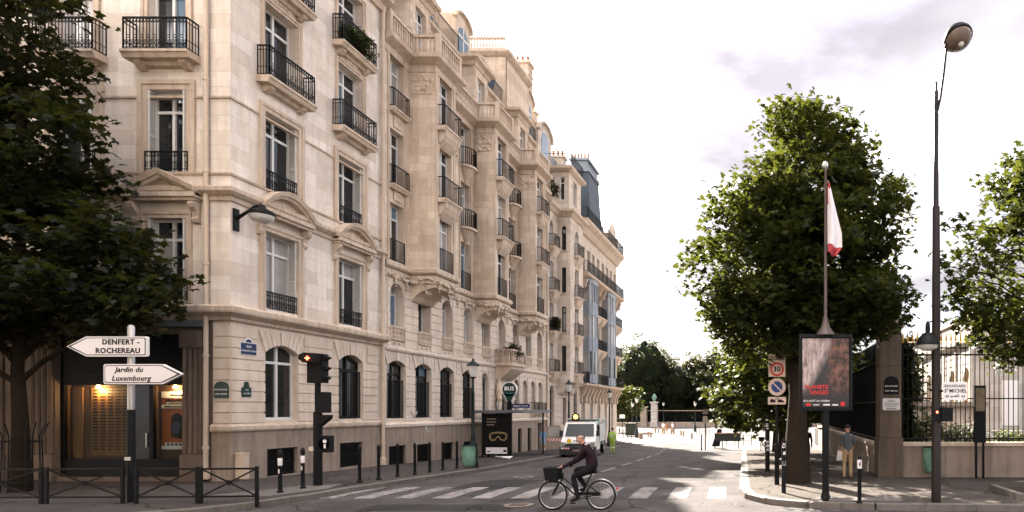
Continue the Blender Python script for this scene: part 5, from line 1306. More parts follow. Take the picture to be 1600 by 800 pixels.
# ================================================================== street furniture, right pavement
zs = thing('zone_sign_post', 'post carrying the zone 30, no parking and towing signs under the chestnut', 'road sign', (.36, 19.0, G(19)))
put(MB().tube([(0,0,-.1),(0,0,3.95)], .035, 10), 'pole', M['iron'], zs, smooth=40); put(MB().tube([(.0,0,-.1),(.0,0,1.2)], .075, 10), 'sleeve', M['black'], zs, smooth=40)
M['sign_beige'] = plain('sign_white', (.62,.48,.40), .5, 0, .06)
z1_ = put(MB().box(-.25,.25,-.06,-.04,3.20,3.85), 'zone_plate', M['sign_beige'], zs)
link('ring', MB().lathe([(.205,-.068),(.205,-.060)], (0,0,3.42), 24, 'y').mesh('ring', M['red']), z1_); link('disc', MB().lathe([(.15,-.073),(.15,-.066)], (0,0,3.42), 24, 'y').mesh('disc', M['sign_beige']), z1_)
text('lettering', 'ZONE', .15, M['text_black'], z1_, (0, -.066, 3.74), bold=.02); text('lettering', '30', .21, M['text_black'], z1_, (0, -.078, 3.42), bold=.03)
z2_ = put(MB().lathe([(.26,-.06),(.26,-.04)], (0,0,2.90), 28, 'y'), 'no_parking_disc', M['sign_beige'], zs)
link('field', MB().lathe([(.165,-.068),(.165,-.060)], (0,0,2.90), 28, 'y').mesh('field', M['navy_bright'] if 'navy_bright' in M else M['navy']), z2_)
link('slash', MB().bar((-.145,-.072,3.045),(.145,-.072,2.755),.008,.045).mesh('slash', M['sign_beige']), z2_)
z3_ = put(MB().prism([(-.27,2.40),(-.25,2.38),(.25,2.38),(.27,2.40),(.27,2.58),(.25,2.60),(-.25,2.60),(-.27,2.58)], -.06, -.04), 'tow_plate', M['sign_beige'], zs)
link('tow_symbol', MB().prism([(-.21,2.44),(-.05,2.44),(-.03,2.49),(-.09,2.50),(-.12,2.54),(-.17,2.54),(-.20,2.50)], -.068, -.061).prism([(.02,2.44),(.21,2.44),(.21,2.49),(.16,2.50),(.12,2.53),(.05,2.53),(.02,2.49)], -.068, -.061).bar((-.10,-.066,2.50),(.06,-.066,2.57),.007,.02).mesh('tow_symbol', M['text_black']), z3_)
for i, (x, y, r, h, lb) in enumerate(((.50,16.9,.06,1.45,'dark post with torn white stickers beside the sign post'), (.10,24.5,.09,2.2,'black service column with pale stickers behind the zone sign post'))):
    o = thing('sticker_post', lb, 'post', (x, y, G(y))); put(MB().lathe([(r,-.1),(r,h-.08),(r*.7,h-.02),(.01,h)], n=10), 'post', M['iron'], o, smooth=40)
    q = random.Random(i); sm = MB()
    for k in range(7): z = h*q.uniform(.35,.95); a = q.uniform(-.5,.5); sm.box(-r*.6+a*.04, r*.5+a*.04, -r-.008, -r*.8, z, z+q.uniform(.04,.12))
    put(sm, 'sticker', M['white'], o)
# poster mast with flag
pm = thing('poster_mast', 'tall flag mast carrying a framed film poster on the right pavement', 'advertising mast', (1.47, 15.5, 0))
put(MB().lathe([(.17,-.1),(.13,.05),(.075,.25),(.075,2.2)][1:] , n=12).lathe([(.085,0),(.085,2.2)], n=12), 'lower_pole', M['iron'], pm, smooth=40)
put(MB().lathe([(.24,4.0),(.20,4.06),(.10,4.22),(.042,4.45),(.026,7.9),(.038,7.95),(.038,8.0)], n=12), 'upper_pole', M['mast'] if 'mast' in M else M['iron'], pm, smooth=40)
put(MB().lathe([(.02,8.0),(.06,8.05),(.072,8.11),(.045,8.19),(.01,8.22)], n=12), 'finial', M['steel'], pm, smooth=50)
cs = put(MB().box(-.64,.64,-.10,.10,2.18,2.24).box(-.64,.64,-.10,.10,3.94,4.02).box(-.64,-.58,-.10,.10,2.24,3.94).box(.58,.64,-.10,.10,2.24,3.94).box(-.58,.58,-.05,.08,2.24,3.94), 'poster_case', M['iron'], pm)
m_, t_, b_ = newmat('film_poster'); ob = node(t_, 'ShaderNodeTexCoord').outputs['Object']; sp = node(t_, 'ShaderNodeSeparateXYZ'); t_.links.new(ob, sp.inputs[0])
pale = mixc(t_, (.16,.11,.10), (.52,.42,.40), ramp(t_, noise(t_, mapping(t_, ob, (3.0,1,1.0)), 3.2, 5, .65), .36, .62))
rus = mixc(t_, (.030,.018,.014), (.22,.10,.065), ramp(t_, noise(t_, mapping(t_, ob, (1.3,1,1)), 4.5, 6, .7), .42, .66))
xz = node(t_, 'ShaderNodeMath', operation='MULTIPLY_ADD'); t_.links.new(sp.outputs[2], xz.inputs[0]); xz.inputs[1].default_value = -.55; t_.links.new(sp.outputs[0], xz.inputs[2])
c1_ = mixc(t_, pale, (.030,.027,.027), mrange(t_, xz.outputs[0], -.34, -.10))
nzx = node(t_, 'ShaderNodeMath', operation='MULTIPLY_ADD'); t_.links.new(noise(t_, ob, 2.2, 3), nzx.inputs[0]); nzx.inputs[1].default_value = .5; t_.links.new(sp.outputs[0], nzx.inputs[2])
c2_ = mixc(t_, c1_, rus, mrange(t_, nzx.outputs[0], .28, .40)); c2_ = mixc(t_, (.025,.021,.02), c2_, mrange(t_, sp.outputs[2], -.60, -.28))
t_.links.new(c2_, b_.inputs['Base Color']); b_.inputs['Roughness'].default_value = .25; M['film_poster'] = m_
put(MB().box(-.56,.56,-.005,.0,-.83,.83), 'film_poster', M['film_poster'], pm, (0, -.052, 3.09))
text('poster_title', 'PLANETE', .135, M['red'], pm, (-.22, -.062, 2.74), bold=.02); text('poster_title', 'SINGES', .135, M['red'], pm, (-.16, -.062, 2.61), bold=.02)
text('poster_date', 'LE 2 AOÛT AU CINÉMA', .06, M['text_white'], pm, (-.22, -.062, 2.41), bold=.01)
put(MB().box(-.48,-.36,-.063,-.056,2.29,2.35), 'red_mark', M['red'], pm); put(MB().box(.36,.46,-.063,-.056,2.29,2.39), 'red_mark', M['red'], pm); put(MB().box(-.30,-.16,-.063,-.056,2.305,2.325).box(-.06,.10,-.063,-.056,2.30,2.335).box(.16,.30,-.063,-.056,2.30,2.33), 'white_mark', M['white'], pm)
# hanging flag
fv = []; ff = []; fm_ = []; NR, NC = 26, 8
for i in range(NR):
    f = i/(NR-1); z = 7.72-f*1.72; w = .05+.30*min(1, f*1.4) * (1 if f < .88 else 1-(f-.88)*4)
    for k in range(NC):
        u = k/(NC-1); fv.append((.05+w*u, .07*math.sin(u*7+f*3)*(.3+f), z+.0-(.10*u)*(1 if f > .85 else .3) + .03*math.sin(u*9)))
for i in range(NR-1):
    for k in range(NC-1):
        ff.append((i*NC+k, i*NC+k+1, (i+1)*NC+k+1, (i+1)*NC+k)); f = i/(NR-1); fm_.append(1 if (f > .84 or (f < .30 and k < 1) or f < .07) else 0)
fo = thing('hanging_flag', 'limp white and red flag hanging from the poster mast', 'flag', (1.47, 15.5, 0)); fmb = MB().add(fv, ff); fmb.m = fm_
M['flag_white'] = leafmat('flag_white', (.62,.58,.60), (.66,.62,.63), .4) if False else plain('flag_white', (.72,.68,.70), .8, 0, .04); M['flag_red'] = plain('flag_red', (.42,.07,.08), .8, 0, .06)
put(fmb, 'cloth', [M['flag_white'], M['flag_red']], fo, smooth=80); put(MB().ring((.04,0,7.72),.03,.008,8,4).ring((.04,0,6.1),.03,.008,8,4), 'ring', M['steel'], fo)
o = thing('bollard', 'black bollard with white head band beside the poster mast', 'bollard', (2.22, 15.0, .0)); link('post', bm_, o); put(MB().lathe([(.053,.82),(.056,.84),(.056,1.02),(.053,1.04)], n=10), 'white_band', M['white'], o); put(MB().prism([(-.02,.9),(.015,.88),(.02,.99),(-.01,.96)], -.060, -.055), 'band_mark', M['text_black'], o)
# tall street lamp with road name plate
sl = thing('tall_street_lamp', 'tall black street lamp mast at right with a large lamp head', 'street lamp', (4.07, 15.2, 0))
put(MB().lathe([(.13,-.1),(.115,.02),(.115,1.3),(.105,1.32),(.10,4.6),(.085,7.0),(.06,7.05),(.055,9.2),(.045,9.25),(.045,9.35),(.05,9.4),(.05,9.75),(.028,9.78),(.028,9.98)], n=14), 'mast', M['mast_brown'] if 'mast_brown' in M else M['iron'], sl, smooth=40)
put(MB().tube([(0.03,0,9.3),(.10,0,9.62),(.18,0,10.2),(.24,0,10.78)], .030, 8), 'arm', M['iron'], sl, smooth=60)
hd2 = put(MB().lathe([(.02,.40),(.04,.36),(.05,.30),(.16,.27),(.30,.17),(.35,.06),(.35,0),(.33,-.02)], n=20), 'lamp_head', M['black'], sl, (.52,-.02,11.0), smooth=40); hd2.rotation_euler = (R(-25), R(-12), 0)
link('lamp_glass', MB().lathe([(.32,-.021),(.27,-.12),(.15,-.19),(.01,-.21)], n=20).mesh('lamp_glass', M['lampglass'] if 'lampglass' in M else M['glass_dark'], 60), hd2)
link('bulb', MB().ball((0,0,-.20),.07,10,6).mesh('bulb', M['opal'], 60), hd2)
put(MB().tube([(.20,-.02,10.78),(.24,-.02,10.95),(.30,-.02,11.0)], .02, 8), 'yoke', M['iron'], sl)
sl2 = put(MB().lathe([(.02,.30),(.05,.24),(.06,.10),(.05,.04),(.12,-.0),(.22,-.10),(.28,-.24),(.28,-.27)], n=16), 'lower_lamp', M['iron'], sl, (-.20,0,4.0), smooth=40)
link('lower_lamp_glass', MB().lathe([(.25,-.271),(.22,-.35),(.10,-.40),(.01,-.41)], n=14).mesh('lower_lamp_glass', M['opal'], 60), sl2)
link('bracket', MB().tube([(0,0,.26),(.10,0,.30),(.2,0,.15)], .02, 6).mesh('bracket', M['iron']), sl2)
np_ = put(MB().prism([(-.31,-.20),(-.28,-.23),(.28,-.23),(.31,-.20),(.31,.20),(.28,.23),(-.28,.23),(-.31,.20)], -.012, .012), 'road_name_plate', M['white'], sl, (.42,-.10,2.64)); np_.scale = (.93,1,.93)
text('lettering', 'BOULEVARD', .092, M['text_black'], np_, (0,-.015,.125), bold=.015); text('lettering', 'S', .125, M['text_black'], np_, (-.245,-.015,.0), bold=.02); text('lettering', 'MICHEL', .125, M['text_black'], np_, (.07,-.015,.0), bold=.02); text('lettering', 'T', .07, M['text_black'], np_, (-.195,-.015,.035), bold=.015)
text('lettering', '65', .085, M['text_black'], np_, (-.20,-.015,-.135), bold=.015); text('lettering', '64', .085, M['text_black'], np_, (.20,-.015,-.135), bold=.015)
link('arrow_mark', MB().box(-.11,.11,-.016,-.013,-.15,-.135).prism([(-.13,-.142),(-.08,-.165),(-.08,-.12)],-.016,-.013).prism([(.04,-.10),(.10,-.085),(.08,-.12)],-.016,-.013).bar((-.04,-.015,-.14),(.08,-.015,-.10),.004,.012).mesh('arrow_mark', M['text_black']), np_)
link('clamp', MB().box(-.42,-.30,.0,.05,-.03,.03).mesh('clamp', M['iron']), np_)
ps = put(MB().box(.09,.36,-.14,.10,1.92,2.24), 'pedestrian_signal', M['black'], sl); link('red_man', MB().box(-.05,.03,-.125,-.116,1.99,2.10).ball((-.01,-.12,2.14),.03,8,5).mesh('red_man', M['lamp_red']), ps)
put(MB().box(-.09,.07,-.13,-.10,1.94,2.20), 'signal_face', M['black'], sl)
# dark display panel against the railings
dpn = thing('display_panel', 'narrow dark display panel standing before the gilded railings', 'information panel', (7.15, 21.3, 0))
put(MB().box(-.19,.19,-.06,.06,1.1,3.0), 'case', M['black'], dpn); put(MB().box(-.15,.15,-.07,-.06,2.15,2.92), 'picture', M['panel_pic'] if 'panel_pic' in M else M['green_enamel'], dpn); put(MB().box(-.15,-.09,-.04,.04,-.1,1.1).box(.09,.15,-.04,.04,-.1,1.1), 'leg', M['black'], dpn)
pb_ = thing('planter_kerb', 'low stone planting bed edge at the bottom right corner', 'planter', (6.75, 15.9, 0))
put(MB().box(-.62,3.5,-.45,-.31,-.05,.16), 'edge_stone', M['kerb'], pb_); put(MB().box(-.62,-.46,-.308,1.6,-.05,.16), 'edge_stone', M['kerb'], pb_); put(MB().box(-.455,3.5,-.305,1.6,-.05,.08), 'soil', M['earth'], pb_)

# ================================================================== people
STAND = dict(pelvis=(0,0,.95,.135), waist=(0,0,1.10,.125), chest=(0,.0,1.30,.15), nb=(0,-.01,1.46,.075), neck=(0,.0,1.53,.052), hl=(0,.02,1.60,.075), hm=(0,.015,1.67,.092), ht=(0,.0,1.74,.065),
    nose=(0,.115,1.655,.018), earl=(-.092,0,1.66,.02), earr=(.092,0,1.66,.02),
    shl=(-.18,-.01,1.42,.07), ell=(-.23,-.03,1.14,.046), wrl=(-.24,.05,.90,.032), hal=(-.24,.08,.83,.034), shr=(.18,-.01,1.42,.07), elr=(.23,-.03,1.14,.046), wrr=(.24,.05,.90,.032), har=(.24,.08,.83,.034),
    hil=(-.09,0,.90,.105), knl=(-.10,.02,.50,.066), anl=(-.10,-.02,.09,.045), tol=(-.11,.13,.045,.038), hir=(.09,0,.90,.105), knr=(.10,.02,.50,.066), anr=(.10,-.02,.09,.045), tor=(.11,.13,.045,.038))
BONES = [('pelvis','waist','top'),('waist','chest','top'),('chest','nb','top'),('nb','neck','skin'),('neck','hl','skin'),('hl','hm','skin'),('hm','ht','skin'),('hm','nose','skin'),('hm','earl','skin'),('hm','earr','skin')]
for s_ in 'lr': BONES += [('chest','sh'+s_,'top'),('sh'+s_,'el'+s_,'sleeve'),('el'+s_,'wr'+s_,'forearm'),('wr'+s_,'ha'+s_,'skin'),('pelvis','hi'+s_,'leg'),('hi'+s_,'kn'+s_,'leg'),('kn'+s_,'an'+s_,'shin'),('an'+s_,'to'+s_,'shoe')]
def figure(name, label, loc, rz, pose, mats, hair='hair_dark', bald=False, scale=1.0, curl=.5, extra=None, group=None):
    """one continuous skinned body; pose overrides joints; faces +y"""
    J = dict(STAND); 
    for k, v in pose.items(): J[k] = tuple(v) if len(v) == 4 else (*v, STAND[k][3])
    ks = list(J); idx = {k: i for i, k in enumerate(ks)}
    me = bpy.data.meshes.new('sk'); me.from_pydata([J[k][:3] for k in ks], [(idx[a], idx[b]) for a, b, _ in BONES], [])
    o = bpy.data.objects.new('sk', me); COL.objects.link(o)
    sk = o.modifiers.new('s', 'SKIN'); sk.use_smooth_shade = True
    sv = me.skin_vertices[0].data if me.skin_vertices else None
    if sv is None:
        bm = bmesh.new(); bm.from_mesh(me); bm.verts.layers.skin.verify(); bm.to_mesh(me); bm.free(); sv = me.skin_vertices[0].data
    for k, i in idx.items(): sv[i].radius = (J[k][3], J[k][3])
    sv[idx['pelvis']].use_root = True
    ss = o.modifiers.new('u', 'SUBSURF'); ss.levels = 2; ss.render_levels = 2
    bpy.context.view_layer.update()
    ev = bpy.data.meshes.new_from_object(o.evaluated_get(bpy.context.evaluated_depsgraph_get()))
    bpy.data.objects.remove(o); bpy.data.meshes.remove(me)
    names = ['top','sleeve','forearm','leg','shin','shoe','skin','hair']; slot = {n: i for i, n in enumerate(names)}
    mb = MB(); mb.v = [tuple(v.co) for v in ev.vertices]
    segs = [(Vector(J[a][:3]), Vector(J[b][:3]), slot[m], max(.02, (J[a][3]+J[b][3])/2)) for a, b, m in BONES]
    for p in ev.polygons:
        c = p.center; best = (9, 0)
        for a, b, m, r in segs:
            ab = b-a; t = max(0, min(1, (c-a).dot(ab)/max(1e-9, ab.length_squared))); d = (c-a-ab*t).length/r
            if d < best[0]: best = (d, m)
        mb.f.append(tuple(p.vertices)); mb.m.append(best[1])
    bpy.data.meshes.remove(ev)
    # fingers, thumbs and eyes join the same body mesh
    mb.k = slot['skin']
    for s_ in 'lr':
        w = Vector(J['wr'+s_][:3]); h = Vector(J['ha'+s_][:3]); d = (h-w).normalized(); side = Vector((1 if s_ == 'r' else -1,0,0)); side = (side-d*side.dot(d)); side = side.normalized() if side.length > .1 else Vector((0,1,0))
        nrm = d.cross(side)
        fwd = nrm if nrm.dot(Vector((0,0,-1))) >= -.2 else -nrm
        lat = Vector((0,1,0)) - d*d.y; lat = lat.normalized() if lat.length > .2 else side
        for i, L_ in enumerate((.068,.078,.074,.058)):
            b0 = h + lat*(.027-.018*i) + d*.012; cu = -side*curl
            mb.tube([b0, b0+d*L_*.5+cu*.012, b0+d*L_*(.9-curl*.3)+cu*L_*.55], [.0095,.0088,.007], 6)
        b0 = w.lerp(h, .5)+lat*.03; mb.tube([b0, b0+lat*.03+d*.02, b0+lat*.035+d*.055-side*.01], [.012,.010,.008], 6)
    fwd = (Vector(J['nose'][:3])-Vector(J['hm'][:3])).normalized(); upv = (Vector(J['ht'][:3])-Vector(J['hl'][:3])).normalized(); sd = fwd.cross(upv).normalized(); hm = Vector(J['hm'][:3])
    mb.k = slot['hair']
    for sg in (-1, 1): mb.ball(hm+fwd*.078+upv*.018+sd*sg*.034, .012, 6, 4); mb.tube([hm+fwd*.083+upv*.036+sd*sg*.018, hm+fwd*.080+upv*.038+sd*sg*.048], .006, 5)
    mb.k = slot['lips'] if 'lips' in slot else slot['skin']; mb.tube([hm+fwd*.085-upv*.06-sd*.022, hm+fwd*.092-upv*.058, hm+fwd*.085-upv*.06+sd*.022], .007, 5)
    root = thing(name, label, 'person', loc, rz, group); root.scale = (scale,)*3
    mm = [M[mats[n]] if n in mats else M['skin'] for n in names[:-1]] + [M[hair]]
    put(mb, 'body', mm, root, smooth=70)
    # hair cap
    hb = MB(); vs = []; n = 14; rows = 7
    for i in range(rows):
        ph = (math.pi*.56)*i/(rows-1)
        for k in range(n):
            a = 2*math.pi*k/n; front = math.cos(a)
            e = ph*(1-.30*max(0, front)); rr = .104 if not bald else .1
            if bald: e = math.pi*.46+ (math.pi*.16)*i/(rows-1); rr = .0975 if front < -.15 else .07
            v = hm + upv*.012 + (fwd*front*1.08+sd*math.sin(a))*math.sin(e)*rr + upv*math.cos(e)*rr*1.12
            vs.append(tuple(v))
    fs = [(i*n+k, i*n+(k+1) % n, (i+1)*n+(k+1) % n, (i+1)*n+k) for i in range(rows-1) for k in range(n)]
    put(MB().add(vs, fs), 'hair', M[hair], root, smooth=80)
    if extra: extra(root, J)
    return root
M['suit'] = plain('dark_maroon_suit', (.022,.012,.016), .8, 0, .25, 10); M['suit_leg'] = plain('charcoal_trousers', (.012,.011,.014), .8, 0, .2, 10)
M['shoe'] = plain('black_shoe', (.012,.01,.01), .35, 0, .1); M['grey_shirt'] = plain('slate_polo', (.085,.095,.105), .85, 0, .15, 8); M['khaki'] = plain('khaki_chinos', (.38,.26,.15), .85, 0, .12, 8)
M['hivis'] = plain('hi_vis_yellow', (.30,.46,.06), .8, 0, .08, 8); M['blue_tee'] = plain('light_blue_tee', (.20,.36,.58), .85, 0, .1); M['denim'] = plain('pale_denim', (.30,.38,.50), .85, 0, .1)
M['grey_hair'] = plain('grey_hair', (.22,.20,.19), .7, 0, .2, 30); M['dark_cloth'] = plain('dark_clothes', (.012,.012,.014), .85, 0, .2); M['white_cloth'] = plain('white_cloth', (.70,.68,.68), .85, 0, .05)
# man in grey polo and khakis seen from behind
def bagx(root, J): 
    h = J['hal']; put(MB().prism([(-.10,-.32),(.10,-.30),(.09,-.02),(-.05,.02)], -.03, .03), 'plastic_bag', M['white_cloth'], root, (h[0]-.02, h[1], h[2]-.04))
figure('person', 'person in grey polo and khaki trousers standing with back turned by the railings', (2.72, 21.0, G(21)), R(8),
    dict(wrl=(-.23,.16,.98), hal=(-.20,.22,.96), wrr=(.23,.16,.98), har=(.20,.22,.96), knl=(-.11,.03,.50), anl=(-.12,-.02,.09), anr=(.11,-.01,.09), tol=(-.15,.13,.045), tor=(.14,.14,.045)), dict(top='grey_shirt', sleeve='grey_shirt', leg='khaki', shin='khaki', shoe='shoe'), 'hair_dark', extra=bagx, scale=1.0)
figure('person', 'person in dark clothes with fair hair walking behind the chestnut trunk', (1.78, 27.5, G(27.5)), R(5),
    dict(knl=(-.09,.14,.52), anl=(-.09,.12,.10), tol=(-.09,.26,.06), knr=(.1,-.02,.5), anr=(.1,-.26,.14), tor=(.1,-.14,.05), hal=(-.25,.2,.86), wrl=(-.24,.16,.92)), dict(top='dark_cloth', sleeve='dark_cloth', forearm='dark_cloth', leg='dark_cloth', shin='skin', shoe='shoe'), 'hair_fair')
def capx(root, J):
    put(MB().ball((0,.01,1.72),.118,12,6,(1,1.05,.75)).prism([(-.09,1.69),(.09,1.69),(.09,1.705),(-.09,1.705)], .08, .21), 'cap', M['white_cloth'], root, smooth=60)
figure('person', 'person in dark clothes and white cap in the shade beside the stone pillar', (4.75, 27.3, .45), R(150), {}, dict(top='dark_cloth', sleeve='dark_cloth', forearm='dark_cloth', leg='dark_cloth', shin='dark_cloth', shoe='shoe'), extra=capx)
figure('person', 'child in light blue T-shirt and shorts at the doorway beyond the bus stop', (-16.1, 46.5, G(46.5)), R(200), dict(hal=(-.30,.10,.98), wrl=(-.28,.06,1.02), ell=(-.25,-.04,1.18)), dict(top='blue_tee', sleeve='blue_tee', leg='denim', shin='skin', shoe='white_cloth'), 'hair_dark', scale=.88)
def vestx(root, J):
    put(MB().ring((0,0,1.16),.155,.018,14,4,'xy').ring((0,0,1.28),.168,.016,14,4,'xy'), 'reflective_band', M['white_cloth'], root); put(MB().ring((0,0,.60-.0),.0,.0,3,3) if False else MB().ring((-.10,.02,.42),.07,.018,10,4,'xy').ring((.10,.02,.42),.07,.018,10,4,'xy'), 'trouser_band', M['white_cloth'], root)
figure('person', 'road worker in yellow hi-vis jacket and trousers behind the white truck', (-10.45, 43.9, G(43.9)+ROAD), R(-10), dict(hal=(-.28,.05,.86)), dict(top='hivis', sleeve='hivis', forearm='hivis', leg='hivis', shin='hivis', shoe='shoe'), 'hair_dark', extra=vestx)
# cyclist: faces -x, so local +y is turned to -x by a quarter turn
BX, BY = -4.36, 14.84; BZ = ROAD
def cy(f, s, z, r=None): return (s, -f, z) if r is None else (s, -f, z, r)
# f: metres behind the front hub; local y = forward
F0 = .555
def cj(f, s, z, r=None):
    p = (s, F0-f, z); return p if r is None else (*p, r)
def specs(root, J):
    hm = Vector(J['hm'][:3]); 
    put(MB().ring((hm.x-.036, hm.y+.088, hm.z+.018),.026,.004,10,4).ring((hm.x+.036, hm.y+.088, hm.z+.018),.026,.004,10,4).bar((hm.x-.062,hm.y+.088,hm.z+.022),(hm.x-.094,hm.y-.01,hm.z+.022),.006).bar((hm.x+.062,hm.y+.088,hm.z+.022),(hm.x+.094,hm.y-.01,hm.z+.022),.006), 'glasses', M['black'], root)
    put(MB().tube([(.07,F0-.80,1.53),(0,F0-.70,1.50),(-.07,F0-.80,1.53)], .022, 6), 'collar', M['white_cloth'], root)
figure('person', 'bald cyclist in dark jacket and trousers leaning to the handlebar', (BX, BY, BZ), R(90),
    dict(pelvis=cj(.93,0,.99,.14), waist=cj(.93,0,1.14,.135), chest=cj(.86,0,1.34,.155), nb=cj(.77,0,1.48,.08), neck=cj(.72,0,1.53,.055), hl=cj(.665,0,1.585,.075), hm=cj(.645,0,1.66,.095), ht=cj(.655,0,1.735,.07),
         nose=cj(.540,0,1.635,.018), earl=cj(.665,-.092,1.655,.02), earr=cj(.665,.092,1.655,.02),
         shl=cj(.78,-.18,1.43,.075), ell=cj(.58,-.25,1.17,.05), wrl=cj(.33,-.25,1.03,.034), hal=cj(.25,-.25,1.015,.034), shr=cj(.78,.18,1.43,.075), elr=cj(.58,.25,1.17,.05), wrr=cj(.33,.25,1.03,.034), har=cj(.25,.25,1.015,.034),
         hil=cj(.90,-.10,.95,.11), knl=cj(.50,-.11,.80,.075), anl=cj(.62,-.12,.30,.048), tol=cj(.44,-.13,.22,.042), hir=cj(.90,.10,.95,.11), knr=cj(.48,.11,.92,.075), anr=cj(.74,.12,.50,.048), tor=cj(.58,.13,.44,.042)),
    dict(top='suit', sleeve='suit', forearm='suit', leg='suit_leg', shin='suit_leg', shoe='shoe'), 'grey_hair', bald=True, curl=.9, extra=specs)
bk = thing('bicycle', 'black city bicycle with front basket crossing the street', 'bicycle', (BX, BY, BZ), 0)
HF, HR, WR = (-.555,0,.345), (.56,0,.345), .345
def P2(f, z, s=0): return (-.555+f, s, z)
for hub in (HF, HR):
    w = put(MB().ring((0,0,0), WR-.018, .019, 36, 8), 'wheel_tyre', M['black'], bk, hub); w.name = 'wheel'
    link('rim', MB().ring((0,0,0), WR-.045, .011, 36, 6).mesh('rim', M['steel']), w); link('hub', MB().lathe([(.025,-.05),(.018,-.03),(.018,.03),(.025,.05)], n=10, axis='y').mesh('hub', M['steel']), w)
    sp_ = MB()
    for k in range(28): a = 2*math.pi*k/28; b = a+(.5 if k % 2 else -.5); y = .03 if k % 4 < 2 else -.03; sp_.bar((.02*math.cos(b), y, .02*math.sin(b)), ((WR-.05)*math.cos(a), 0, (WR-.05)*math.sin(a)), .0028)
    tag(link('spokes', sp_.mesh('spokes', M['steel']), w), kind='stuff')
BB = (-.555+.62, 0, .30); HT, HB = P2(.235,.86), P2(.19,.66); SEAT = P2(.90,.84)
put(MB().tube([HB, (BB[0]-.16,0,.40), BB], .019, 8).tube([P2(.215,.78), (BB[0]-.10,0,.50), (BB[0]+.04,0,.45)], .015, 8).tube([BB, SEAT], .017, 8).tube([HT, HB], .022, 8).tube([BB, (HR[0],-.06,HR[2])], .011, 6).tube([BB, (HR[0],.06,HR[2])], .011, 6).tube([(BB[0]+.15,0,.62), (HR[0],-.06,HR[2])], .009, 6).tube([(BB[0]+.15,0,.62), (HR[0],.06,HR[2])], .009, 6), 'frame', M['iron'], bk, smooth=50)
put(MB().tube([HB, P2(.13,.60,-.05), (HF[0]+.03,-.05,.42), (HF[0],-.05,HF[2])], .013, 6).tube([HB, P2(.13,.60,.05), (HF[0]+.03,.05,.42), (HF[0],.05,HF[2])], .013, 6), 'fork', M['iron'], bk, smooth=50)
put(MB().tube([HT, P2(.245,.98)], .014, 8).tube([P2(.36,1.0,-.27), P2(.24,1.0,-.26), P2(.19,1.0,-.16), P2(.20,.985,0), P2(.19,1.0,.16), P2(.24,1.0,.26), P2(.36,1.0,.27)], .011, 8), 'handlebar', M['steel'], bk, smooth=50)
put(MB().tube([P2(.26,1.0,-.263), P2(.37,1.0,-.27)], .017, 8).tube([P2(.26,1.0,.263), P2(.37,1.0,.27)], .017, 8), 'grip', M['black'], bk)
put(MB().slab([(SEAT[0]-.14,-.03),(SEAT[0]+.02,-.06),(SEAT[0]+.12,-.09),(SEAT[0]+.14,0),(SEAT[0]+.12,.09),(SEAT[0]+.02,.06),(SEAT[0]-.14,.03)], .86, .905), 'saddle', M['black'], bk)
def guardm(h, a0, a1): return MB().tube([(h[0]+(WR+.025)*math.cos(R(a)), 0, h[2]+(WR+.025)*math.sin(R(a))) for a in range(a0, a1+1, 8)], .017, 6)
put(guardm(HF, -5, 125), 'mudguard', M['steel'], bk, smooth=60); put(guardm(HR, 0, 170), 'mudguard', M['steel'], bk, smooth=60)
bsk = MB(); x0, x1, z0, z1 = HF[0]-.16, HF[0]+.17, .70, .98
bsk.add(*frustum(x0+.03,x1-.03,-.15,.15,z0,x0,x1,-.19,.19,z1))
put(bsk, 'basket', M['basket'] if 'basket' in M else M['black'], bk); put(MB().tube([(x0,-.19,z1),(x1,-.19,z1),(x1,.19,z1),(x0,.19,z1)], .014, 6, closed=True), 'basket_rim', M['iron'], bk); put(MB().bar(P2(.12,.70),P2(.2,.72),.02), 'basket_stay', M['steel'], bk)
put(MB().lathe([(.095,-.02),(.095,-.008)], (BB[0],0,BB[2]), 20, 'y'), 'chainring', M['steel'], bk); put(MB().bar((BB[0],-.05,.30),(BB[0]-.12,-.07,.18),.02).bar((BB[0],.05,.30),(BB[0]+.10,.07,.43),.02), 'crank', M['steel'], bk)
put(MB().box(BB[0]-.17,BB[0]-.07,-.17,-.07,.165,.19), 'pedal', M['black'], bk); put(MB().box(BB[0]+.05,BB[0]+.15,.07,.17,.42,.445), 'pedal', M['black'], bk)
put(MB().bar((BB[0],-.03,.385),(HR[0],-.03,.385),.01,.07).bar((BB[0],-.03,.27),(HR[0],-.03,.30),.01,.015), 'chain_guard', M['iron'], bk)
put(MB().bar(P2(.86,.78),(HR[0]+.20,0,.76),.015).bar((HR[0]+.14,-.05,.74),(HR[0],-.06,.345),.008).bar((HR[0]+.14,.05,.74),(HR[0],.06,.345),.008).box(HR[0]-.15,HR[0]+.2,-.06,.06,.755,.765), 'rack', M['iron'], bk) if False else None
put(MB().ball((HR[0]+WR+.035,0,.50),.028,8,5), 'rear_light', M['red'], bk); put(MB().ball((HF[0]+.06,0,.72),.035,8,5), 'front_lamp', M['steel'], bk)

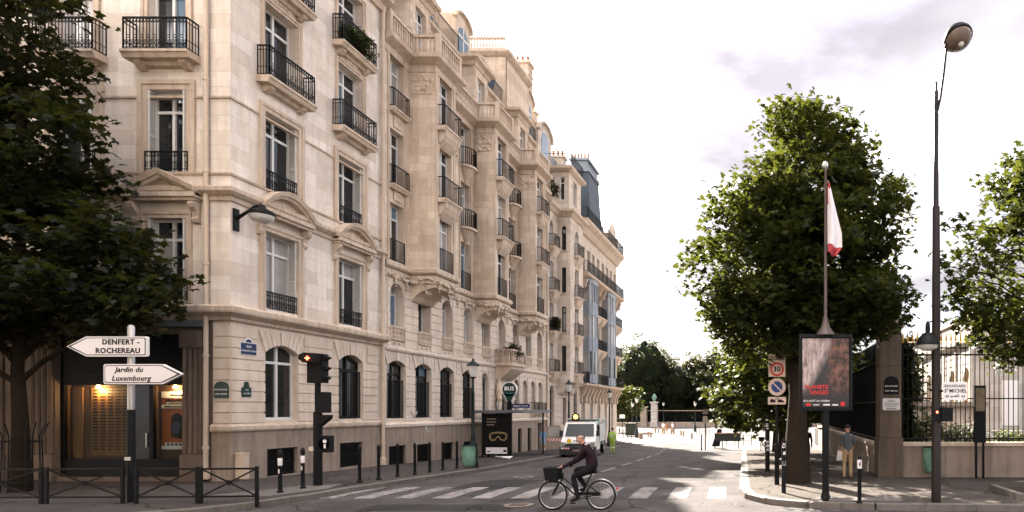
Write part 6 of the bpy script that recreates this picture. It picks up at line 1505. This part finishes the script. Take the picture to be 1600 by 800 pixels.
# ================================================================== white works truck
M['truck_white'] = plain('truck_white', (.70,.70,.69), .3, 0, .06, 3); M['bumper'] = plain('dark_bumper', (.025,.026,.028), .6, 0, .1); M['truck_green'] = plain('truck_green', (.14,.27,.22), .5, 0, .15); M['yellow_badge'] = plain('yellow_badge', (.75,.50,.03), .5, 0, .05)
T = thing('works_truck', 'white works truck parked at the left kerb with an amber arrow light on the roof', 'truck', (-11.35, 38.8, G(40)+ROAD+.0), R(7))
cabm = MB().prof([(0,.42),(-.02,.62),(.02,.95),(.30,1.12),(.62,1.24),(1.30,2.08),(1.5,2.15),(2.3,2.18),(2.36,.42)], -1.02, 1.02)
cabm.v = [(x*(1 if z < 1.25 else 1-.10*(z-1.25)/.9), y + (.10*abs(x)**2 if y < .7 else 0), z) for x, y, z in cabm.v]
put(cabm, 'cab', M['truck_white'], T, smooth=35)
put(MB().add([(-.86,.70,1.29),(.86,.70,1.29),(.80,1.235,2.03),(-.80,1.235,2.03)], [(0,1,2,3)]), 'windscreen', M['glass_screen'], T)
put(MB().box(-1.05,1.05,-.14,.5,.22,.66), 'bumper', M['bumper'], T); put(MB().box(-.72,.72,-.05,.05,.70,.86), 'grille', M['bumper'], T)
for sg in (-1, 1):
    put(MB().prism([(sg*.60,.72),(sg*.98,.76),(sg*1.0,.98),(sg*.74,.92)] if sg > 0 else [(-.74,.92),(-1.0,.98),(-.98,.76),(-.60,.72)], -.02, .14), 'headlight', M['glass_curtain'], T)
    put(MB().box(min(sg*.45,sg*.95),max(sg*.45,sg*.95),-.155,-.141,.54,.63), 'warning_stripe', M['white'], T)
    rs = MB()
    for k in range(4): a = sg*.5+sg*.11*k; rs.prism([(a,.545),(a+.05,.545),(a+.09,.625),(a+.04,.625)], -.162, -.156)
    put(rs, 'red_chevron', M['red'], T)
put(MB().add([(.12,.699,1.295),(.80,.699,1.295),(.74,1.20,1.99),(.28,1.20,1.99)], [(0,1,2,3)]), 'windscreen_reflection', M['glass_curtain'], T) if False else None
put(MB().box(-.26,.26,-.158,-.141,.40,.51), 'number_plate', M['plinth'], T); pl_ = MB()
put(MB().lathe([(.14,-.01),(.14,.01)], (-.52,.12,1.02), 14, 'y'), 'yellow_badge', M['yellow_badge'], T)
put(MB().box(-.25,-.18,.10,.13,.98,1.08).box(-.13,-.06,.10,.13,.98,1.08).box(-.01,.06,.10,.13,.98,1.08).box(.10,.17,.10,.13,.98,1.08), 'bonnet_lettering', M['navy'], T)
for sg in (-1, 1):
    put(MB().box(min(sg*1.0,sg*1.2),max(sg*1.0,sg*1.2),.72,.84,1.28,1.62), 'mirror', M['bumper'], T)
    for y in (.62, 4.4):
        w = put(MB().lathe([(.18,-.11),(.33,-.11),(.35,-.07),(.35,.07),(.33,.11),(.18,.11)], (0,0,0), 20, 'x'), 'wheel', M['black'], T, (sg*.90, y, .35)); link('rim', MB().lathe([(.2,-.115),(.2,.115)], n=14, axis='x').mesh('rim', M['steel']), w)
put(MB().add([(.955,1.0,1.30),(.955,2.2,1.30),(.925,2.2,1.98),(.935,1.40,1.98)], [(0,1,2,3)]).add([(1.03,1.0,1.30),(1.03,2.2,1.30),(.99,2.2,1.98),(.99,1.42,1.98)], [(0,1,2,3)]), 'side_window', M['glass_dark'], T)
# open nearside door, standing across the pavement
dr = put(MB().prism([(-.98,.48),(0,.48),(0,1.18),(-.18,1.95),(-.85,1.95),(-.98,1.75)], 0, .06), 'open_door', M['plinth'], T, (-1.04, 1.0, 0), 0.0)
link('door_window', MB().prism([(-.88,1.24),(-.14,1.24),(-.26,1.84),(-.82,1.84),(-.88,1.74)], -.012, .072).mesh('door_window', M['glass_curtain']), dr)
link('door_stripe', MB().box(-.95,-.05,-.012,-.002,.98,1.14).mesh('door_stripe', M['white']), dr); rs = MB()
for k in range(5): a = -.92+.18*k; rs.prism([(a,.985),(a+.09,.985),(a+.15,1.135),(a+.06,1.135)], -.018, -.013)
link('red_chevron', rs.mesh('red_chevron', M['red']), dr)
# roof arrow light, load bed and frame
put(MB().box(-.85,.85,1.45,1.75,2.18,2.26), 'roof_bar', M['bumper'], T); pn = put(MB().prism([(-.62,2.26),(-.10,2.26),(-.16,2.62),(-.36,2.74),(-.56,2.62)], 1.5, 1.58), 'arrow_panel', M['bumper'], T)
link('amber_light', MB().ring((-.36,1.49,2.47),.10,.03,12,6).ball((-.36,1.49,2.47),.05,8,5).mesh('amber_light', M['lamp_amber']), pn)
put(MB().box(-.95,.95,2.5,5.6,.62,.78), 'load_bed', M['bumper'], T); put(MB().box(-.93,.93,2.55,5.5,.78,2.05), 'load_cover', M['truck_green'], T)
for x in (-.98, .98):
    for y in (2.48, 4.0, 5.55): put(MB().box(x-.04,x+.04,y-.04,y+.04,.62,2.35), 'frame_post', M['truck_white'], T)
    put(MB().bar((x,2.45,2.32),(x,5.6,2.32),.07), 'frame_rail', M['truck_white'], T)
put(MB().box(-1.0,-.55,2.44,2.52,.8,2.3).box(.55,1.0,2.44,2.52,.8,2.3).box(-.55,.55,2.44,2.52,2.15,2.3), 'headboard', M['truck_green'], T)
put(MB().box(.975,.99,2.6,4.9,.85,2.0), 'side_panel', M['truck_white'], T)

# ================================================================== pigeons
M['pigeon'] = plain('pigeon_feather', (.42,.42,.45), .7, 0, .5, 40)
def pigeon(label, loc, rz, fly):
    o = thing('pigeon', label, 'bird', loc, rz); o.scale = (.5,)*3; a = .55 if fly else .12
    put(MB().ball((0,0,0),.075,10,6,(1.0,1.7,.95)).ball((0,.14,.075),.038,8,5).lathe([(.012,.17),(.002,.205)], (0,0,.0), 5, 'y').tube([(0,.07,.02),(0,.13,.06)], [.05,.034], 8), 'body', M['pigeon'], o, smooth=60)
    for sg in (-1, 1): put(MB().add([(sg*.05,.07,.02),(sg*.05,-.08,.02),(sg*(.34 if fly else .10),-.14,a if fly else -.02),(sg*(.40 if fly else .09),-.02,a if fly else .02),(sg*(.22 if fly else .08),.08,a*.8 if fly else .04)], [(0,1,2,3,4)]), 'wing', M['pigeon'], o)
    put(MB().add([(-.04,-.10,0),(.04,-.10,0),(.06,-.24,-.02),(-.06,-.24,-.02)], [(0,1,2,3)]), 'tail', M['hair_dark'], o)
    if not fly: put(MB().tube([(-.02,.01,-.06),(-.02,.02,-.14)], .006, 5).tube([(.02,.01,-.06),(.02,.02,-.14)], .006, 5), 'foot', M['terracotta'], o)
pigeon('pale pigeon settling on the ledge below the barred windows', (LX+.45, 30.0, 1.85), R(60), True)
pigeon('pigeon flying low before the plinth of the long house', (LX+1.2, 29.9, 1.15), R(20), True)
pigeon('pigeon landing on the bus shelter roof', (-15.2, 36.5, 2.80+G(36)), R(-60), True)

# ================================================================== the square and the park at the street end
tag(put(MB().box(-70,70,0,60,-.2,.13), 'park_ground', M['footway_right'], loc=(0,134,G(134)+ROAD)), kind='structure')
pw = dwarf_wall('park_wall', 'low stone wall under the park railings beyond the square', -32, 134, 44, 0, G(134), .75)
pr = thing('park_railings', 'long dark park railings with pale top rail beyond the square', 'railing', (-32, 134, G(134)+.75))
for z, m_n in ((.1,'iron'),(2.35,'tan_rail')): put(MB().box(0,44,-.04,.04,z,z+.14), 'rail', M[m_n] if m_n in M else M['pipe'], pr)
bb = MB()
for i in range(200): bb.bar((i*.22,0,0),(i*.22,0,2.7),.035)
tag(put(bb, 'bars', M['iron'], pr), kind='stuff')
def gate_pier(label, x, y, h, mat, urn):
    o = thing('park_gate_pier', label, 'pillar', (x, y, G(y)), 0, 'park gate piers')
    put(MB().box(-.75,.75,-.75,.75,-.2,.6).box(-.6,.6,-.6,.6,.6,h-.5).box(-.8,.8,-.8,.8,h-.5,h-.2), 'shaft', M[mat], o)
    for i in range(5): put(MB().box(-.63,.63,-.63,.63,.8+i*(h-1.6)/5,.8+(i+.8)*(h-1.6)/5), 'stone_block', M[mat], o)
    if urn: put(MB().lathe([(.35,h-.2),(.2,h),(.5,h+.5),(.55,h+.8),(.3,h+.95),(.35,h+1.1),(.1,h+1.4)], n=10), 'urn', M['urn'] if 'urn' in M else M['zinc'], o, smooth=50)
gate_pier('white park gate pier topped by an urn at the street end', -22.6, 131, 5.2, 'white_wall', True); gate_pier('plain stone park pier at the right end of the park railings', -3.9, 133, 4.0, 'trim', False); gate_pier('dim stone pier left of the white gate pier', -25.2, 133.5, 4.2, 'plinth', False)
far = [(-26.5,142,15.5,6.0,'leaf_far','tall bright green tree rising behind the blue bay house'), (-19.6,141,10.8,3.6,'leaf_dark','dark clipped round-topped tree behind the white gate pier'), (-23.0,148,12.8,4.4,'leaf_dark','dark tree between the tall bright tree and the clipped one'),
       (-15.8,146,12.6,3.8,'leaf_rust','rusty brown leaved tree among the park trees'), (-11.5,150,14.0,4.6,'leaf_far','light green tree topping the middle of the park edge'), (-8.4,141,8.3,2.9,'leaf_dark','small dark clipped dome tree at the park edge'),
       (-13.2,140,9.0,3.0,'leaf_dark','dark tree below the rusty one at the park railings'), (-4.5,147,13.5,4.8,'leaf_dark','dark park tree partly behind the chestnut row'), (1.5,150,13,5.0,'leaf_dark','dark park tree behind the chestnut row at right'), (-9.5,156,13.5,5.0,'leaf_far','pale green park tree far behind the small clipped dome tree'), (-31,150,14,5.5,'leaf_dark','dark park tree showing beside the blue bay house')]
for i, (x, y, h, r, mt, lb) in enumerate(far):
    clip = 'clipped' in lb; h *= 1.31; r *= 1.1
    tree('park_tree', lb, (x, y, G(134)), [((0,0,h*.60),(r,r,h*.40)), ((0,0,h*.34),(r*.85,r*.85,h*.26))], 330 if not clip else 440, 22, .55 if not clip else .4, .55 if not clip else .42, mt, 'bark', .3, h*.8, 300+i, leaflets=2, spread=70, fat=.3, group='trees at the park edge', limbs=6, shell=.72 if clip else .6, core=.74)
tree('park_tree', 'sunny yellow green tree at the foot of the blue bay house', (-21.5, 100, G(100)), [((0,0,4.6),(2.5,2.5,2.6))], 170, 20, .4, .36, 'leaf_bright', 'bark', .2, 5.2, 411, leaflets=3, spread=100, fat=.3, limbs=6)
# one far wood closing the view
g_ = np.random.default_rng(9); n_ = 26000
wd_ = leaf_cloud('park_wood', np.stack([g_.uniform(-60,30,n_), 160+g_.normal(size=n_)*2.0, G(134)+np.abs(g_.uniform(0,13.5,n_))*(1+.12*np.sin(g_.uniform(0,40,n_)))], 1), .8, 'leaf_dark', None, 9, 2, 70, .35); wd_['label'] = 'far dark mass of park trees closing the view'; wd_['category'] = 'wood'
tag(put(MB().box(-65,35,161,163,G(134)-.2,G(134)+11.5), 'park_thicket', M['earth_green']), kind='stuff', label='dark thicket behind the park trees', cat='wood')
# lamps, bollards, signs and people in the square
for lb, x, y, h in (('lantern post standing left of its taller pair in the square', -18.2, 88, 4.4), ('nearer tall lantern post of the pair on the square', -16.0, 80, 4.9), ('lantern post right of the white gate pier', -19.0, 120, 4.8), ('lantern post in the middle of the square', -11.0, 101, 4.6), ('lantern post before the small clipped tree', -9.0, 118, 5.2)): lantern(lb, x, y, h)
sb_ = MB().lathe([(.12,0),(.12,.5),(.15,.55),(.13,.68),(.02,.74)], n=8).mesh('post', M['plinth'], 40)
for i, (px, py) in enumerate([(1013,681),(1017,682),(1024,675),(1029,675),(1035,676),(1038,676),(1049,677),(1053,677),(1064,679),(1068,680),(1081,684),(979,675),(968,674),(1003,684),(1000,684)]):
    Y = 3388/(py-640) if False else (2200+1188)/(py-640)*1.0; X = (px-1195)*Y/1000
    o = thing('square_bollard', 'small stone bollard out on the sunlit square', 'bollard', (X, Y, G(Y)+ROAD), 0, 'stone bollards on the square'); link('post', sb_, o)
def simple_sign(label, x, y, h, parts):
    o = thing('square_sign_post', label, 'road sign', (x, y, G(y))); put(MB().tube([(0,0,-.1),(0,0,h)], .05, 8), 'pole', M['iron'], o)
    for (z, w, hh, m_) in parts: put(MB().box(-w/2,w/2,-.07,-.05,z,z+hh), 'plate', M[m_], o)
simple_sign('dark signal post with small round heads on the island kerb', -4.65, 50, 3.1, [(2.7,.4,.4,'pillar'),(2.0,.35,.55,'plinth')]); simple_sign('small pale sign on a post at left of the square', -19.6, 88, 2.8, [(2.2,.7,.5,'white')])
o = thing('bollard', 'black bollard at the foot of the island signal post', 'bollard', (-4.95, 50, G(50)), 0); link('post', bm_, o)
hb = thing('island_notice_board', 'long grey board on legs standing on the island kerb', 'notice board', (-3.0, 52, G(52)))
put(MB().box(-1.05,1.05,-.05,.05,.55,1.15), 'board', M['bumper'], hb); put(MB().box(-1.1,1.1,-.07,.07,1.15,1.22), 'top_rail', M['terracotta'], hb)
for x in (-1.05,-.45,.85): put(MB().box(x-.035,x+.035,-.04,.04,-.05,1.2), 'leg', M['iron'], hb)
mb_ = thing('leaning_board', 'dark tilted display stand beside the long grey board', 'notice board', (-4.0, 53, G(53)))
put(MB().add([(-.4,0,.1),(.25,0,.1),(.45,0,1.5),(.1,0,1.55),(-.4,.3,.1),(.25,.3,.1),(.45,.3,1.5),(.1,.3,1.55)], [(0,1,2,3),(7,6,5,4),(0,4,5,1),(1,5,6,2),(2,6,7,3),(3,7,4,0)]), 'panel', M['black'], mb_)
figure('person', 'small figure in blue seated by the long grey board on the island', (-3.8, 54.2, G(54)-.25), R(90), dict(knl=(-.1,.4,.62), anl=(-.1,.38,.3), tol=(-.1,.5,.27), knr=(.1,.4,.62), anr=(.1,.38,.3), tor=(.1,.5,.27), pelvis=(0,0,.7), waist=(0,.02,.85), hil=(-.09,.02,.68), hir=(.09,.02,.68), chest=(0,.05,1.05), nb=(0,.06,1.2), neck=(0,.07,1.27), hl=(0,.09,1.34), hm=(0,.09,1.41), ht=(0,.08,1.48), nose=(0,.19,1.40), earl=(-.092,.08,1.4), earr=(.092,.08,1.4), shl=(-.18,.05,1.16), shr=(.18,.05,1.16), ell=(-.22,.12,.92), elr=(.22,.12,.92), wrl=(-.2,.3,.78), wrr=(.2,.3,.78), hal=(-.19,.36,.76), har=(.19,.36,.76)), dict(top='blue_tee', sleeve='blue_tee', leg='denim', shin='khaki', shoe='shoe'))
for i, (x, y, top, lb) in enumerate(((-14.6,92,'white_cloth','distant pedestrian in white top walking on the square'), (-13.9,91,'terracotta','distant pedestrian in reddish top on the square'), (-13.3,92,'white_cloth','distant pedestrian in white shirt right of the reddish one'))):
    figure('person', lb, (x, y, G(y)+ROAD), R(30*i), dict(knl=(-.09,.1,.5), anr=(.1,-.15,.1), tor=(.1,-.03,.05)), dict(top=top, sleeve=top, leg='khaki', shin='khaki', shoe='shoe'))
# rails of guard fences in the square
def guardrail(label, x0, x1, y, n):
    o = thing('guard_rail', label, 'barrier', ((x0+x1)/2, y, G(y)), 0, 'guard rails on the square'); a = (x1-x0)/2
    for i in range(n+1): put(MB().box(-a+2*a*i/n-.03,-a+2*a*i/n+.03,-.03,.03,-.1,1.0), 'post', M['iron'], o)
    for z in (.95, .5): put(MB().bar((-a,0,z),(a,0,z),.04), 'rail', M['iron'], o)
guardrail('dark guard rail by the pair of lanterns', -17.8, -15.3, 76, 5); guardrail('thin guard rail behind the island notice board', -4.2, -1.2, 58, 4); guardrail('guard rail in the middle distance of the square', -9.2, -7.4, 86, 4)
sh_ = thing('news_kiosk', 'dark green kiosk beside the pair of lanterns', 'kiosk', (-17.6, 84, G(84)))
put(MB().box(-.6,.6,-.5,.5,0,1.5), 'cabin', M['iron_green'], sh_); put(MB().box(-.72,.72,-.6,.6,1.5,1.62), 'roof', M['iron'], sh_)
# parked bicycle silhouettes near the last chestnut
pb2 = clone(bk, (-.1, 46.5, G(46.5)), R(75), 'parked bicycle leaning under the last chestnut tree')

# ================================================================== unseen house and plane trees added to cut sky light on the shop corner
for i_, (x_, y_) in enumerate(((-29.5, 16.6), (-27.0, 3.0), (-18.5, 2.2))):
    pt = bpy.data.objects['plane_tree']; clone(pt, (x_, y_, 0), R(70+80*i_), ['dark plane tree further along the shop pavement', 'plane tree on the pavement across the side street, farther left', 'plane tree on the pavement across the side street, nearer right'][i_])  # tree copies out of view, added to shade the shop front
OH = thing('opposite_apartment_house', 'stone apartment house across the side street from the corner house', 'building', (-20, -4, 0))
OF = Fac(OH, 0, -4, R(180))
ow = [(20+(-14+3.2*i), 1.2, z, z+2.2, 0) for i in range(11) for z in (1.2, 5.2, 8.8, 12.4, 16.0)]
wall(OF, 'wall', 3.5, 40, -1, 20, ow, M['stoneD'], .3)
for c, w, a, b, r in ow: OF.put(MB().box(-.6,.6,0,.05,0,2.2), 'window', M['glass_dark'], c, a, -.26)
put(MB().box(-20,16.4,-11,-.4,-1,20), 'inner_wall', M['stoneD'], OH); put(MB().prof([(-10.5,20),(-.3,20),(-2.4,24),(-9,24)], -20, 16.4), 'roof', M['slate'], OH)
# ================================================================== plants on balconies, patches on the road
for k, (x, y, z, r, lb) in enumerate(((LX+.25, 26.1, 16.72, (.5,.85,.42), 'leafy potted plants filling the top balcony of the corner house'), (LX+.75, 41.1, 5.2, (.5,.8,.62), 'dark green plants on the carved porch balcony'), (LX+.2, 50.0, 18.9, (.5,1.3,.7), 'dark shrubs on the terrace of the turreted house'), (LX+.35, 50.75, 8.5, (.3,.5,.5), 'small plant on a balcony of the turreted house'))):
    shrub('balcony_plant', lb, (x, y, z), r, 60, .13, 'leaf_dark' if k else 'leaf_far', 500+k, per=16, cl=.16, group='plants on balconies', cat='plant')
for k, (x, y, w, l, m_) in enumerate(((-8.6, 20.6, 1.9, 3.4, 'asphalt_new'), (-4.3, 22.5, 1.3, 6.0, 'asphalt_old'), (-7.7, 15.2, 3.6, 1.0, 'asphalt_new'), (-2.6, 28, 1.4, 9, 'asphalt_old'))):
    rows = [[(x-w/2+rnd.uniform(-.04,.04), yy, G(yy)+ROAD+.0025), (x+w/2+rnd.uniform(-.04,.04), yy, G(yy)+ROAD+.0025)] for yy in [y-l/2+l*j/6 for j in range(7)]]
    sheet('road_patch', rows, M[m_])
for k, (x, y, lb) in enumerate(((-6.0, 15.6, 'round iron manhole cover in front of the crossing beside the cyclist'), (-8.9, 23.6, 'round iron manhole cover beyond the crossing in the left lane'))):
    o = thing('manhole_cover', lb, 'manhole cover', (x, y, G(y)+ROAD)); put(MB().lathe([(.40,-.02),(.40,.006),(.37,.008)], n=28), 'frame', M['iron'], o); put(MB().lathe([(.34,-.02),(.34,.010)], n=28), 'lid', M['plinth'], o)
    for j in range(5): put(MB().box(-.22,.22,-.20+j*.09,-.165+j*.09,.009,.014), 'rib', M['iron'], o)
# ================================================================== fallen leaves and scraps
g_ = np.random.default_rng(21); n_ = 420
lx = np.concatenate([g_.uniform(-14,-9,n_), g_.uniform(-4,5,n_//2)]); ly = np.concatenate([g_.uniform(13.2,24,n_), g_.uniform(14,24,n_//2)])
hz = []
for a, b in zip(lx, ly):
    road = (a > -11.9 and a < -.5) or b < 14.3
    hz.append(G(b)+(ROAD if road else 0)+.012)
fl_ = leaf_cloud('fallen_leaves', np.stack([lx, ly, np.array(hz)], 1), .06, 'leaf_rust', None, 22, 3, 120, .28, up=6.0); fl_['label'] = 'scattered dry leaves on kerb and road'; fl_['category'] = 'leaves'
